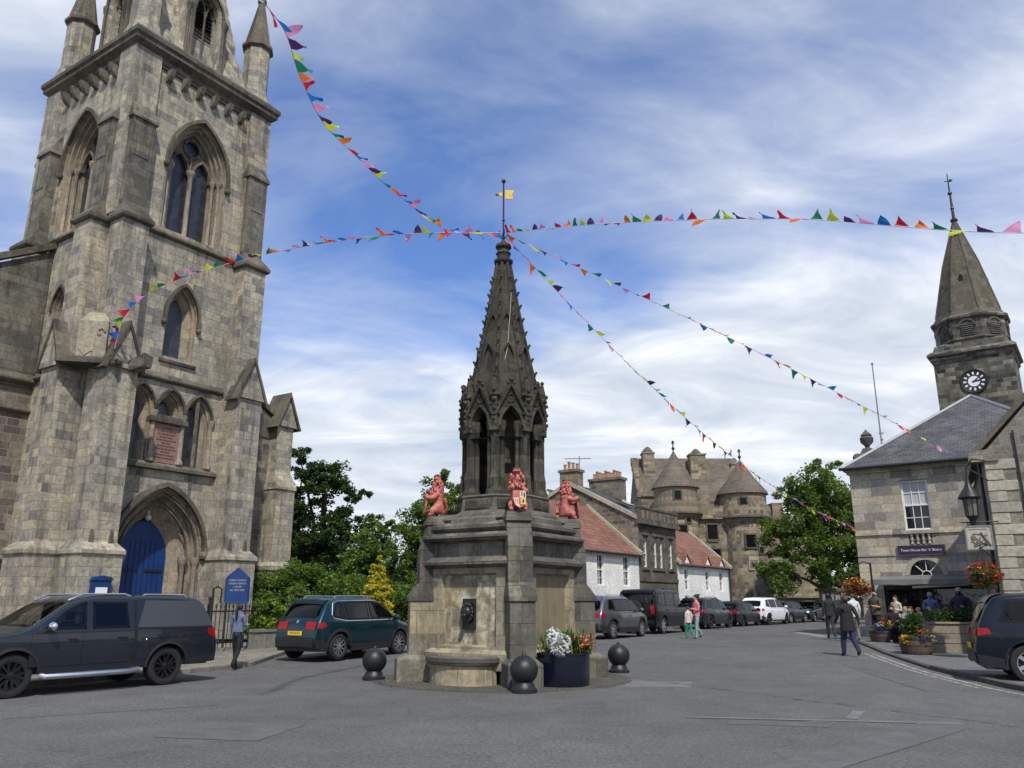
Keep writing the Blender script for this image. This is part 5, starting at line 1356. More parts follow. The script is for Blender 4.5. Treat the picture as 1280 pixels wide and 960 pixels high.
pk.sidepart('window', PW2, M['privacyglass'], off=.006)
pk.sidepart('window_trim', [(-.80, 1.12), (1.25, 1.12), (1.25, 1.15), (-.80, 1.15)], M['plastic'], off=.008)
CNP = paint('canopy_grey', (.058,.063,.075), .1, .5, .35)
pk.sidepart('canopy_side', [(-2.50, 1.17), (-.74, 1.17), (-.78, 1.70), (-2.24, 1.70)], CNP, off=.010)
pk.sidepart('bed_gap', [(-.735, .50), (-.685, .50), (-.685, 1.70), (-.735, 1.70)], M['darkvoid'], off=.012, nx=2, nz=12)
pk.toppart('roof_gap', pk.frac(-.74, 1.81), pk.frac(-.68, 1.81), -1.05, 1.05, M['darkvoid'], off=.012, n=2)
pk.sidepart('bed_side', [(-2.62, .62), (-1.95, .62), (-1.95, 1.10), (-2.60, 1.10)], PK, off=.008)
pk.sidepart('bed_side', [(-1.02, .55), (-.745, .55), (-.745, 1.10), (-1.02, 1.10)], PK, off=.008)
pk.sidepart('canopy_seam', [(-2.56, 1.135), (-.66, 1.135), (-.66, 1.165), (-2.52, 1.165)], M['darkvoid'], off=.009)
pk.sidepart('rear_lamp', [(-2.62, .92), (-2.42, .98), (-2.40, 1.12), (-2.58, 1.12)], M['lampred'], off=.012)
pk.sidepart('headlamp', [(2.2, .86), (2.52, .80), (2.44, .94), (2.15, .98)], M['lampwhite'], off=.012)
pk.sidepart('body_crease', [(-2.3, .98), (1.5, .93), (1.5, .945), (-2.3, .995)], PK, off=.016, nx=20, nz=1)
pk.sidepart('fuel_flap', [(-1.02 - .0, .86), (-.86, .86), (-.86, 1.0), (-1.02, 1.0)], PK, sides=(1,), off=.009)
mb = MB(); mb.ball((-.94, pk.hw(-.94, .93) + .012, .93), .025, 8, 6); mb.build('fuel_cap', M['chrome'], pk.root, smooth=60)
pk.toppart('windscreen', pk.frac(.66, 1.68), pk.frac(1.34, 1.20), -.93, .93, M['clearglass'])
pk.toppart('rear_window', pk.frac(-2.5, 1.32), pk.frac(-2.3, 1.68), -.85, .85, M['carglass'])
for sg in (1, -1):
    mb = MB(); mb.tube([(-.62, sg*.72, 1.78), (-.5, sg*.72, 1.825), (.35, sg*.72, 1.82), (.62, sg*.70, 1.70)], .024, 6); mb.build('roof_rail', M['steel'], pk.root, smooth=40)
    mb = MB(); mb.tube([(-1.9, sg*.70, 1.77), (-1.85, sg*.70, 1.815), (-.95, sg*.70, 1.82), (-.9, sg*.70, 1.78)], .022, 6); mb.build('canopy_rail', M['steel'] if sg > 0 else M['plastic'], pk.root, smooth=40)
    mb = MB(); mb.tube([(-.85, sg*.94, .36), (-.6, sg*1.0, .34), (1.0, sg*1.0, .34), (1.05, sg*.93, .36)], .055, 8); mb.build('side_step', M['steel'], pk.root, smooth=40)
pk.arches(M['plastic'], .05); pk.wheel(M['darksteel'], 6, .26, True, .64); pk.mirror(1.0, 1.16, M['chrome'])
pk.sidepart('rear_bumper', [(-2.66, .42), (-1.98, .40), (-1.98, .52), (-2.66, .60)], M['plastic'], off=.012)

# ---- generic SUV shapes
def suv(name, label, loc, heading, colour, L=4.5, W=1.85, H=1.67, wb=2.70, rad=.345, trim=True, rim=None, spokes=5, split=False, group=None, plate=M['plate_y'], chromeline=False, boxy=0.0, txt=None, rails=True, lamps='wide'):
    h = H; hL = L/2; rx, fx = -wb/2 - .03, wb/2 + .03
    bl = h*.61
    top = [(-hL + .03, .36), (-hL, .60), (-hL + .04, .92), (-hL + .16 - boxy*.1, bl + .10), (-hL + .46 - boxy*.32, h - .16), (-hL + .66 - boxy*.42, h - .04), (-hL*.42, h), (0, h), (hL*.16, h - .05), (hL*.36, h - .26), (hL*.58, bl + .02), (hL*.68, bl - .02), (hL*.88, bl - .12), (hL - .07, bl - .26), (hL, .62), (hL - .03, .36)]
    fxw, rxw = hL*.50, hL*.28
    if boxy >= 1:
        top = [(-hL + .05, .45), (-hL, .62), (-hL + .01, 1.15), (-hL + .03, 1.5), (-hL + .06, h - .14), (-hL + .16, h - .02), (-hL + .4, h), (-.4, h + .01), (hL*.14, h), (hL*.20, h - .05), (hL*.26, h - .25), (hL*.40, bl + .06), (hL*.44, bl + .01), (hL*.62, bl - .02), (hL*.92, bl - .06), (hL - .05, bl - .12), (hL, bl - .24), (hL, .70), (hL - .04, .42)]
        fxw, rxw = hL*.37, hL*.24
    xb = -.02 + rx*.06; zt = h - .13; xC = -hL + .62 - boxy*.35
    WF = [(xb + .05, bl + .045), (fxw, bl + .045), (rxw, zt - .04), (hL*.12, zt + .02), (xb + .05, zt + .03)]
    WR = [(rx + .30, bl + .05), (xb - .03, bl + .045), (xb - .03, zt + .03), (rx + .22, zt + .02)]
    WQ = [(xC - .02, bl + .13), (rx + .24, bl + .06), (rx + .17, zt + .01), (xC + .16, zt - .01)]
    SF = ((hL*.20, h - .06), (hL*.42 if boxy >= 1 else hL*.585, bl + .02)); SB = ((-hL + .14, bl + .10), (-hL + .44 - boxy*.3, h - .16))
    c = Car(name, label, 'car', loc, heading, L, W, top, bl, (rx, fx), rad, colour, tumble=.30 - boxy*.22, zb=.27 + boxy*.08, group=group, endk=.20 - boxy*.14, endp=4 + 2*boxy, rr=.11 - boxy*.03, win=(WF, WR, WQ), screens=(SF, SB))
    for w_ in (WF, WR, WQ): c.frit(w_)
    xA, xC = hL*.30, -hL + .62 - boxy*.35
    c.doors([rx + .28, -.02 + rx*.06, fx - .42], bl - .02, .42)
    xb = -.02 + rx*.06
    zt = h - .13
    c.sidepart('window', [(xb + .05, bl + .045), (fxw, bl + .045), (rxw, zt - .04), (hL*.12, zt + .02), (xb + .05, zt + .03)], M['clearglass'], off=.006)
    c.sidepart('window', WR, M['privacyglass'], off=.006)
    c.sidepart('quarter_window', [(xC - .02, bl + .13), (rx + .24, bl + .06), (rx + .17, zt + .01), (xC + .16, zt - .01)], M['privacyglass'], off=.006)
    if chromeline:
        for sg in (1, -1):
            pts = [(hL*.53, bl + .03), (xb, bl + .02), (rx + .25, bl + .02), (xC, bl + .09), (xC - .07, bl + .18), (xC + .05, zt - .02), (xC + .2, zt + .03), (xb, zt + .055), (hL*.12, zt + .045)]
            mb = MB(); mb.tube([(x, sg*(c.hw(x, z) + .008), z) for x, z in pts], .016, 6); mb.build('chrome_strip', M['chrome'], c.root, smooth=40)
    c.toppart('windscreen', c.frac(hL*.20, h - .06), c.frac(hL*.42 if boxy >= 1 else hL*.585, bl + .02), -.94, .94, M['clearglass'])
    c.toppart('rear_window', c.frac(-hL + .14, bl + .10), c.frac(-hL + .44 - boxy*.3, h - .16), -.88, .88, M['privacyglass'])
    c.toppart('roof_spoiler', c.frac(-hL + .40 - boxy*.3, h - .19), c.frac(-hL + .70, h - .03), -.98, .98, colour, off=.03)
    zl = bl - .06
    if lamps == 'wide':
        for a, b in ((-1.04, -.52), (.52, 1.04)): c.toppart('rear_lamp', c.frac(-hL + .03, zl - .13), c.frac(-hL + .10, zl + .04), a, b, M['lampred'], off=.014)
        c.sidepart('rear_lamp_side', [(-hL + .06, zl - .11), (-hL + .34, zl - .07), (-hL + .30, zl + .05), (-hL + .09, zl + .05)], M['lampred'], off=.012)
    else:
        for a, b in ((-1.03, -.80), (.80, 1.03)): c.toppart('rear_lamp', c.frac(-hL + .02, zl - .26), c.frac(-hL + .12, zl + .14), a, b, M['lampred'], off=.014)
    for sg in (-1, 1): c.toppart('headlamp', c.frac(hL*.90, bl - .13), c.frac(hL - .05, bl - .30), .55*sg if sg > 0 else -1.0, 1.0 if sg > 0 else -.55, M['lampwhite'], off=.012)
    c.toppart('grille', c.frac(hL - .05, bl - .25), c.frac(hL, .60), -.5, .5, M['plastic'], off=.014)
    c.toppart('front_bumper', c.frac(hL, .52), 1.0, -.9, .9, M['plastic'], off=.014)
    c.toppart('rear_bumper', 0.0, c.frac(-hL, .60), -1.02, 1.02, M['plastic'], off=.016)
    c.sidepart('rear_bumper_side', [(-hL + .02, .34), (rx - rad - .08, .30), (rx - rad - .08, .50), (-hL + .01, .58)], M['plastic'], off=.012)
    if trim: c.arches(M['plastic'], .075); c.sill(M['plastic'], .17)
    else: c.arches(colour, .03); c.sill(M['plastic'], .06, .01)
    c.mirror(hL*.42, bl + .02, colour)
    c.plate(-hL - .015, .74, plate, txt); c.plate(hL + .02, .50, M['plate_w'], None, nx=1)
    if rails:
        for sg in (1, -1):
            mb = MB(); y = c.hw(0, h) - .14; mb.tube([(-hL*.62, sg*y, h - .02), (-hL*.58, sg*y, h + .045), (hL*.05, sg*y, h + .045), (hL*.12, sg*y, h - .02)], .017, 6); mb.build('roof_rail', M['steel'], c.root, smooth=40)
    c.wheel(rim or M['steel'], spokes, .23, split)
    return c
def place(rw, heading, wb, W, right=True):
    """car centre from its visible rear wheel ground point"""
    f = fwd(heading); l = lft(heading); p = V(rw) + f*(wb/2 + .03) + l*((W/2 - .14)*(1 if right else -1)); return (p.x, p.y, gz(p.x, p.y))
def hd_from_az(az): return PI/2 - R(az)

TEAL = paint('teal_paint', (.004,.034,.044), .5, .3)
h_ = hd_from_az(29); tl = suv('parked_car', 'teal green compact SUV with yellow rear plate between church and fountain', place((-4.94, 23.94), h_, 2.73, 1.87), h_, TEAL, 4.5, 1.87, 1.70, 2.73, .36, True, M['steel'], 5, True, chromeline=True, txt='SP19 KVD')
tl.toppart('badge_chrome', tl.frac(-2.16, .98), tl.frac(-2.12, 1.05), -.06, .06, M['chrome'], off=.02, n=2, m=2)
GREY = paint('mid_grey_paint', (.12,.125,.132), .6, .3)
hs = hd_from_az(33)
def street(rw, az, wb, W): return place(rw, hd_from_az(az), wb, W), hd_from_az(az)
ROW = 'cars parked along the left kerb of the street'
p_, h_ = street((4.02, 34.0), 33, 2.71, 1.88); suv('parked_car', 'silver grey SUV, first in the row beyond the fountain', p_, h_, GREY, 4.6, 1.88, 1.68, 2.71, .36, True, M['steel'], 5, True, ROW)
BLK = paint('black_paint', (.003,.0034,.0045), .0, .35, .5)
p_, h_ = street((7.0, 39.3), 33, 2.79, 2.0); df = suv('off_road_car', 'boxy black off-road car with spare wheel on its tailgate', p_, h_, BLK, 4.6, 2.0, 1.97, 2.79, .40, True, M['steel'], 6, False, ROW, boxy=1.0, rails=False, lamps='tall')
mb = MB(); mb.M = Tr(-2.40, .05, 1.12) @ Ry(-PI/2); mb.lathe([(.2, -.12), (.37, -.10), (.39, -.02), (.37, .10), (.30, .12), (.02, .10)], 28); mb.build('spare_wheel', M['rubber'], df.root, smooth=40)
DGR = paint('charcoal_paint', (.009,.0105,.014), .3, .32)
p_, h_ = street((10.8, 46.0), 35, 2.7, 1.87); suv('parked_car', 'charcoal SUV parked behind the woman in pink, before the white cottage', p_, h_, DGR, 4.5, 1.87, 1.66, 2.7, .36, True, M['darksteel'], 5, False, ROW)
p_, h_ = street((13.7, 50.2), 36, 2.55, 1.78); suv('parked_car', 'low black hatchback parked between charcoal SUV and white SUV', p_, h_, BLK, 4.1, 1.78, 1.46, 2.55, .32, False, M['darksteel'], 5, False, ROW, rails=False)
WHT = paint('white_paint', (.72,.73,.74), .0, .3)
p_, h_ = street((16.2, 53.2), 40, 2.7, 1.86); suv('parked_car', 'white SUV in the row of parked cars below the castle', p_, h_, WHT, 4.5, 1.86, 1.68, 2.7, .36, False, M['darksteel'], 5, False, ROW, rails=False)
p_, h_ = street((18.9, 57.2), 40, 2.55, 1.78); suv('parked_car', 'dark grey hatchback just beyond the white SUV', p_, h_, DGR, 4.1, 1.78, 1.50, 2.55, .32, False, M['steel'], 5, False, ROW, rails=False)
NVB = paint('dark_blue_paint', (.012,.018,.032), .4, .3)
h_ = hd_from_az(215); suv('parked_car', 'dark blue car facing the viewer, farthest in the street by the stone pillar', (22.0, 62.4, .2), h_, NVB, 4.3, 1.78, 1.48, 2.6, .33, False, M['steel'], 5, False, ROW, rails=False)
# near navy SUV at the right edge: tail towards the left
NV = paint('navy_blue_paint', (.002,.0055,.012), .0, .3, .6)
h_ = hd_from_az(112)
rv = suv('parked_car', 'navy blue SUV at the right edge, its tail and red lamp showing', place((10.98, 18.05), h_, 2.75, 1.92), h_, NV, 4.8, 1.92, 1.86, 2.75, .40, False, M['steel'], 6, False, boxy=.25, rails=False)
# ------------------------------------------------------------------ right side: town house, clock tower, gabled house
def sash(par, x0, x1, z0, z1, y, Mx=None, cols=3, rows=4, blind=0.5, name='window'):
    """recessed sash window: frame, glazing bars, panes, drawn blind in the upper half"""
    mb = MB(); mb.M = Mx or Matrix.Identity(4); mb.box(x0, x1, y + .10, y + .12, z0, z1); wdw = mb.build(name, M['glass'], par)
    mb = MB(); mb.M = Mx or Matrix.Identity(4); f = .07; zm = (z0 + z1)/2
    for a, b, c, d in ((x0, x0 + f, z0, z1), (x1 - f, x1, z0, z1), (x0 + f, x1 - f, z0, z0 + f), (x0 + f, x1 - f, z1 - f, z1), (x0 + f, x1 - f, zm - .03, zm + .03)): mb.box(a, b, y + .03, y + .095, c, d)
    for i in range(1, cols):
        x = x0 + f + (x1 - x0 - 2*f)*i/cols; mb.box(x - .013, x + .013, y + .06, y + .094, z0 + f, z1 - f)
    for i in range(1, rows):
        if i*2 == rows: continue
        z = z0 + (z1 - z0)*i/rows; mb.box(x0 + f, x1 - f, y + .062, y + .093, z - .013, z + .013)
    mb.build('frame', M['whitepaint'], wdw)
    if blind:
        mb = MB(); mb.M = Mx or Matrix.Identity(4); mb.box(x0 + f, x1 - f, y + .095, y + .099, zm + .03, z1 - f); mb.build('net_blind', plain('net_curtain', (.42, .44, .43), .8, var=.1), wdw)
    return wdw
def wallwin(mb, x0, x1, z0, z1, wins, y=0.0, rev=.14):
    mb.holes(rectp(x0, x1, z0, z1), [rectp(*w_) for w_ in wins], y)
    for a, b, c, d in wins:
        mb.add([(a, y, c), (b, y, c), (b, y, d), (a, y, d), (a, y + rev, c), (b, y + rev, c), (b, y + rev, d), (a, y + rev, d)], [(0, 4, 5, 1), (1, 5, 6, 2), (2, 6, 7, 3), (3, 7, 4, 0)])
TO = (15.1, 36.0); TRZ = R(-36)
hall = thing('town_house', 'pale ashlar two-storey building with hipped slate roof and white sash window', 'house', (*TO, 0), TRZ)
HWD, HDP, HEV = 9.4, 10.4, 7.15
mb = MB()
fan = [(2.62 + .62*cos(t), 2.72 + .62*sin(t)) for t in [PI*i/16 for i in range(17)]]
mb.holes(rectp(0, HWD, -.3, HEV), [rectp(2.03, 3.08, 4.58, 6.68), rectp(6.2, 7.25, 4.58, 6.68), fan, rectp(.9, 5.4, .0, 2.3)], 0)
for a, b, c, d in ((2.03, 3.08, 4.58, 6.68), (6.2, 7.25, 4.58, 6.68), (.9, 5.4, 0, 2.3)):
    mb.add([(a, 0, c), (b, 0, c), (b, 0, d), (a, 0, d), (a, .2, c), (b, .2, c), (b, .2, d), (a, .2, d)], [(0, 4, 5, 1), (1, 5, 6, 2), (2, 6, 7, 3), (3, 7, 4, 0)])
mb.quad((0, 0, -.3), (0, HDP, -.3), (0, HDP, HEV), (0, 0, HEV)); mb.quad((HWD, 0, -.3), (HWD, HDP, -.3), (HWD, HDP, HEV), (HWD, 0, HEV)); mb.quad((0, HDP, -.3), (HWD, HDP, -.3), (HWD, HDP, HEV), (0, HDP, HEV))
mb.build('wall', M['townhall'], hall)
sash(hall, 2.03, 3.08, 4.58, 6.68, .06); sash(hall, 6.2, 7.25, 4.58, 6.68, .06)
mb = MB(); mb.holes(fan, [], .12); fl = mb.build('fanlight', M['glass'], hall)
mb = MB()
for k in range(1, 4): mb.tube([(2.62 + .18*cos(PI*k/4), .08, 2.72 + .18*sin(PI*k/4)), (2.62 + .6*cos(PI*k/4), .08, 2.72 + .6*sin(PI*k/4))], .018, 5)
mb.tube([(2.62 + .18*cos(PI*k/10), .08, 2.72 + .18*sin(PI*k/10)) for k in range(11)], .018, 5); mb.build('glazing_bars', M['whitepaint'], fl)
mb = MB(); rs = []
for t in [PI*i/16 for i in range(17)]: rs.append([(2.62 + .63*cos(t), -.03, 2.72 + .63*sin(t)), (2.62 + .82*cos(t), -.03, 2.72 + .82*sin(t)), (2.62 + .82*cos(t), .02, 2.72 + .82*sin(t)), (2.62 + .63*cos(t), .02, 2.72 + .63*sin(t))])
mb.rings(rs); mb.build('fanlight_arch', M['quoin'], fl)
for z, h, p in ((4.53, .10, .07), (3.6, .06, .04)):
    mb = MB(); mb.box(.0 if z > 4 else .0, 1.9 if z > 4 else HWD, -p, .02, z - h, z); mb.build('string_course', M['townhall'], hall)
    if z > 4:
        mb = MB(); mb.box(3.2, HWD, -p, .02, z - h, z); mb.build('string_course', M['townhall'], hall)
mb = MB(); mb.box(1.86, 3.25, -.1, .1, 4.42, 4.57); mb.build('sill', M['quoin'], hall, bevel=.01)
mb = MB(); mb.box(1.9, 3.2, -.05, .02, 6.7, 6.95); mb.build('lintel', M['townhall'], hall)
mb = MB(); mb.box(2.12, 3.02, .0, .02, 4.0, 4.4); bl = mb.build('blind_panel', M['clock'], hall)
for k in range(4):
    mb = MB(); mb.lathe([(.06, 0), (.06, .05), (.035, .08), (.07, .18), (.035, .3), (.06, .34), (.06, .39)], 8, (2.24 + k*.22, -.03, 4.0)); mb.build('baluster', M['quoin'], bl, smooth=40)
mb = MB(); mb.box(-.1, HWD + .1, -.1, HDP + .1, HEV - .02, HEV + .1); mb.box(-.2, HWD + .2, -.22, HDP + .2, HEV + .1, HEV + .2); mb.build('eaves_cornice', M['townhall'], hall)
mb = MB(); e = .32; zE = HEV + .2; AX, AZ = HWD/2, 11.05
v = [(-e, -e, zE), (HWD + e, -e, zE), (HWD + e, HDP + e, zE), (-e, HDP + e, zE), (AX, AX + .0, AZ), (AX, HDP - AX, AZ)]
mb.add(v, [(0, 1, 4), (1, 2, 5, 4), (2, 3, 5), (3, 0, 4, 5)]); mb.build('roof', M['slate'], hall)
for a, b in ((0, 4), (1, 4), (4, 5)):
    mb = MB(); mb.tube([v[a], v[b]], .09, 6); mb.build('ridge_lead', M['lead'], hall)
mb = MB(); mb.tube([(-e, -e - .06, zE), (HWD + e, -e - .06, zE)], .07, 8); mb.build('gutter', M['plastic'], hall)
# sign
mb = MB(); mb.box(1.62, 3.46, -.08, -.0, 3.53, 3.95); sg_ = mb.build('fascia_sign', plain('aubergine_paint', (.028, .016, .035), .4), hall, bevel=.01)
mb = MB()
for a, b, c, d in ((1.62, 3.46, 3.53, 3.56), (1.62, 3.46, 3.92, 3.95), (1.62, 1.65, 3.56, 3.92), (3.43, 3.46, 3.56, 3.92)): mb.box(a, b, -.095, -.07, c, d)
mb.build('sign_border', plain('pale_purple_paint', (.10, .085, .12), .5), sg_)
text('sign_letters', "Town House Bar 'n' Bistro", .145, M['whitepaint'], sg_, Tr(2.54, -.09, 3.74) @ FACE, extrude=.004)
# shop front; the shade under the awning is put into its near-black colour
mb = MB(); mb.box(.9, 5.4, .16, .2, 0, 2.3); sf = mb.build('shop_front', plain('shade_dark_timber', (.012, .018, .016), .4), hall)
mb = MB()
for x in (1.0, 2.35, 3.7):
    mb.box(x, x + 1.2, .14, .158, .75, 2.15)
mb.build('shop_glass', M['glass'], sf)
def hw_(x, y, z): 
    c, s = cos(TRZ), sin(TRZ); return (TO[0] + c*x - s*y, TO[1] + s*x + c*y, z)
# awning
aw = thing('awning', 'faded grey canvas awning stretched out over the terrace tables', 'awning', hw_(3.0, 0, 2.55), TRZ)
ct = NT('awning_canvas'); co = ct.coord('Object'); ct.base(ct.ramp(ct.noise(co, 2.2, 5, .6), [(.3, (.12, .118, .112)), (.7, (.20, .195, .185))])); ct.set(Roughness=.9)
mb = MB(); rs = []
for i in range(13):
    x = -2.1 + 7.6*i/12; sagz = .03*sin(i*1.3)
    rs.append([(x, -.02, .14), (x, -1.2, .06 - sagz - .05), (x, -2.3, -.04), (x, -2.32, -.26 + .03*(i % 2)), (x, -2.30, -.26 + .03*(i % 2)), (x, -2.27, -.07), (x, -1.2, -.01 - sagz - .05), (x, -.02, .11)])
mb.rings(rs); mb.build('canvas', ct.mat, aw)
for x in (-2.0, 5.3):
    mb = MB(); mb.tube([(x, -.05, -.10), (x, -1.2, -.12), (x, -2.25, -.12)], .025, 6); mb.build('arm', M['black'], aw)
    mb = MB(); mb.tube([(x, -2.25, -.12), (x, -2.25, -2.45)], .03, 6); mb.build('post', M['black'], aw)
# string of white festoon tube light in shade
mb = MB(); mb.tube([(-.6, -2.1, -.34), (1.4, -1.9, -.24)], .05, 8); mb.build('folded_blind', M['whitepaint'], aw)
# flagpole and urn
pole = thing('flagpole', 'bare slender flagpole rising behind the slate roof of the town house', 'flagpole', (19.6, 42.2, .2), 0)
mb = MB(); mb.tube([(0, 0, 0), (0, 0, 7), (0, 0, 13.9)], [.06, .05, .03], 8); mb.build('pole', M['lead'], pole, smooth=40)
mb = MB(); mb.ball((0, 0, 13.95), .07, 8, 6); mb.build('truck_ball', M['lead'], pole, smooth=40)
mb = MB(); mb.cbox((.04, 0, 10.1), (.22, .08, .07)); mb.cbox((.05, 0, 9.75), (.1, .08, .10)); mb.build('cleat', M['lead'], pole)
ur = thing('stone_urn', 'dark stone urn on a scrolled pedestal at the roof corner of the town house', 'urn', (16.95, 38.0, 0), TRZ)
mb = MB(); mb.box(-.35, .35, -.35, .35, 7.3, 8.35); mb.rings([[(-.35, -.3, 8.35), (.35, -.3, 8.35), (.35, .3, 8.35), (-.35, .3, 8.35)], [(-.18, -.18, 8.7), (.18, -.18, 8.7), (.18, .18, 8.7), (-.18, .18, 8.7)]]); mb.ball((-.5, 0, 8.3), .22, 10, 6); mb.build('pedestal', M['pub'], ur)
mb = MB(); mb.lathe([(.16, 8.65), (.1, 8.75), (.12, 8.82), (.29, 9.0), (.31, 9.2), (.22, 9.28), (.26, 9.33), (.15, 9.45), (.06, 9.55), (.02, 9.62)], 14); mb.build('urn', M['pub'], ur, smooth=45)

# --- clock tower
CRZ2 = R(-36); ck = thing('clock_tower', 'dark rubble clock tower with octagonal belfry and stone spire behind the slate roof', 'tower', (24.25, 43.0, 0), CRZ2)
MK = M['clock']
mb = MB(); mb.box(-.78, 3.02, 0, 3.8, 0, 14.6); mb.build('shaft', MK, ck)
mb = MB()
def sq2(o, z): return [(-.78 - o, -o, z), (3.02 + o, -o, z), (3.02 + o, 3.8 + o, z), (-.78 - o, 3.8 + o, z)]
mb.rings([sq2(0, 14.45), sq2(.10, 14.6), sq2(.10, 14.75), sq2(.26, 14.86), sq2(.26, 14.98), sq2(.05, 15.15)]); mb.build('cornice', MK, ck)
c2 = (1.12, 1.9)
def oc2(ap, z): r = ap/cos(PI/8); return [(c2[0] + r*cos(PI/8 + k*PI/4), c2[1] + r*sin(PI/8 + k*PI/4), z) for k in range(8)]
mb = MB(); mb.rings([sq2(-.02, 15.1), sq2(-.14, 15.5), sq2(-.7, 15.75)]); mb.build('belfry_base', MK, ck); mb = MB(); mb.rings([oc2(1.80, 15.1), oc2(1.74, 17.0)]); bf = mb.build('belfry', MK, ck)
mb = MB(); mb.rings([oc2(1.77, 15.62), oc2(1.86, 15.68), oc2(1.86, 15.76), oc2(1.76, 15.82)]); mb.build('string_course', MK, bf)
mb = MB(); mb.rings([oc2(1.74, 16.8), oc2(1.92, 16.92), oc2(1.94, 17.03), oc2(1.80, 17.15)]); mb.build('belfry_cornice', MK, bf)
for k in range(8):
    Mx = Tr(c2[0], c2[1], 0) @ Rz(k*PI/4) @ Tr(0, -1.79, 0)
    mb = MB(); mb.M = Mx; A_ = [(-.34, 15.85), (.34, 15.85), (.34, 16.4)] + [(.34*cos(PI*i/10), 16.4 + .34*sin(PI*i/10)) for i in range(1, 10)] + [(-.34, 16.4)]
    mb.holes(A_, [], -.01); op = mb.build('belfry_opening', M['slate_dark'], bf)
    mb = MB(); mb.M = Mx
    for i in range(6): mb.box(-.32, .32, -.05, 0, 15.88 + i*.12, 15.93 + i*.12)
    mb.build('louvres', MK, op)
    mb = MB(); mb.M = Mx; rs = []
    for i in range(11): t = PI*i/10; rs.append([(.35*cos(t), -.06, 16.4 + .35*sin(t)), (.45*cos(t), -.06, 16.4 + .45*sin(t)), (.45*cos(t), 0, 16.4 + .45*sin(t)), (.35*cos(t), 0, 16.4 + .35*sin(t))])
    mb.rings(rs); mb.build('opening_arch', M['clock_spire'], op)
mb = MB(); mb.rings([oc2(1.79, 17.1), oc2(1.62, 17.45), oc2(.92, 20.6), oc2(.09, 23.4)]); cs_ = mb.build('spire', M['clock_spire'], ck)
for k in range(8):
    a = PI/8 + k*PI/4; mb = MB(); mb.tube([(c2[0] + r/cos(PI/8)*cos(a), c2[1] + r/cos(PI/8)*sin(a), z) for r, z in ((1.62, 17.45), (.92, 20.6), (.09, 23.4))], .05, 5); mb.build('spire_rib', M['clock_spire'], cs_)
for k in range(0, 8, 2):
    Mx = Tr(c2[0], c2[1], 0) @ Rz(k*PI/4)
    mb = MB(); mb.M = Mx; mb.holes(arch(0, 19.3, .22, 19.5, 19.7, 4), [], -1.24); mb.build('spire_slit', M['darkvoid'], cs_)
    mb = MB(); mb.M = Mx; mb.holes(arch(0, 22.4, .12, 22.5, 22.6, 4), [], -.42); mb.build('spire_slit', M['darkvoid'], cs_)
mb = MB(); mb.tube([(c2[0], c2[1], 23.2), (c2[0], c2[1], 26.6)], [.10, .025], 8); mb.lathe([(.1, 0), (.2, .12), (.2, .22), (.08, .34)], 10, (*c2, 23.35)); mb.ball((*c2, 24.3), .11, 8, 6); mb.ball((*c2, 25.3), .13, 8, 6); mb.cbox((*c2, 26.1), (.45, .03, .05), .5); mb.tri((c2[0] + .05, c2[1], 26.0), (c2[0] + .3, c2[1] - .15, 26.1), (c2[0] + .05, c2[1], 26.2)); mb.build('weathervane', M['black'], cs_)
# clock face
mb = MB(); mb.M = Tr(1.07, 0, 13.2) @ Rx(PI/2); mb.lathe([(.66, .0), (.68, .05), (.64, .09), (.56, .06), (.02, .06)], 36, cap0=False); cf = mb.build('clock_face', M['black'], ck, smooth=30)
mb = MB(); mb.M = Tr(1.07, -.065, 13.2)
for k in range(12):
    mb.M = Tr(1.07, -.065, 13.2) @ Ry(k*PI/6); mb.box(-.044, .044, -.006, .006, .37, .52)
mb.M = Tr(1.07, -.065, 13.2) @ Rx(PI/2); mb.lathe([(.29, 0), (.29, .006), (.02, .006)], 28, cap0=False)
mb.build('numerals', M['whitepaint'], cf)
mb = MB()
mb.M = Tr(1.07, -.08, 13.2) @ Ry(R(50)); mb.box(-.028, .028, -.006, .006, -.1, .50)
mb.M = Tr(1.07, -.09, 13.2) @ Ry(R(84)); mb.box(-.035, .035, -.006, .006, -.08, .34); mb.build('clock_hands', M['black'], cf)

# --- near right gabled house
RO = (14.18, 24.0); RRZ = R(-27)
rh = thing('gabled_house', 'rubble house gable with pale raised quoins at the right edge', 'house', (*RO, 0), RRZ)
mb = MB(); mb.holes([(0, -.2), (8.2, -.2), (8.2, 6.0), (4.1, 10.4), (0, 6.0)], [], 0)
mb.quad((0, 9, -.2), (0, 0, -.2), (0, 0, 6.0), (0, 9, 6.0)); mb.quad((8.2, 0, -.2), (8.2, 9, -.2), (8.2, 9, 6), (8.2, 0, 6)); mb.build('wall', M['rightwall'], rh)
mb = MB(); mb.quad((-.3, .2, 5.85), (-.3, 9, 5.85), (4.1, 9, 10.4), (4.1, .2, 10.4)); mb.quad((8.5, .2, 5.85), (8.5, 9, 5.85), (4.1, 9, 10.4), (4.1, .2, 10.4)); mb.build('roof', M['slate'], rh)
for s in (0, 1):
    mb = MB(); a, b = ((-.38, 5.75), (4.1, 10.45)) if s == 0 else ((8.58, 5.75), (4.1, 10.45))
    mb.rings([[(a[0], -.08, a[1]), (a[0], .32, a[1]), (a[0], .32, a[1] + .22), (a[0], -.08, a[1] + .22)], [(b[0], -.08, b[1]), (b[0], .32, b[1]), (b[0], .32, b[1] + .22), (b[0], -.08, b[1] + .22)]]); mb.build('skew_coping', M['church_trim'], rh)
mb = MB(); mb.rings([[(-.42, -.1, 5.72), (.35, -.1, 5.72), (.35, .35, 5.72), (-.42, .35, 5.72)], [(-.42, -.1, 6.0), (.5, -.1, 6.15), (.5, .35, 6.15), (-.42, .35, 6.0)]]); mb.build('skewputt', M['rightwall'], rh)
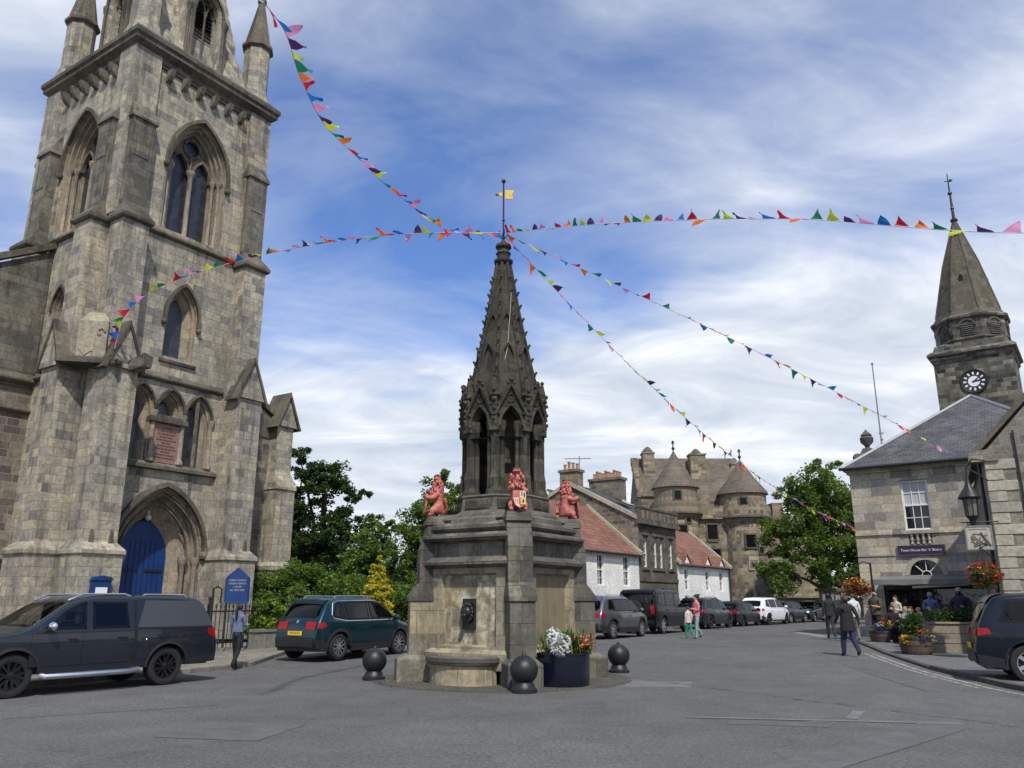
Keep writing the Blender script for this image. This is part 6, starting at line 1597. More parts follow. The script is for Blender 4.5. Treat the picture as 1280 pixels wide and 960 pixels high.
for k in range(18):
    w_ = .76 if k % 2 else .42; z = .05 + k*.318
    mb = MB(); mb.box(-.03, w_, -.035, .5 if k % 2 == 0 else .3, z + .012, z + .306); mb.build('quoin', M['quoin'], rh, bevel=.012, uvoff=(k*1.7, 0))
mb = MB(); mb.tube([(-.12, .9, 5.8), (-.12, .9, .3)], .05, 8); mb.build('downpipe', M['black'], rh, smooth=40)
mb = MB(); mb.tube([(.82, -.06, 6.6), (.86, -.06, 2.0)], .025, 6); mb.build('cable_pipe', M['plastic'], rh)
def rw_(x, y, z):
    c, s = cos(RRZ), sin(RRZ); return (RO[0] + c*x - s*y, RO[1] + s*x + c*y, z)
# lantern on the corner
ln = thing('wall_lantern', 'big black conical-topped lantern bracketed off the right house corner', 'lamp', (13.42, 23.75, 0), R(-15))
mb = MB(); mb.lathe([(.02, 5.45), (.04, 5.25), (.07, 5.05), (.11, 4.92), (.26, 4.72), (.32, 4.62), (.30, 4.58), (.20, 4.56)], 16); mb.build('hood', M['black'], ln, smooth=40)
mb = MB(); mb.lathe([(.19, 4.56), (.165, 4.08), (.12, 4.02)], 8, cap0=False); mb.build('glass', glassmat('lantern_glass', (.10, .095, .075), .15, 0, 2, .5), ln)
mb = MB()
for k in range(8): mb.tube([(.195*cos(2*PI*k/8), .195*sin(2*PI*k/8), 4.56), (.17*cos(2*PI*k/8), .17*sin(2*PI*k/8), 4.08)], .012, 5)
mb.lathe([(.18, 4.08), (.10, 3.97), (.05, 3.8), (.02, 3.72)], 10); mb.build('lantern_frame', M['black'], ln)
mb = MB(); mb.tube([(0, 0, 5.5), (.2, 0, 5.75), (.55, 0, 5.7)], .03, 6); mb.tube([(0, 0, 5.5), (.3, 0, 5.3), (.55, 0, 5.1)], .02, 6); mb.build('bracket', M['black'], ln)
# carved hanging sign
hs_ = thing('hanging_sign', 'cream carved sign panel hanging from an iron bracket below the lantern', 'sign', (13.5, 23.7, 0), R(-25))
mb = MB(); mb.box(-.33, .33, -.03, .03, 3.12, 3.78); pn_ = mb.build('sign_board', plain('cream_sign_paint', (.40, .38, .31), .6, var=.2, scale=8), hs_, bevel=.01)
mb = MB()
for a, b, c, d in ((-.35, .35, 3.10, 3.14), (-.35, .35, 3.76, 3.80), (-.35, -.31, 3.14, 3.76), (.31, .35, 3.14, 3.76)): mb.box(a, b, -.045, .045, c, d)
mb.build('sign_frame', plain('grey_frame', (.2, .2, .19), .5), pn_)
mb = MB(); rr = random.Random(4)
for k in range(9): mb.box(-.26 + rr.random()*.05, .22 - rr.random()*.1, -.036, -.03, 3.68 - .0, 3.70) if k == 0 else mb.tube([(rr.uniform(-.25, .2), -.036, rr.uniform(3.2, 3.6)), (rr.uniform(-.25, .25), -.036, rr.uniform(3.2, 3.6))], .016, 5)
mb.tube([(.05, -.04, 3.6), (.27, -.04, 3.22)], .03, 5); mb.ball((-.15, -.035, 3.45), .07, 8, 5, sc=(1, .3, 1.3)); mb.ball((-.05, -.035, 3.33), .06, 8, 5, sc=(1, .3, 1)); mb.build('carved_figures', plain('brown_carving', (.16, .13, .09), .7), pn_)
mb = MB(); mb.tube([(-.42, 0, 3.9), (.55, 0, 3.9)], .022, 6); mb.tube([(-.25, 0, 3.9), (-.25, 0, 3.78)], .012, 5); mb.tube([(.25, 0, 3.9), (.25, 0, 3.78)], .012, 5); mb.build('iron_bracket', M['black'], hs_)

# ------------------------------------------------------------------ flowers, barrels, planter box
def basket(name, label, loc, r, rr, cols, group=None, pot='bowl', cat='flowers', nfl=110):
    t = thing(name, label, cat, loc, 0, group)
    mb = MB(); mb.lathe([(.03, -.30), (r*.45, -.24), (r*.62, -.06), (r*.64, .0), (.02, .02)], 16); mb.build('bowl', M['black'], t, smooth=40)
    mb = MB(); leaf_cloud(mb, [(0, 0, .0, r*.85, r*.85, r*.6), (0, 0, -.2, r*.8, r*.8, r*.5)], 260, .06, rr); mb.build('leaves', M['leafmid'], t)
    for cn, frac in cols:
        mb = MB(); pts = []
        for k in range(int(nfl*frac)):
            d = V((rr.gauss(0, 1), rr.gauss(0, 1) - .4, rr.gauss(.2, 1))).normalized(); pts.append((d.x*r*.85, d.y*r*.85, d.z*r*.68 - .05))
        flowers(mb, pts, .085, rr); mb.build('blooms', M[cn], t)
    mb = MB()
    for k in range(3): mb.tube([(r*.6*cos(2.1*k), r*.6*sin(2.1*k), 0), (0, 0, .75)], .008, 4)
    mb.build('chain', M['black'], t)
    return t
rr = random.Random(21)
basket('hanging_basket', 'hanging basket of orange and red blooms above the navy SUV', (13.28, 23.35, 2.42), .52, rr, (('f_orange', .55), ('f_red', .45)), 'hanging flower baskets')
basket('hanging_basket', 'hanging basket of red and yellow blooms at the far end of the terrace awning', (13.67, 33.0, 2.2), .60, rr, (('f_red', .5), ('f_orange', .3), ('f_yellow', .3)), 'hanging flower baskets', nfl=150)
for a in ((rw_(-.50, -.35, 3.17), rw_(.1, -.03, 3.35)), ):
    pass
bp = thing('basket_post', 'dark iron post with arm holding the far flower basket', 'post', (14.2, 32.8, .2), TRZ)
mb = MB(); mb.tube([(0, 0, -.1), (0, 0, 2.95)], .04, 8); mb.build('post', M['black'], bp); mb = MB(); mb.tube([(0, 0, 2.9), (-.3, .1, 3.0), (-.55, .2, 2.87)], .022, 6); mb.build('arm', M['black'], bp)
bb = thing('basket_bracket', 'curled iron bracket on the house corner carrying a flower basket', 'bracket', (13.78, 23.68, 3.0), R(-15))
mb = MB(); mb.tube([(.1, 0, .1), (-.2, -.15, .28), (-.50, -.33, .17)], .02, 6); mb.tube([(.1, 0, -.2), (-.2, -.12, .05), (-.35, -.25, .22)], .014, 6); mb.build('iron_curl', M['black'], bb)
def barrel(label, loc, r, h, plants, group='half-barrel flower tubs by the terrace'):
    t = thing('barrel_planter', label, 'planter', loc, 0, group)
    mb = MB(); mb.lathe([(r*.86, 0), (r*.97, h*.4), (r, h*.75), (r*.98, h), (r*.92, h), (r*.92, h*.85)], 28, cap1=False); mb.build('barrel', M['barrel'], t, smooth=40)
    for z in (.12, .5, .88):
        q = r*(.86 + .14*min(1, z/.75))*1.012; mb = MB(); mb.lathe([(q, h*z - .03), (q + .008, h*z - .03), (q + .008, h*z + .03), (q, h*z + .03)], 28); mb.build('hoop', M['iron'], t, smooth=40)
    mb = MB(); mb.lathe([(r*.92, h*.86), (.02, h*.9)], 24, cap0=False); mb.build('soil', M['soil'], t)
    for nm, mat, pts, n, sz, kind in plants:
        mb = MB()
        if kind == 'leaf': leaf_cloud(mb, pts, n, sz, rr)
        else:
            P = []
            for (x, y, z, a, b, c) in pts: P += [(x + rr.gauss(0, a*.6), y + rr.gauss(0, b*.6), z + rr.gauss(0, c*.5)) for k in range(n)]
            flowers(mb, P, sz, rr)
        mb.build(nm, M[mat], t)
b1 = (12.25, 25.7, .13)
barrel('half barrel of tall dark greenery over yellow and violet pansies beside the timber planter', b1, .47, .52, [
    ('tall_foliage', 'leafdark', [(0, .05, .82, .34, .3, .34), (.1, .1, .98, .25, .25, .24), (-.2, 0, .75, .25, .25, .26)], 380, .06, 'leaf'),
    ('low_leaves', 'leafmid', [(0, -.3, .5, .45, .2, .14)], 220, .045, 'leaf'),
    ('violet_pansies', 'f_purple', [(.02, -.42, .44, .15, .1, .12)], 55, .055, 'f'), ('yellow_pansies', 'f_yellow', [(-.42, -.25, .45, .10, .1, .14)], 40, .055, 'f'),
    ('white_pansies', 'f_white', [(.4, -.3, .45, .08, .08, .1)], 22, .045, 'f'), ('orange_blooms', 'f_orange', [(.08, -.25, .66, .22, .1, .06)], 26, .05, 'f')])
b2 = (13.75, 31.2, .2)
barrel('low half barrel of mixed red, yellow and violet flowers farther along the kerb', b2, .52, .42, [
    ('leaves', 'leafmid', [(0, 0, .5, .5, .45, .22)], 380, .05, 'leaf'),
    ('violet_flowers', 'f_purple', [(-.3, -.3, .48, .16, .12, .1)], 40, .06, 'f'), ('yellow_flowers', 'f_yellow', [(.1, -.3, .62, .25, .12, .1)], 30, .06, 'f'),
    ('red_flowers', 'f_red', [(.12, -.1, .82, .12, .1, .12)], 40, .07, 'f'), ('pink_flowers', 'f_pink', [(.4, -.1, .70, .1, .1, .08)], 30, .07, 'f'), ('orange_flowers', 'f_orange', [(0, -.2, .7, .25, .1, .06)], 22, .06, 'f'), ('white_flowers', 'f_white', [(-.2, -.25, .6, .1, .1, .05)], 14, .06, 'f')])
pb = thing('timber_planter', 'long weathered timber planter box with clipped green hedge behind the navy SUV', 'planter', (12.85, 26.15, .1), R(-14))
mb = MB()
for z in (0, .29, .58): mb.box(-.02, 3.2, 0, .75, z + .03 + (.006 if z else 0), z + .31)
mb.build('boards', M['wood'], pb, bevel=.008)
mb = MB(); mb.box(-.06, 3.24, -.05, .8, .90, .96); mb.build('rim_board', M['wood'], pb, bevel=.008)
for x in (-.03, 1.5, 3.1):
    mb = MB(); mb.box(x, x + .09, -.03, -.002, 0, .9); mb.build('corner_post', M['wood'], pb, bevel=.006)
mb = MB(); mb.box(.05, 3.1, .08, .68, .8, .95); mb.build('soil', M['soil'], pb)
mb = MB(); leaf_cloud(mb, [(.2 + .3*k + rr.uniform(-.05, .05),   .38, 1.12, .26, .38, .27 + rr.uniform(-.03, .04)) for k in range(10)], 420, .045, rr); mb.build('hedge', M['leafdark'], pb)
M['darkpane'] = glassmat('deep_set_window', (.006,.006,.006), .3, 0.2, 2, .25)
# ------------------------------------------------------------------ far houses along the street
SO = V((.3, 36.5)); SAZ = 34; SRZ = R(90 - SAZ); sdv = V((sin(R(SAZ)), cos(R(SAZ))))
def sp(s, back=0.0, z=0.0): p = SO + sdv*s + V((-sdv.y, sdv.x))*back; return (p.x, p.y, z)
def roofslope(name, par, x0, x1, y0, z0, y1, z1, mat, th=.1):
    mb = MB(); mb.rings([[(x0, y0, z0), (x1, y0, z0), (x1, y1, z1), (x0, y1, z1)], [(x0, y0, z0 + th), (x1, y0, z0 + th), (x1, y1, z1 + th), (x0, y1, z1 + th)]]); return mb.build(name, mat, par)
def chimney(par, x, y, z0, z1, wx, wy, pots, mat, pot=True):
    mb = MB(); mb.box(x - wx/2, x + wx/2, y - wy/2, y + wy/2, z0, z1); mb.box(x - wx/2 - .08, x + wx/2 + .08, y - wy/2 - .08, y + wy/2 + .08, z1, z1 + .16); c = mb.build('chimney', mat, par)
    for k in range(pots):
        f = (k + .5)/pots - .5; px_, py_ = (x + f*wx*.92, y) if wx > wy else (x, y + f*wy*.92)
        mb = MB(); hh = .46 + .08*((k*7) % 3 - 1); mb.lathe([(.11, 0), (.10, .08), (.085, hh*.8), (.11, hh*.86), (.11, hh), (.07, hh)], 8, (px_, py_, z1 + .16)); mb.build('chimney_pot', M['terracotta'], c, smooth=40)
    return c
def simplehouse(name, label, s0, s1, depth, eave, ridge, wallmat, roofmat_, wins, skew=True, rightgable=True, cat='house', z0=-.1):
    t = thing(name, label, cat, sp(s0), SRZ); L = s1 - s0; yr = depth/2
    mb = MB(); wallwin(mb, 0, L, z0, eave, wins)
    for x in (0, L): mb.add([(x, 0, z0), (x, depth, z0), (x, depth, eave), (x, yr, ridge), (x, 0, eave)], [(0, 1, 2, 3, 4)])
    mb.quad((0, depth, z0), (L, depth, z0), (L, depth, eave), (0, depth, eave)); mb.build('wall', wallmat, t)
    roofslope('roof', t, .05, L - .05, -.18, eave - .1, yr, ridge, roofmat_); roofslope('roof', t, .05, L - .05, depth + .18, eave - .1, yr, ridge, roofmat_)
    if skew:
        for x in (0, L):
            mb = MB(); mb.rings([[(x - .14, -.22, eave - .06), (x + .14, -.22, eave - .06), (x + .14, -.22, eave + .16), (x - .14, -.22, eave + .16)], [(x - .14, yr, ridge + .04), (x + .14, yr, ridge + .04), (x + .14, yr, ridge + .26), (x - .14, yr, ridge + .26)]]); mb.build('skew', M['quoin'], t)
    for w_ in wins:
        if w_[2] > .15: sash(t, w_[0], w_[1], w_[2], w_[3], .04, None, 2, 4, 0)
        else:
            mb = MB(); mb.box(w_[0], w_[1], .1, .14, w_[2], w_[3]); mb.build('door', plain('dark_door', (.03, .03, .035), .4), t)
    mb = MB(); mb.tube([(0, -.25, eave - .08), (L, -.25, eave - .08)], .055, 6); mb.build('gutter', M['plastic'], t)
    return t
h1 = simplehouse('white_cottage', 'white harled cottage with steep red pantile roof, right behind the fountain', 4.2, 12.25, 6.4, 4.2, 7.0, M['white'], M['redroof'],
            [(.6, 1.3, 2.45, 4.05), (3.1, 3.85, 2.45, 4.05), (6.1, 6.85, 2.45, 4.05), (3.9, 4.6, .5, 1.6), (6.3, 7.0, .5, 1.7), (1.8, 2.6, .1, 2.1)])
# dark stone house (front with parapet) + its rubble gable towards the viewer
PS0, PS1 = 12.32, 17.75; PL = PS1 - PS0; ph = thing('stone_house', 'dark stone house with parapet, slate roof and tall rubble gable', 'house', sp(PS0), SRZ)
pw = [(.55, 1.15, 3.55, 5.1), (1.95, 2.5, 3.55, 5.1), (2.8, 3.35, 3.55, 5.1), (4.2, 4.8, 3.55, 5.1), (.6, 1.5, .4, 2.2), (2.2, 3.3, .1, 2.4), (4.0, 4.9, .4, 2.2)]
mb = MB(); wallwin(mb, 0, PL, -.1, 6.0, pw); mb.build('front_wall', M['pub'], ph)
for w_ in pw: sash(ph, *w_, .04, None, 2, 4, 0)
for i, w_ in enumerate(pw[:4]):
    mb = MB(); mb.box(w_[0] - .16, w_[1] + .16, -.10, .02, w_[3] + .25, w_[3] + .4); mb.box(w_[0] - .14, w_[0] - .02, -.05, .02, w_[2], w_[3] + .25); mb.box(w_[1] + .02, w_[1] + .14, -.05, .02, w_[2], w_[3] + .25); mb.box(w_[0] - .16, w_[1] + .16, -.08, .02, w_[2] - .16, w_[2] - .02); mb.build('window_surround', M['pub'], ph)
mb = MB(); mb.box(-.1, PL + .1, -.28, .1, 5.95, 6.15); mb.box(-.05, PL + .05, -.16, .14, 6.15, 6.85); mb.box(-.08, PL + .08, -.2, .18, 6.85, 6.97); par_ = mb.build('parapet', M['pub'], ph)
for k in range(9):
    mb = MB(); mb.box(.3 + k*.6, .52 + k*.6, -.19, -.16, 6.25, 6.75); mb.build('parapet_panel', M['rubble'], par_)
mb = MB(); mb.box(0, PL, -.06, .02, 2.75, 2.95); mb.build('string_course', M['pub'], ph)
GD = 9.0; RZ_ = 8.5; ys = 4.5
mb = MB(); mb.add([(0, 0, -.1), (0, GD, -.1), (0, GD, 6.2), (0, ys, RZ_), (0, 0, 6.2)], [(0, 1, 2, 3, 4)]); mb.add([(PL, 0, -.1), (PL, GD, -.1), (PL, GD, 6.2), (PL, ys, RZ_), (PL, 0, 6.2)], [(0, 1, 2, 3, 4)]); mb.quad((0, GD, 0), (PL, GD, 0), (PL, GD, 6.2), (0, GD, 6.2)); mb.build('gable_wall', M['rubble'], ph)
roofslope('roof', ph, .1, PL, .2, 6.25, ys, RZ_, M['slate_dark']); roofslope('roof', ph, .1, PL, GD, 6.25, ys, RZ_, M['slate_dark'])
for y0, y1 in ((0, ys), (GD, ys)):
    mb = MB(); mb.rings([[(-.12, y0, 6.2), (.2, y0, 6.2), (.2, y0, 6.42), (-.12, y0, 6.42)], [(-.12, y1, RZ_), (.2, y1, RZ_), (.2, y1, RZ_ + .25), (-.12, y1, RZ_ + .25)]]); mb.build('skew', M['quoin'], ph)
chimney(ph, .35, ys, 8.0, 9.3, .7, 1.25, 4, M['rubble']); chimney(ph, PL - .3, ys, 7.8, 9.35, .8, 2.3, 10, M['rubble'])
mb = MB(); mb.box(.9, 1.5, 1.6, 1.66, 0, 0.01); 
mb = MB(); mb.cbox((2.6, 2.0, 7.55), (1.0, .9, .06), M=Rx(math.atan2(RZ_ - 6.25, ys - .2))); mb.build('skylight', M['glass'], ph)
ae = thing('roof_aerial', 'thin television aerial standing above the gable chimney', 'aerial', sp(PS0 + 1.4, ys, 8.4), SRZ)
mb = MB(); mb.tube([(0, 0, 0), (0, 0, 2.1)], .03, 6); mb.build('mast', M['lead'], ae); mb = MB(); mb.tube([(-.2, .9, 1.98), (.15, -.7, 1.9)], .022, 5)
for k in range(6): f = k/5; x, y, z = -.2 + .35*f, .9 - 1.6*f, 1.98 - .08*f; mb.tube([(x - .28, y - .06, z), (x + .28, y + .06, z)], .014, 4)
mb.build('boom', M['lead'], ae)
wt = simplehouse('white_terrace', 'row of white cottages with mottled red roof and half-dormer windows before the castle', 17.8, 27.0, 5.6, 3.9, 6.4, M['white'], M['redroof'],
            [(1.0, 1.7, 2.3, 3.6), (4.6, 5.3, 2.3, 3.6), (7.2, 7.9, 2.3, 3.6), (2.6, 3.5, .1, 2.1), (5.9, 6.6, .8, 1.9), (.9, 1.6, .8, 2.0)])
for x in (1.35, 4.95, 7.55):
    mb = MB(); mb.extr([(x - .55, 3.62), (x + .55, 3.62), (x + .55, 3.95), (x, 4.5), (x - .55, 3.95)], -.06, .9); mb.build('dormer', M['white'], wt)
    for s in (-1, 1): 
        mb = MB(); mb.rings([[(x + s*.68, -.14, 3.86), (x + s*.68, -.14, 3.96), (x, -.14, 4.62), (x, -.14, 4.52)], [(x + s*.68, 1.4, 3.86), (x + s*.68, 1.4, 3.96), (x, 1.4, 4.62), (x, 1.4, 4.52)]]); mb.build('dormer_roof', M['redroof'], wt)
mb = MB(); mb.tube([(9.0, -.1, 3.8), (9.0, -.1, .2)], .06, 6); mb.build('downpipe', M['black'], wt)
# second range behind: red and slate striped roof, white stack
bh = thing('rear_cottage', 'low cottage behind the stone house with patchy red and slate roof', 'house', sp(19.0, 6.2), SRZ)
mb = MB(); mb.box(-1.5, 6.5, 0, 6, 0, 5.6); mb.add([(-1.5, 0, 5.6), (-1.5, 6, 5.6), (-1.5, 3, 9.1)], [(0, 1, 2)]); mb.add([(6.5, 0, 5.6), (6.5, 6, 5.6), (6.5, 3, 9.1)], [(0, 1, 2)]); mb.build('wall', M['white'], bh)
for a, b, mt in ((-1.5, .6, 'slate'), (.6, 1.5, 'redroof'), (1.5, 2.1, 'slate'), (2.1, 6.5, 'redroof')): roofslope('roof', bh, a, b, -.2, 5.45, 3, 9.1, M[mt])
roofslope('roof', bh, -1.5, 6.5, 6.2, 5.45, 3, 9.1, M['slate'])
chimney(bh, 5.4, 3.0, 8.4, 9.9, 1.9, .8, 5, M['white'])

# ------------------------------------------------------------------ castle gatehouse
PA = M['palace']
pal = thing('castle_gatehouse', 'brown stone castle gatehouse with twin conical-roofed round towers', 'castle', (15.15, 75.0, 0), 0)
def rtower(cx, cy, r, zb_, ze, tip):
    mb = MB(); n = 28
    mb.lathe([(r*.97, -.2), (r*.97, zb_ - .4), (r*1.06, zb_ - .15), (r*1.13, zb_), (r*1.13, zb_ + 1.15), (r*1.02, zb_ + 1.15)], n, (cx, cy, 0)); t = mb.build('round_tower', PA, pal, smooth=30)
    mb = MB(); mb.lathe([(r*.99, zb_ + .9), (r*.99, ze)], n, (cx, cy, 0)); mb.build('cap_house', PA, t, smooth=30)
    mb = MB(); mb.lathe([(r*1.10, ze - .1), (r*1.08, ze + .05), (r*.55, ze + (tip - ze)*.48), (.06, tip)], n, (cx, cy, 0)); mb.build('conical_roof', M['stoneroof'], t, smooth=30)
    mb = MB(); mb.tube([(cx, cy, tip - .3), (cx, cy, tip + .8)], .06, 6); mb.ball((cx, cy, tip + .3), .16, 8, 6); mb.cbox((cx, cy, tip + .8), (.36, .05, .08)); mb.ball((cx, cy, tip + .95), .12, 8, 6); mb.build('finial', M['black'], t)
    mb = MB(); mb.lathe([(r*1.14, zb_ - .02), (r*1.19, zb_ + .06), (r*1.19, zb_ + .2), (r*1.13, zb_ + .26)], n, (cx, cy, 0)); mb.build('corbel_band', M['pub'], t, smooth=30)
    return t
def twin(par, cx, cy, r, ang, z0, z1, w_, grille=False):
    mb = MB(); mb.M = Tr(cx, cy, 0) @ Rz(ang); mb.box(-w_/2, w_/2, -r - .03, -r + .25, z0, z1); o = mb.build('window', M['darkpane'], par)
    mb = MB(); mb.M = Tr(cx, cy, 0) @ Rz(ang); f = .13
    for a, b, c, d in ((-w_/2 - f, -w_/2, z0 - f, z1 + f), (w_/2, w_/2 + f, z0 - f, z1 + f), (-w_/2, w_/2, z1, z1 + f), (-w_/2, w_/2, z0 - f, z0)): mb.box(a, b, -r - .08, -r + .2, c, d)
    mb.build('window_margin', M['clock_spire'], o)
rA, rB = 2.0, 2.15
tA = rtower(0, 0, rA, 9.2, 11.8, 15.2); tB = rtower(6.35, .6, rB, 8.9, 11.3, 14.5)
twin(tA, 0, 0, rA, -.1, 10.5, 11.3, .55); twin(tA, 0, 0, rA*.97, .05, 6.6, 8.2, .75); twin(tA, 0, 0, rA*.97, .5, 4.6, 5.0, .4); twin(tA, 0, 0, rA*.97, -.4, 3.0, 4.0, .6); twin(tA, 0, 0, rA*.97, .35, 8.5, 8.9, .4)
twin(tB, 6.35, .6, rB, -.25, 10.0, 10.7, .6); twin(tB, 6.35, .6, rB*.97, -.05, 6.3, 7.4, .85); twin(tB, 6.35, .6, rB*.97, .75, 3.2, 4.3, 1.0); twin(tB, 6.35, .6, rB*.97, .4, 5.8, 6.3, .4)
mb = MB(); mb.M = Tr(6.35, .6, 0); mb.box(-.45, .45, -2.16, -2.0, 4.3, 5.5); pq_ = mb.build('carved_panel', M['quoin'], tB); mb = MB(); mb.M = Tr(6.35, .6, 0); mb.box(-.32, .32, -2.2, -2.15, 4.5, 5.2); mb.ball((0, -2.2, 4.9), .22, 8, 6); mb.build('panel_carving', M['church_dark'], pq_)
# wall between the towers and main range
mb = MB(); mb.box(0, 6.35, -.2, 3.5, -.2, 8.9); mb.box(-.2, 6.5, -.55, 3.5, 8.9, 9.15); mb.box(0, 6.35, -.5, -.1, 9.15, 10.1); cw = mb.build('curtain_wall', PA, pal)
mb = MB(); mb.box(1.0, 5.4, 1.6, 8, 8.8, 11.4); mb.build('upper_storey', PA, pal)
for a in ((3.25, 2.9, 6.2, 1.05), (3.15, 7.1, 8.4, .9)): 
    mb = MB(); mb.box(a[0] - a[3]/2, a[0] + a[3]/2, -.24, -.1, a[1], a[2]); w__ = mb.build('window', M['darkpane'], cw)
    mb = MB(); f = .13
    for p, q, c, d in ((a[0] - a[3]/2 - f, a[0] - a[3]/2, a[1] - f, a[2] + f), (a[0] + a[3]/2, a[0] + a[3]/2 + f, a[1] - f, a[2] + f), (a[0] - a[3]/2, a[0] + a[3]/2, a[2], a[2] + f), (a[0] - a[3]/2, a[0] + a[3]/2, a[1] - f*2, a[1])): mb.box(p, q, -.3, -.2, c, d)
    mb.build('window_margin', M['clock_spire'], w__)
mb = MB(); mb.box(1.95, 2.8, -.28, -.2, 4.9, 6.5); nic = mb.build('statue_niche', M['clock_spire'], cw); mb = MB(); mb.box(2.1, 2.65, -.3, -.27, 5.1, 6.3); mb.build('niche_recess', M['pub'], nic)
for z in (2.55, 4.45):
    mb = MB(); mb.box(1.9, 5.0, -.28, -.2, z, z + .14); mb.build('string_course', M['pub'], cw)
mb = MB(); mb.rings([[(-2.8, 2.2, 11.3), (7.5, 2.2, 11.3), (7.5, 9.8, 11.3), (-2.8, 9.8, 11.3)], [(-2.8, 6.0, 15.6), (7.5, 6.0, 15.6), (7.5, 6.01, 15.6), (-2.8, 6.01, 15.6)]]); mb.build('main_roof', M['stoneroof'], pal)
mb = MB(); mb.box(-2.8, 7.5, 2.4, 9.6, -.2, 11.35); mb.build('main_block', PA, pal)
for k in range(7):         # crow steps on the left gable
    mb = MB(); mb.box(-3.15, -2.6, 2.5 + k*.5, 2.5 + k*.5 + .62, 11.3 + k*.58, 11.3 + k*.58 + .8); mb.build('crow_step', PA, pal)
chimney(pal, -1.6, 4.9, 13.5, 15.8, 1.1, 1.3, 0, PA); chimney(pal, 3.2, 4.6, 13.0, 15.6, 1.5, 1.4, 0, PA); chimney(pal, 7.2, 5.5, 13.0, 14.8, 1.0, 1.2, 0, PA)
for x, z in ((-1.6, 15.96), (3.2, 15.76)):
    mb = MB(); mb.lathe([(.62, 0), (.6, .1), (.25, .5), (.05, .62)], 10, (x, 4.8, z)); mb.build('chimney_cowl', M['pub'], pal)
mb = MB(); mb.box(1.4, 2.2, 1.0, 1.6, 9.6, 11.0); mb.build('dormer_wall', PA, pal)
# lower ruined range to the right
mb = MB(); mb.box(7.8, 14.5, 3.0, 6.5, -.2, 9.0); mb.box(9.9, 10.9, 3.2, 5.5, 9, 10.8); mb.box(8.2, 8.8, 2.6, 3.2, 6, 10.2); mb.build('side_range', PA, pal)
for k in range(5):
    mb = MB(); mb.box(8.6 + k*1.1, 9.2 + k*1.1, 2.8, 3.5, 9, 9.7 - .1*(k % 2)); mb.build('merlon', PA, pal)
lw = thing('roadside_wall', 'low old stone wall along the street end before the castle', 'wall', (13.5, 69.5, .2), R(2))
mb = MB(); mb.box(0, 22, 0, .5, -.3, 1.5); mb.build('masonry', PA, lw); mb = MB(); mb.rings([[(-.1, -.08, 1.5), (-.1, .58, 1.5), (-.1, .45, 1.72), (-.1, .05, 1.72)], [(22.1, -.08, 1.5), (22.1, .58, 1.5), (22.1, .45, 1.72), (22.1, .05, 1.72)]]); mb.build('coping', M['pub'], lw)
gp = thing('stone_gate_pier', 'grey stone gate pier with cornice, scrolled top and white notice at the street end', 'pillar', (25.6, 66.5, .2), R(-10))
mb = MB(); mb.box(-.95, .95, 0, .8, -.2, 2.2); mb.box(.55, 1.0, -.12, .5, -.2, 2.3); mb.build('pier', M['rightwall'], gp)
mb = MB(); mb.box(-1.2, 1.2, -.2, 1.0, 2.2, 2.45); mb.ball((-.5, .3, 2.85), .38, 10, 6); mb.ball((.5, .3, 2.85), .38, 10, 6); mb.lathe([(.3, 0), (.2, .5), (.05, 1.1)], 8, (0, .3, 2.4)); mb.build('scrolled_top', M['pub'], gp)
mb = MB(); mb.box(-.85, .0, -.03, 0, 1.5, 2.0); mb.build('notice', M['whitepaint'], gp)

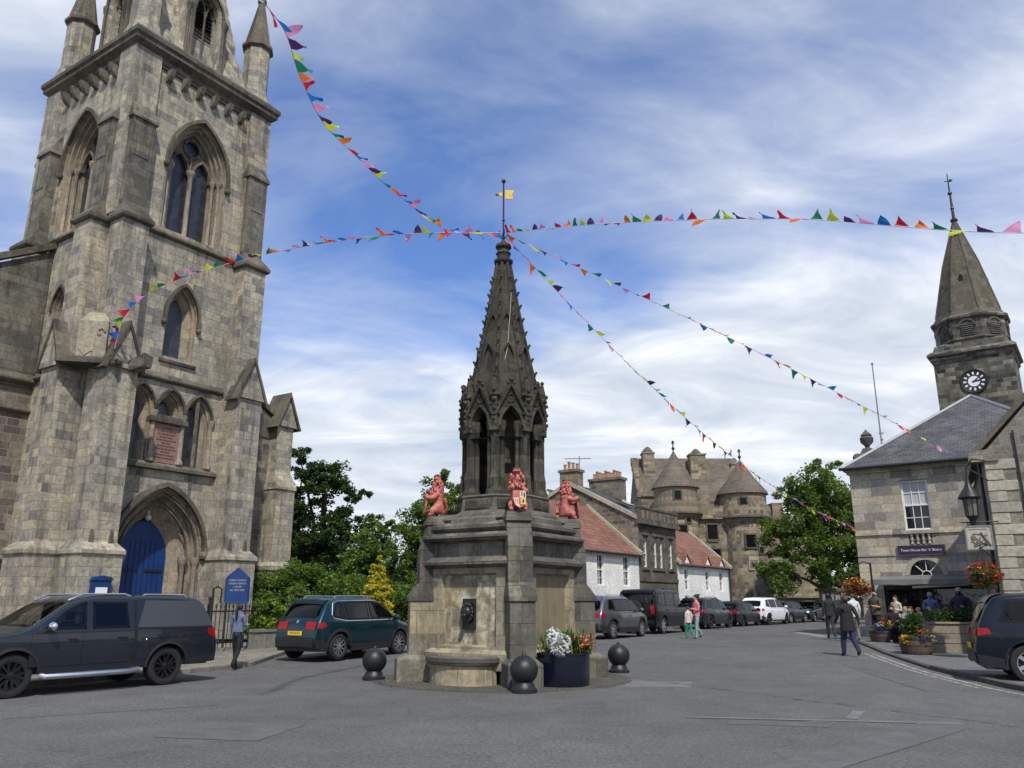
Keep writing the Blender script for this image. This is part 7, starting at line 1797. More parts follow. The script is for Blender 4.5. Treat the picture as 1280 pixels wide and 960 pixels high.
# ------------------------------------------------------------------ trees and shrubs
def tree(name, label, loc, trunk_h, lobes, leafsize, clumps, perclump, mat, seed, trunk_r=.3, group=None, cat='tree', shell=.55, sx=1.0):
    rr = random.Random(seed); t = thing(name, label, cat, loc, 0, group)
    top_ = max(z + c for (x, y, z, a, b, c) in lobes)
    mb = MB(); mb.tube([(0, 0, -.2), (.05, 0, trunk_h*.5), (-.05, .05, trunk_h), (0, 0, top_*.8)], [trunk_r*1.25, trunk_r, trunk_r*.8, trunk_r*.2], 9)
    for (x, y, z, a, b, c) in lobes: mb.tube([(0, 0, trunk_h*.7), (x*.4, y*.4, z*.55 + trunk_h*.3), (x, y, z)], [trunk_r*.5, trunk_r*.32, .04], 6)
    mb.build('trunk', M['bark'], t, smooth=50)
    C = []
    vol = sum(a*b*c for *_, a, b, c in lobes)
    for (x, y, z, a, b, c) in lobes:
        for k in range(max(3, int(clumps*a*b*c/vol))):
            d = V((rr.gauss(0, 1), rr.gauss(0, 1), rr.gauss(0, 1))).normalized(); q = shell + (1 - shell)*rr.random()
            if rr.random() < .25: q = rr.random()*.7
            s = rr.uniform(.18, .36); m_ = (a*b*c) ** (1/3)
            C.append((x + d.x*a*q, y + d.y*b*q, z + d.z*c*q, s*m_, s*m_, s*m_*.75))
    N = len(C)*perclump; rng = np.random.default_rng(seed)
    cc = np.repeat(np.array(C), perclump, axis=0)
    d = rng.normal(size=(N, 3)); d /= np.linalg.norm(d, axis=1)[:, None]; d *= rng.random((N, 1)) ** .5
    P = cc[:, :3] + d*cc[:, 3:]
    A = rng.normal(size=(N, 3)); A[:, 2] *= .6; A /= np.linalg.norm(A, axis=1)[:, None]
    B = np.cross(A, rng.normal(size=(N, 3)) + np.array([0, 0, .5])); B /= np.linalg.norm(B, axis=1)[:, None]
    S = leafsize*rng.uniform(.6, 1.4, (N, 1))
    Vv = np.stack([P - A*S, P + B*S*.45*sx, P + A*S, P - B*S*.45*sx], 1).reshape(-1, 3)
    me = bpy.data.meshes.new('crown'); me.vertices.add(4*N); me.vertices.foreach_set('co', Vv.ravel())
    me.loops.add(4*N); me.loops.foreach_set('vertex_index', np.arange(4*N, dtype=np.int32)); me.polygons.add(N)
    me.polygons.foreach_set('loop_start', np.arange(0, 4*N, 4, dtype=np.int32)); me.polygons.foreach_set('loop_total', np.full(N, 4, dtype=np.int32))
    me.materials.append(mat); me.update(); me.validate(); link('crown', me, t)
    return t
tree('tree', 'broad green sycamore between castle and town house', (25.2, 66.8, .2), 3.2,
     [(0, 0, 9.4, 2.6, 2.6, 3.2), (-2.6, 0, 6.6, 2.4, 2.2, 2.2), (2.4, 0, 7.8, 2.8, 2.4, 3.0), (-3.6, -.5, 3.8, 2.0, 2.0, 2.0), (.4, -1.2, 4.8, 2.8, 2.0, 2.2), (3.0, 0, 3.9, 2.4, 2.2, 2.4), (.9, .3, 11.9, 1.5, 1.5, 1.5), (-1.6, .3, 9.6, 1.7, 1.6, 1.8), (4.6, 1, 6.5, 1.8, 1.8, 2.6)], .15, 430, 105, M['leafmid'], 5, .38)
tree('tree', 'dark rounded tree rising just right of the church', (-12.0, 52.0, 0), 3.5,
     [(-.2, 0, 9.0, 1.9, 2.0, 1.5), (-1.7, 0, 10.4, 1.3, 1.4, 1.1), (1.7, 0, 8.3, 1.2, 1.2, .9), (1.5, 0, 6.4, 1.9, 1.6, 1.2), (-2.4, 0, 7.4, 2.0, 2.0, 1.8), (.2, -.6, 5.0, 2.2, 1.8, 1.5), (-2.6, 0, 4.8, 2.0, 2.0, 2.0)], .12, 300, 110, M['leafdark'], 9, .35)
tree('tree', 'light green ash tree with wispy top left of the fountain', (-4.3, 40.0, .1), 2.0,
     [(.6, 0, 6.0, 1.5, 1.4, 1.5), (1.6, .2, 4.6, 1.5, 1.4, 1.5), (-.4, 0, 4.4, 1.5, 1.3, 1.5), (.9, 0, 7.2, .8, .8, .9), (1.9, 0, 6.6, .9, .9, 1.0), (-.9, 0, 3.0, 1.5, 1.3, 1.3), (1.6, 0, 2.8, 1.6, 1.3, 1.4)], .085, 260, 105, M['leafmid'], 14, .18, shell=.4)
tree('tree', 'feathery pale green sapling left of the ash tree', (-7.2, 43.0, .1), 1.5, [(0, 0, 4.2, 1.2, 1.2, 1.6), (-.7, 0, 3.2, 1.3, 1.2, 1.2), (.6, 0, 5.4, .7, .7, .9), (-.2, 0, 5.9, .45, .45, .7)], .11, 130, 60, M['leaf'], 17, .1, shell=.3)
tree('shrub', 'wide green shrubbery along the churchyard behind the teal car', (-9.4, 39.5, .1), .8, [(-2.6, 0, 1.7, 1.8, 1.5, 1.2), (-.6, 0, 2.1, 1.8, 1.5, 1.4), (1.4, 0, 1.8, 1.8, 1.5, 1.2), (3.2, -.5, 1.5, 1.6, 1.4, 1.1), (5.0, -.6, 1.5, 1.6, 1.4, 1.1)], .085, 420, 120, M['leaf'], 23, .08, cat='shrub')
tree('shrub', 'low lime green bush at the foot of the shrubbery', (-9.8, 36.3, .1), .4, [(-1.4, 0, 1.0, 1.5, 1.0, .9), (.6, 0, 1.1, 1.5, 1.0, 1.0), (2.6, 0, .9, 1.3, 1.0, .9)], .09, 170, 80, M['leaf'], 29, .05, cat='shrub')
tree('golden_conifer', 'small bright golden conifer behind the teal car', (-5.25, 32.5, .1), .5, [(0, 0, 1.1, .66, .6, .8), (0, 0, 1.8, .52, .5, .7), (.03, 0, 2.5, .34, .34, .6), (.06, 0, 3.05, .14, .14, .42)], .07, 210, 75, M['leafyellow'], 31, .06, cat='shrub', shell=.5)
tree('shrub', 'lime yellow shrub growing through the railings beside the blue notice board', (-8.15, 28.0, .1), .3, [(0, 0, .9, .55, .5, .75), (.2, 0, 1.4, .4, .4, .4), (-.2, .1, .55, .5, .5, .5)], .07, 110, 70, M['leaflime'], 37, .04, cat='shrub')
tree('tree', 'dark tree closing the view low behind the church shrubbery', (-15.0, 60.0, 0), 3.0, [(0, 0, 4.0, 4.0, 2.4, 2.4), (5.5, 0, 2.8, 3.6, 2.2, 1.8), (10.5, 0, 2.4, 3.4, 2.0, 1.6), (-4, 0, 4.5, 3.5, 2.4, 2.6)], .14, 360, 110, M['leafdark'], 41, .3)

# ------------------------------------------------------------------ railings, boards in front of the church
fdv = V((.5505, .8348)); fo = V((-9.75, 25.6))
fence = thing('railing', 'black iron spiked railing on a stone kerb before the church', 'railing', (fo.x, fo.y, .1), math.atan2(fdv.y, fdv.x))
FL = 3.2
mb = MB(); mb.box(-4.5, FL, -.14, .14, -.05, .16); mb.build('kerb_stone', M['kerb'], fence)
for z in (.30, 1.25):
    mb = MB(); mb.box(-4.5, FL, -.02, .02, z, z + .045); mb.build('rail', M['black'], fence)
pr = None
for k in range(48):
    x = -4.42 + k*.16
    if pr is None:
        mb = MB(); mb.tube([(0, 0, .14), (0, 0, 1.36)], .013, 6); mb.lathe([(.013, 1.36), (.03, 1.41), (.004, 1.52)], 6); pr = mb.build('bar', M['black'], fence); o = pr
    else: o = pr.copy(); COL.objects.link(o)
    o.location = (x, 0, 0)
for x in (-1.2, .6, FL):
    mb = MB(); mb.tube([(x, 0, .1), (x, 0, 1.62)], .035, 8); mb.ball((x, 0, 1.66), .06, 8, 6); mb.build('post', M['black'], fence)
ga = thing('gate_hoop', 'tall black iron gate post with hoop top beside the pickup tail', 'gate post', (-9.35, 25.95, .1), math.atan2(fdv.y, fdv.x))
mb = MB(); mb.tube([(0, -.1, 0), (0, -.1, 1.95)], .035, 8); mb.build('post', M['black'], ga); mb = MB(); mb.tube([(0, -.1, 1.95), (.16, -.1, 2.02), (.3, -.1, 1.95), (.3, -.1, 1.5)], .025, 6); mb.build('hoop', M['black'], ga)
wl = thing('garden_wall', 'low pale stone wall beneath the lime shrub', 'wall', (-8.35, 27.2, .1), math.atan2(fdv.y, fdv.x))
mb = MB(); mb.box(-.1, 2.6, -.3, .1, -.1, .62); mb.build('masonry', M['kerb'], wl); mb = MB(); mb.box(-.14, 2.64, -.34, .14, .62, .70); mb.build('coping', M['kerb'], wl)
NBS = .8
nb = thing('notice_board', 'tall royal blue church notice board with pointed top and gold lettering', 'notice board', (-8.60, 26.1, .1), R(8)); nb.scale = (.76, 1, .84); nb.location.z += .28
mb = MB(); mb.extr([(-.43, 1.52), (.43, 1.52), (.43, 2.38), (0, 2.72), (-.43, 2.38)], -.04, .04); bd = mb.build('board', M['blue'], nb)
mb = MB()
for a, b in (((-.45, 1.52), (-.45, 2.38)), ((-.45, 2.38), (0, 2.74)), ((0, 2.74), (.45, 2.38)), ((.45, 2.38), (.45, 1.52)), ((.45, 1.5), (-.45, 1.5))): mb.tube([(a[0], 0, a[1]), (b[0], 0, b[1])], .045, 6)
mb.build('board_frame', M['blue'], bd)
for s in (-.38, .38):
    mb = MB(); mb.tube([(s, .02, -.1), (s, .02, 1.55)], .028, 6); mb.build('post', M['black'], nb)
text('board_lettering', 'PARISH CHURCH\nSUNDAY SERVICE\n11.00 AM\nALL WELCOME', .088, plain('gold_letters', (.45, .42, .36), .5), bd, Tr(0, -.045, 2.12) @ FACE, extrude=.002, spacing=1.35)
n2 = thing('notice_case', 'small royal blue notice case with white poster on the church buttress', 'notice board', (CO[0] + cos(CRZ)*(-2.8) - sin(CRZ)*(-1.42), CO[1] + sin(CRZ)*(-2.8) + cos(CRZ)*(-1.42), 0), CRZ)
mb = MB(); mb.box(-.33, .33, -.10, .04, 1.45, 2.35); mb.extr([(-.38, 2.35), (.38, 2.35), (.3, 2.45), (0, 2.5), (-.3, 2.45)], -.14, .04); nb2 = mb.build('case', M['blue'], n2)
mb = MB(); mb.box(-.2, .2, -.115, -.10, 1.65, 2.12); mb.build('poster', M['whitepaint'], nb2)
# ------------------------------------------------------------------ people
def skinmat(name, c): return plain(name, c, .6, var=.08)
SKIN = skinmat('skin_fair', (.50, .29, .21)); SKIN2 = skinmat('skin_tan', (.44, .25, .17))
HAIRS = {k: plain('hair_' + k, c, .6, var=.25, scale=40) for k, c in {'black': (.012,.010,.009), 'brown': (.06,.035,.02), 'red': (.16,.055,.02), 'blond': (.42,.30,.14), 'grey': (.35,.34,.32), 'white': (.62,.61,.58)}.items()}
_cl = {}
def cloth(c):
    k = tuple(round(x, 3) for x in c)
    if k not in _cl: 
        t = NT('cloth'); ob = t.coord('Object'); t.base(t.mix(1.0, k, t.ramp(t.noise(ob, 12, 5, .6), [(.3, .75), (.7, 1.2)]), 'MULTIPLY')); t.set(Roughness=.85, Normal=t.bump(t.noise(ob, 9, 4, .6), .5, .03)); _cl[k] = t.mat
    return _cl[k]
SHOE = plain('shoe_leather', (.018,.015,.014), .5); SHOEW = plain('white_trainer', (.7,.7,.68), .5)
def person(label, loc, face, h=1.72, pose='stand', top=(.1,.1,.1), legs=(.05,.05,.06), hair='brown', skin_=None, shoes=None, sleeves=True, build=1.0, arms=None, bald=False, ponytail=False, longhair=False, coat=False, bag=None, phase=1, lean=0.0, shorts=False, headturn=0.0, group=None, hem=True, hemz=None):
    """face: heading angle the person looks towards (world, radians from +x)"""
    sk = skin_ or SKIN; s = h/1.75
    t = thing('person', label, 'person', loc, face + PI/2, group)          # local front is -y
    zo = 0.0
    J = {}
    wd = build
    if pose == 'sit':
        zp = .50
    else: zp = .93
    d = zp - .93
    ln = lean
    def T(x, y, z):                 # torso lean about the hips
        zz = z - .93; return (x, y - zz*sin(ln), .93 + zz*cos(ln) + d)
    J['pel'] = ((0, 0, .93 + d), (.145*wd, .105*wd)); J['waist'] = (T(0, 0, 1.10), (.13*wd, .10*wd)); J['chest'] = (T(0, .01, 1.30), (.155*wd, .115*wd)); J['upch'] = (T(0, .01, 1.42), (.13*wd, .10*wd)); J['neck'] = (T(0, .005, 1.515), .055); J['head'] = (T(0, -.015, 1.60), (.075, .088)); J['crown'] = (T(0, -.005, 1.685), (.068, .078))
    B = [('pel', 'waist'), ('waist', 'chest'), ('chest', 'upch'), ('upch', 'neck'), ('neck', 'head'), ('head', 'crown')]
    am = arms or ('down', 'down')
    hands = {}
    for sd_, nm, a in ((1, 'L', am[0]), (-1, 'R', am[1])):
        sh = V(T(sd_*.175*wd, .01, 1.41))
        if a == 'down': e = sh + V((sd_*.05, .03, -.28)); w_ = e + V((sd_*.0, -.07, -.24))
        elif a == 'swingf': e = sh + V((sd_*.05, -.08, -.26)); w_ = e + V((0, -.15, -.19))
        elif a == 'swingb': e = sh + V((sd_*.05, .13, -.25)); w_ = e + V((0, .02, -.24))
        elif a == 'front': e = sh + V((sd_*.06, -.03, -.27)); w_ = e + V((-sd_*.10, -.23, .04))
        elif a == 'hips': e = sh + V((sd_*.16, .06, -.23)); w_ = e + V((-sd_*.12, -.10, -.14))
        elif a == 'table': e = sh + V((sd_*.06, -.12, -.23)); w_ = e + V((-sd_*.08, -.22, .0))
        elif a == 'phone': e = sh + V((sd_*.04, -.10, -.26)); w_ = e + V((-sd_*.09, -.18, .14))
        J['sh' + nm] = (tuple(sh), .066*wd); J['el' + nm] = (tuple(e), .045*wd); J['wr' + nm] = (tuple(w_), .031)
        hd_ = w_ + (w_ - e).normalized()*.07; J['pa' + nm] = (tuple(hd_), (.038, .022))
        hands[nm] = (w_, hd_, (w_ - e).normalized(), sd_)
        B += [('upch', 'sh' + nm), ('sh' + nm, 'el' + nm), ('el' + nm, 'wr' + nm), ('wr' + nm, 'pa' + nm)]
    for sd_, nm in ((1, 'L'), (-1, 'R')):
        hp = V((sd_*.085, 0, .90 + d))
        if pose == 'sit': kn = hp + V((sd_*.05, -.42, .02)); an = kn + V((0, .02 - .06*phase*sd_, -.43))
        elif pose == 'walk':
            f = phase*sd_; kn = hp + V((.01*sd_, -.15*f - .03, -.42 + .03*abs(f))); an = kn + V((0, .10 if f > 0 else .26, -.40 if f > 0 else -.34))
            if f > 0: an = kn + V((0, -.03, -.415))
        else: kn = hp + V((sd_*.015, -.02, -.43)); an = kn + V((sd_*.01, .02, -.40))
        toe = an + V((sd_*.015, -.13, -.045 if an.z < .14 or pose == 'sit' else -.10))
        heel = an + V((0, .035, -.035))
        J['hi' + nm] = (tuple(hp), .104*wd); J['kn' + nm] = (tuple(kn), .074*wd); J['an' + nm] = (tuple(an), .054*wd); J['to' + nm] = (tuple(toe), (.042, .032)); 
        B += [('pel', 'hi' + nm), ('hi' + nm, 'kn' + nm), ('kn' + nm, 'an' + nm), ('an' + nm, 'to' + nm)]
    me = skin(J, B, 2, 'pel')
    zmin = min(v.co.z for v in me.vertices)
    mats = [cloth(top), cloth(legs), sk, shoes or SHOE, HAIRS['black']]
    reg = {}
    for a, b in B:
        if a in ('head',) or b in ('head', 'crown'): r = 2
        elif a.startswith('wr'): r = 2
        elif a.startswith('el'): r = 0 if sleeves else 2
        elif a.startswith('an'): r = 3
        elif a.startswith('kn'): r = 2 if shorts else 1
        elif a.startswith('hi') or b.startswith('hi'): r = 1
        elif (a, b) == ('pel', 'waist'): r = 0
        else: r = 0
        reg[(a, b)] = r
    segs = [(V(J[a][0]), V(J[b][0]), reg[(a, b)], max(.03, (J[a][1] if not isinstance(J[a][1], tuple) else J[a][1][0]))) for a, b in B]
    mb = MB(); vs = [v.co.copy() for v in me.vertices]
    mb.v = [tuple(v) for v in vs]
    for p in me.polygons:
        c = V((0, 0, 0))
        for i in p.vertices: c += vs[i]
        c /= len(p.vertices); best = None
        for a, b, r, rad_ in segs:
            ab = b - a; tt = max(0, min(1, (c - a).dot(ab)/ab.length_squared)); dd = (c - (a + ab*tt)).length/rad_
            if best is None or dd < best[0]: best = (dd, r)
        r = best[1]
        if r == 0 and c.z < zp + .02 and pose != 'sit' and abs(c.x) < .2 and not coat: r = 1
        mb.f.append(list(p.vertices)); mb.m.append(r)
    # fingers and thumb
    for nm, (w_, hd_, dr_, sd_) in hands.items():
        side_ = V((0, 1, 0)) if abs(dr_.y) < .8 else V((1, 0, 0)); side_ = (side_ - dr_*side_.dot(dr_)).normalized(); nrm = dr_.cross(side_)
        for k in range(4):
            b0 = hd_ + side_*((k - 1.5)*.019); l = (.070, .080, .075, .058)[k]
            mb.tube([tuple(b0), tuple(b0 + dr_*l*.55 + nrm*.006*sd_), tuple(b0 + dr_*l*.9 + nrm*.028*sd_)], [.010, .009, .007], 6, 2)
        b0 = w_ + dr_*.035 - side_*.028; mb.tube([tuple(b0), tuple(b0 - side_*.022 + dr_*.035), tuple(b0 - side_*.024 + dr_*.065)], [.012, .011, .008], 6, 2)
    # face
    hc = V(J['head'][0]); f = V((0, -1, 0))
    mb.ball(tuple(hc + V((0, -.092, -.005))), .018, 8, 5, 2, sc=(.8, 1.2, 1.5)); mb.ball(tuple(hc + V((.078, .005, 0))), .022, 8, 5, 2, sc=(.5, 1, 1.4)); mb.ball(tuple(hc + V((-.078, .005, 0))), .022, 8, 5, 2, sc=(.5, 1, 1.4))
    for q in (-1, 1): mb.ball(tuple(hc + V((q*.031, -.080, .022))), .010, 8, 5, 4)
    mb.box(hc.x - .024, hc.x + .024, hc.y - .088, hc.y - .078, hc.z - .052, hc.z - .045, 4)
    body = mb.build('body', mats, t, smooth=0)
    # hair
    hm = HAIRS[hair]
    mb = MB(); cr = V(J['crown'][0])
    if not bald:
        n, k = 16, 10; rs = []
        for i in range(k + 1):
            a = PI*.5*i/k*1.28; rr_ = []
            for j in range(n):
                b = 2*PI*j/n; dv = V((cos(b)*sin(a), sin(b)*sin(a), cos(a)))
                fr = max(0, -dv.y); lim = 1 - .55*fr*(i/k)
                rr_.append(tuple(hc + V((0, .012, .045)) + V((dv.x*.094, dv.y*.104*lim, dv.z*.100 + (.055*fr if i > k*.55 else 0)))))
            rs.append(rr_)
        mb.rings(rs, cap1=False)
        if longhair: mb.rings([[(hc.x - .085, hc.y + .0, hc.z + .04), (hc.x + .085, hc.y + .0, hc.z + .04), (hc.x + .08, hc.y + .11, hc.z + .03), (hc.x - .08, hc.y + .11, hc.z + .03)], [(hc.x - .10, hc.y + .03, hc.z - .14), (hc.x + .10, hc.y + .03, hc.z - .14), (hc.x + .09, hc.y + .12, hc.z - .15), (hc.x - .09, hc.y + .12, hc.z - .15)], [(hc.x - .07, hc.y + .06, hc.z - .27), (hc.x + .07, hc.y + .06, hc.z - .27), (hc.x + .05, hc.y + .11, hc.z - .28), (hc.x - .05, hc.y + .11, hc.z - .28)]])
        if ponytail: mb.ball(tuple(hc + V((0, .10, .07))), .05, 10, 6); mb.tube([tuple(hc + V((0, .11, .08))), tuple(hc + V((0, .16, -.02))), tuple(hc + V((0, .15, -.18))), tuple(hc + V((0, .135, -.32)))], [.03, .042, .036, .012], 8)
    else:
        for q in (-1, 1): mb.ball(tuple(hc + V((q*.07, .035, .0))), .04, 8, 5, sc=(.5, 1.2, 1.1))
        mb.ball(tuple(hc + V((0, .075, -.01))), .055, 8, 5, sc=(1.2, .5, 1))
    mb.build('hair', hm, t, smooth=60)
    if hem and (coat or pose != 'sit'):      # loose hem of shirt or jacket
        zt_ = 1.16 + d; zb_ = hemz or ((.74 if coat else .88) + d); mb = MB(); rs = []
        for z, k in ((zt_ + .10, 1.02), (zt_, 1.02), ((zt_ + zb_)/2, 1.12), (zb_, 1.20 if coat else 1.12), (zb_ + .01, 1.1)):
            rs.append([((.158*wd*k)*cos(2*PI*j/18), (.118*wd*k)*sin(2*PI*j/18) - (z - .93 - d)*sin(ln), z) for j in range(18)])
        mb.rings(rs, cap0=False, cap1=False); mb.build('jacket_hem' if coat else 'shirt_hem', cloth(top), t, smooth=60)
    if bag: mb = MB(); mb.rings([[(-.16, .12, 1.0 + d), (.16, .12, 1.0 + d), (.16, .26, 1.0 + d), (-.16, .26, 1.0 + d)], [(-.15, .11, 1.42 + d), (.15, .11, 1.42 + d), (.14, .22, 1.42 + d), (-.14, .22, 1.42 + d)]]); tag(mb.build('rucksack', cloth(bag), None, bevel=.02), 'dark rucksack worn on the back of the man with white sleeves', 'bag'); bg_ = bpy.data.objects['rucksack']; bg_.matrix_world = Tr(*loc) @ Rz(face + PI/2) @ Matrix.Scale(s, 4) @ Tr(0, 0, -zmin)
    t.scale = (s, s, s)
    for ch in t.children: ch.location.z -= zmin
    if pose == 'sit':
        for ch in t.children: ch.location.z += 0
    return t
AWAY = PI/2
def at(x, y, dz=0): return (x, y, gz(x, y) + dz)
person('woman with black ponytail, lilac blouse and black trousers walking away along the kerb', at(-6.98, 21.5), R(78), 1.62, 'walk', (.13, .145, .24), (.010, .010, .012), 'black', ponytail=True, sleeves=False, arms=('front', 'front'), phase=.6, build=.92, hemz=1.0)
person('woman in pink patterned top and pale jeans standing in the road', at(7.55, 34.4), R(200), 1.74, 'walk', (.62, .22, .24), (.24, .34, .32), 'black', longhair=False, ponytail=True, arms=('front', 'front'), phase=.35, build=.92, shoes=SHOE)
person('child in white top and bright green trousers beside the woman in pink', at(7.15, 34.1), R(120), 1.28, 'walk', (.62, .50, .48), (.02, .24, .12), 'brown', arms=('down', 'down'), phase=.6, build=1.0, shoes=SHOEW)
person('man in dark brown jacket and navy jeans walking away along the right kerb', at(10.15, 25.5), R(100), 1.78, 'walk', (.016, .012, .013), (.018, .024, .06), 'brown', coat=True, arms=('swingf', 'swingb'), phase=.7, build=1.22)
person('man in black with white sleeves strolling farther up the pavement', at(12.55, 33.2, .05), R(75), 1.76, 'walk', (.022, .022, .025), (.03, .03, .035), 'black', arms=('down', 'down'), phase=.6, shoes=SHOEW, build=1.05)
person('person in white shirt and pale trousers standing beside the low barrel', at(12.95, 31.8, .05), R(95), 1.72, 'stand', (.62, .64, .68), (.26, .24, .20), 'brown', arms=('front', 'down'), build=1.0)
person('bald man in olive shirt and dark trousers behind the low flower barrel', at(14.0, 32.3, .05), R(205), 1.84, 'stand', (.085, .075, .045), (.015, .014, .016), 'grey', SKIN2, bald=True, sleeves=False, arms=('front', 'front'), build=1.2)
person('person in black jacket and white trainers seated at the terrace edge', at(14.02, 31.0, .05), R(250), 1.72, 'sit', (.012, .012, .014), (.012, .012, .015), 'brown', arms=('table', 'table'), shoes=SHOEW, build=1.05, phase=.5)
person('blond woman in grey top seated under the awning', at(14.35, 30.6, .05), R(290), 1.68, 'sit', (.20, .22, .22), (.03, .03, .04), 'blond', longhair=True, arms=('table', 'table'))
person('red-haired person in blue-grey top seated behind the tall barrel', at(13.95, 29.4, .05), R(215), 1.72, 'sit', (.12, .16, .19), (.03, .03, .05), 'red', longhair=True, arms=('table', 'phone'))
person('flushed bare-armed man in pink shirt seated behind the tall barrel', at(14.45, 29.8, .05), R(190), 1.75, 'sit', (.60, .32, .30), (.04, .04, .05), 'red', bald=True, sleeves=False, arms=('table', 'table'))
person('child in white and pink top seated by the hedge', at(14.1, 28.6, .05), R(230), 1.45, 'sit', (.66, .42, .48), (.35, .2, .25), 'brown', longhair=True, arms=('phone', 'table'))
person('fair curly-haired woman leaning over the table beside the hedge', at(14.55, 29.0, .05), R(200), 1.72, 'sit', (.55, .52, .45), (.05, .05, .06), 'blond', longhair=True, arms=('table', 'table'), lean=.25)
person('grey-haired man in dark navy coat standing under the awning by the hedge', at(14.85, 27.75, .05), R(225), 1.95, 'stand', (.014, .018, .034), (.02, .02, .025), 'grey', coat=True, arms=('front', 'down'), build=1.25)
person('white-haired person in dark jumper seated below the man in the navy coat', at(15.1, 28.6, .05), R(225), 1.72, 'sit', (.05, .05, .05), (.03, .03, .03), 'white', arms=('table', 'table'))
person('dark-clad customer in the shade at the back of the terrace', hw_(3.6, -1.2, .2), R(240), 1.72, 'sit', (.02, .02, .022), (.02, .02, .02), 'black', arms=('table', 'table'))
person('woman in cream cardigan standing between the awning and the olive-shirted man', at(14.75, 32.2, .05), R(215), 1.66, 'stand', (.50, .46, .38), (.05, .06, .10), 'brown', longhair=True, arms=('front', 'down'), build=.98)
person('man in checked blue shirt standing at the awning post', at(15.6, 31.2, .05), R(250), 1.78, 'stand', (.10, .16, .30), (.06, .055, .05), 'grey', SKIN2, arms=('down', 'front'), build=1.1)
person('woman in coral top seated in front of the shop window', at(15.2, 30.4, .05), R(210), 1.68, 'sit', (.58, .18, .14), (.04, .05, .08), 'brown', longhair=True, arms=('table', 'table'))
# chairs and tables of the terrace
def chair(label, loc, face):
    t = thing('terrace_chair', label, 'chair', loc, face + PI/2, 'metal chairs on the terrace')
    mb = MB(); mb.box(-.21, .21, -.2, .2, .40, .44); mb.build('seat', M['plastic'], t, bevel=.01)
    for x in (-.19, .19):
        for y in (-.18, .18):
            mb = MB(); mb.tube([(x, y, 0), (x, y, .40)], .014, 6); mb.build('leg', M['darksteel'], t)
    mb = MB()
    for x in (-.19, .19): mb.tube([(x, .18, .42), (x, .24, .85)], .014, 6)
    for z in (.6, .7, .8): mb.box(-.19, .19, .20 + (z - .42)*.14, .215 + (z - .42)*.14, z, z + .05)
    mb.build('backrest', M['darksteel'], t)
ppl = [o for o in bpy.data.objects if o.get('category') == 'person' and 'seated' in o['label'] or o.get('label', '').startswith(('fair curly', 'dark-clad'))]
who = {'person in black': 'chair under the person in black jacket and white trainers', 'blond woman': 'chair under the blond woman in the grey top', 'red-haired': 'chair under the red-haired person in blue-grey', 'flushed': 'chair under the man in the pink shirt', 'child': 'chair under the child in white and pink', 'fair': 'chair under the fair curly-haired woman', 'white-haired': 'chair under the white-haired person', 'woman in coral': 'chair under the woman in the coral top', 'dark-clad': 'chair under the dark-clad customer at the back'}
for o in ppl:
    lab = next((v_ for k_, v_ in who.items() if o['label'].startswith(k_)), None)
    if lab: 
        f_ = o.rotation_euler.z - PI/2; chair('dark metal ' + lab, (o.location.x - cos(f_)*.02, o.location.y - sin(f_)*.02, o.location.z), f_)
for lab, (x, y) in (('small round dark table before the person in black jacket', (14.0, 30.2)), ('small round dark table between the red-haired and the blond customers', (14.4, 30.1)), ('small round dark table beside the hedge before the white-haired person', (14.75, 28.35))):
    t = thing('terrace_table', lab, 'table', at(x, y, .05), 0, 'round tables on the terrace')
    mb = MB(); mb.lathe([(.33, .70), (.34, .72), (.33, .74), (.02, .74)], 24); mb.build('tabletop', M['darksteel'], t, smooth=40)
    mb = MB(); mb.tube([(0, 0, .04), (0, 0, .70)], .03, 8); mb.lathe([(.24, 0), (.22, .03), (.04, .06)], 20); mb.build('pedestal', M['black'], t, smooth=40)
# ------------------------------------------------------------------ bunting
FLAGC = [('green', (.01, .20, .09)), ('yellow', (.62, .66, .02)), ('purple', (.07, .02, .10)), ('pink', (.72, .28, .50)), ('blue', (.015, .16, .52)), ('red', (.58, .012, .025)), ('orange', (.75, .17, .02))]
def clothflag(n, c):
    t = NT('bunting_' + n); t.base(c); t.set(Roughness=.7); tr = t.n('ShaderNodeBsdfTranslucent'); tr.inputs[0].default_value = (*c, 1); mx = t.n('ShaderNodeMixShader'); mx.inputs[0].default_value = .4
    t.l(t.b.outputs[0], mx.inputs[1]); t.l(tr.outputs[0], mx.inputs[2]); t.l(mx.outputs[0], t.out.inputs[0]); return t.mat
FM = [clothflag(n, c) for n, c in FLAGC]; CORD = plain('bunting_tape', (.55, .55, .55), .8)
def spline(P, n=24):
    P = [V(p) for p in P]; out = []
    for i in range(len(P) - 1):
        p0, p1, p2, p3 = P[max(i-1, 0)], P[i], P[i+1], P[min(i+2, len(P)-1)]
        for k in range(n):
            t = k/n; out.append(.5*((2*p1) + (p2 - p0)*t + (2*p0 - 5*p1 + 4*p2 - p3)*t*t + (3*p1 - p0 - 3*p2 + p3)*t**3))
    out.append(P[-1]); return out
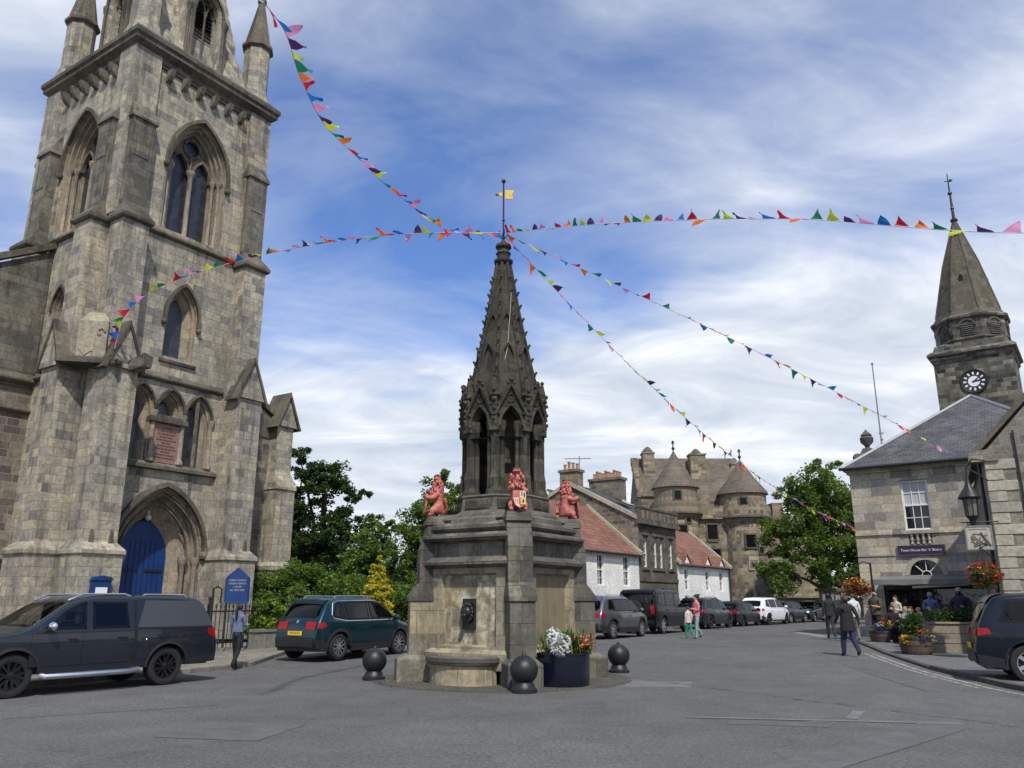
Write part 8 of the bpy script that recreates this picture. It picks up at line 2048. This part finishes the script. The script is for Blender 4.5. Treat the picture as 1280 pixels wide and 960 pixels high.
def bunting(label, pts, spacing, size, seed, wind, c0=0, tail=None, skip=0.15, bunch=0.0):
    rr = random.Random(seed); Q = spline(pts)
    t = thing('bunting', label, 'bunting', tuple(Q[0]), 0, 'strings of coloured bunting from the fountain spire')
    o0 = Q[0]; full = [p - o0 for p in Q] + ([V(x) - o0 for x in tail] if tail else [])
    mb = MB(); mb.tube([tuple(p) for p in full], .007, 4); mb.build('cord', CORD, t)
    d = [0]
    for a, b in zip(Q[:-1], Q[1:]): d.append(d[-1] + (b - a).length)
    s = skip; i = 0; k = 0
    while s < d[-1] - size*.6:
        while d[i+1] < s: i += 1
        f = (s - d[i])/(d[i+1] - d[i]); p = Q[i].lerp(Q[i+1], f) - o0; tg = (Q[i+1] - Q[i]).normalized()
        w_ = V(wind) + V((rr.gauss(0, .3), rr.gauss(0, .3), rr.gauss(0, .38))); w_ = (w_ - tg*w_.dot(tg)*.6).normalized(); nn = tg.cross(w_).normalized()
        sz = size*rr.uniform(.85, 1.1); mb = MB(); n = 5; rows = []
        ph = rr.uniform(0, 6)
        for a in range(n + 1):
            v_ = a/n; half = sz*.56*(1 - v_) + .002; row = []
            for b in range(4):
                u_ = b/3*2 - 1; row.append(tuple(p + tg*(u_*half + sz*.12*sin(v_*2.2 + ph)*v_) + w_*(v_*sz*.86 - .12*sz*v_*v_*sin(ph)) + nn*(sz*.10*sin(v_*4 + u_*1.3 + ph)*min(1, v_*2 + .25))))
            rows.append(row)
        m = 4; mb.add([q for r in rows for q in r], [(x*m + y, x*m + y + 1, (x+1)*m + y + 1, (x+1)*m + y) for x in range(n) for y in range(3)])
        mb.build('flag', FM[(k + c0) % 7], t, smooth=0); k += 1; s += (spacing if s < d[-1] - bunch else spacing*.42)*rr.uniform(.92, 1.08)
    return t
BA = [(-1.5, 17.3, 10.07), (-2.38, 15.2, 9.85), (-2.93, 13.4, 9.71), (-3.23, 12.2, 9.6), (-3.27, 10.8, 9.51), (-3.18, 9.7, 9.4), (-3.24, 8.9, 9.24)]
BC = [(-0.73, 19.2, 10.9), (-3.2, 21.2, 11.81), (-6.16, 23.2, 12.41), (-8.97, 24.9, 12.64), (-11.23, 25.9, 12.46), (-12.77, 26.5, 12.05), (-13.57, 26.7, 11.26), (-13.72, 26.75, 10.72), (-13.81, 26.8, 10.15)]
bunting('bunting string climbing from the fountain spire to the upper left edge, largest flags', [(-.31, 19.2, 10.9)] + BA, .30, .27, 3, (.85, .1, -.25), 4, tail=[tuple(BA[-1]), (-12.6, 31.2, 28.9)])
bunting('bunting string from the spire across the sky to the right edge', [(-.17, 19.2, 10.9), (2.0, 16.2, 9.68), (4.6, 12.5, 7.95), (6.75, 9.5, 6.25), (9.3, 6.0, 4.9)], .31, .23, 5, (-.35, .2, .75), 5)
bunting('bunting string from the spire to the church buttress by the carved stone', BC, .34, .31, 8, (-.75, .1, .15), 2, bunch=1.5)
bunting('bunting string from the spire down to the right gabled house', [(-.17, 19.2, 10.88), (6.8, 22.2, 8.75), (14.05, 25.2, 6.1)], .33, .24, 11, (.6, .1, -.55), 6)
bunting('bunting string sagging from the spire to the town house corner', [(-.17, 19.2, 10.79), (3.6, 23.4, 8.5), (7.4, 27.6, 6.65), (11.3, 31.8, 5.4), (15.1, 35.9, 4.75)], .35, .27, 13, (.55, .1, -.6), 3)
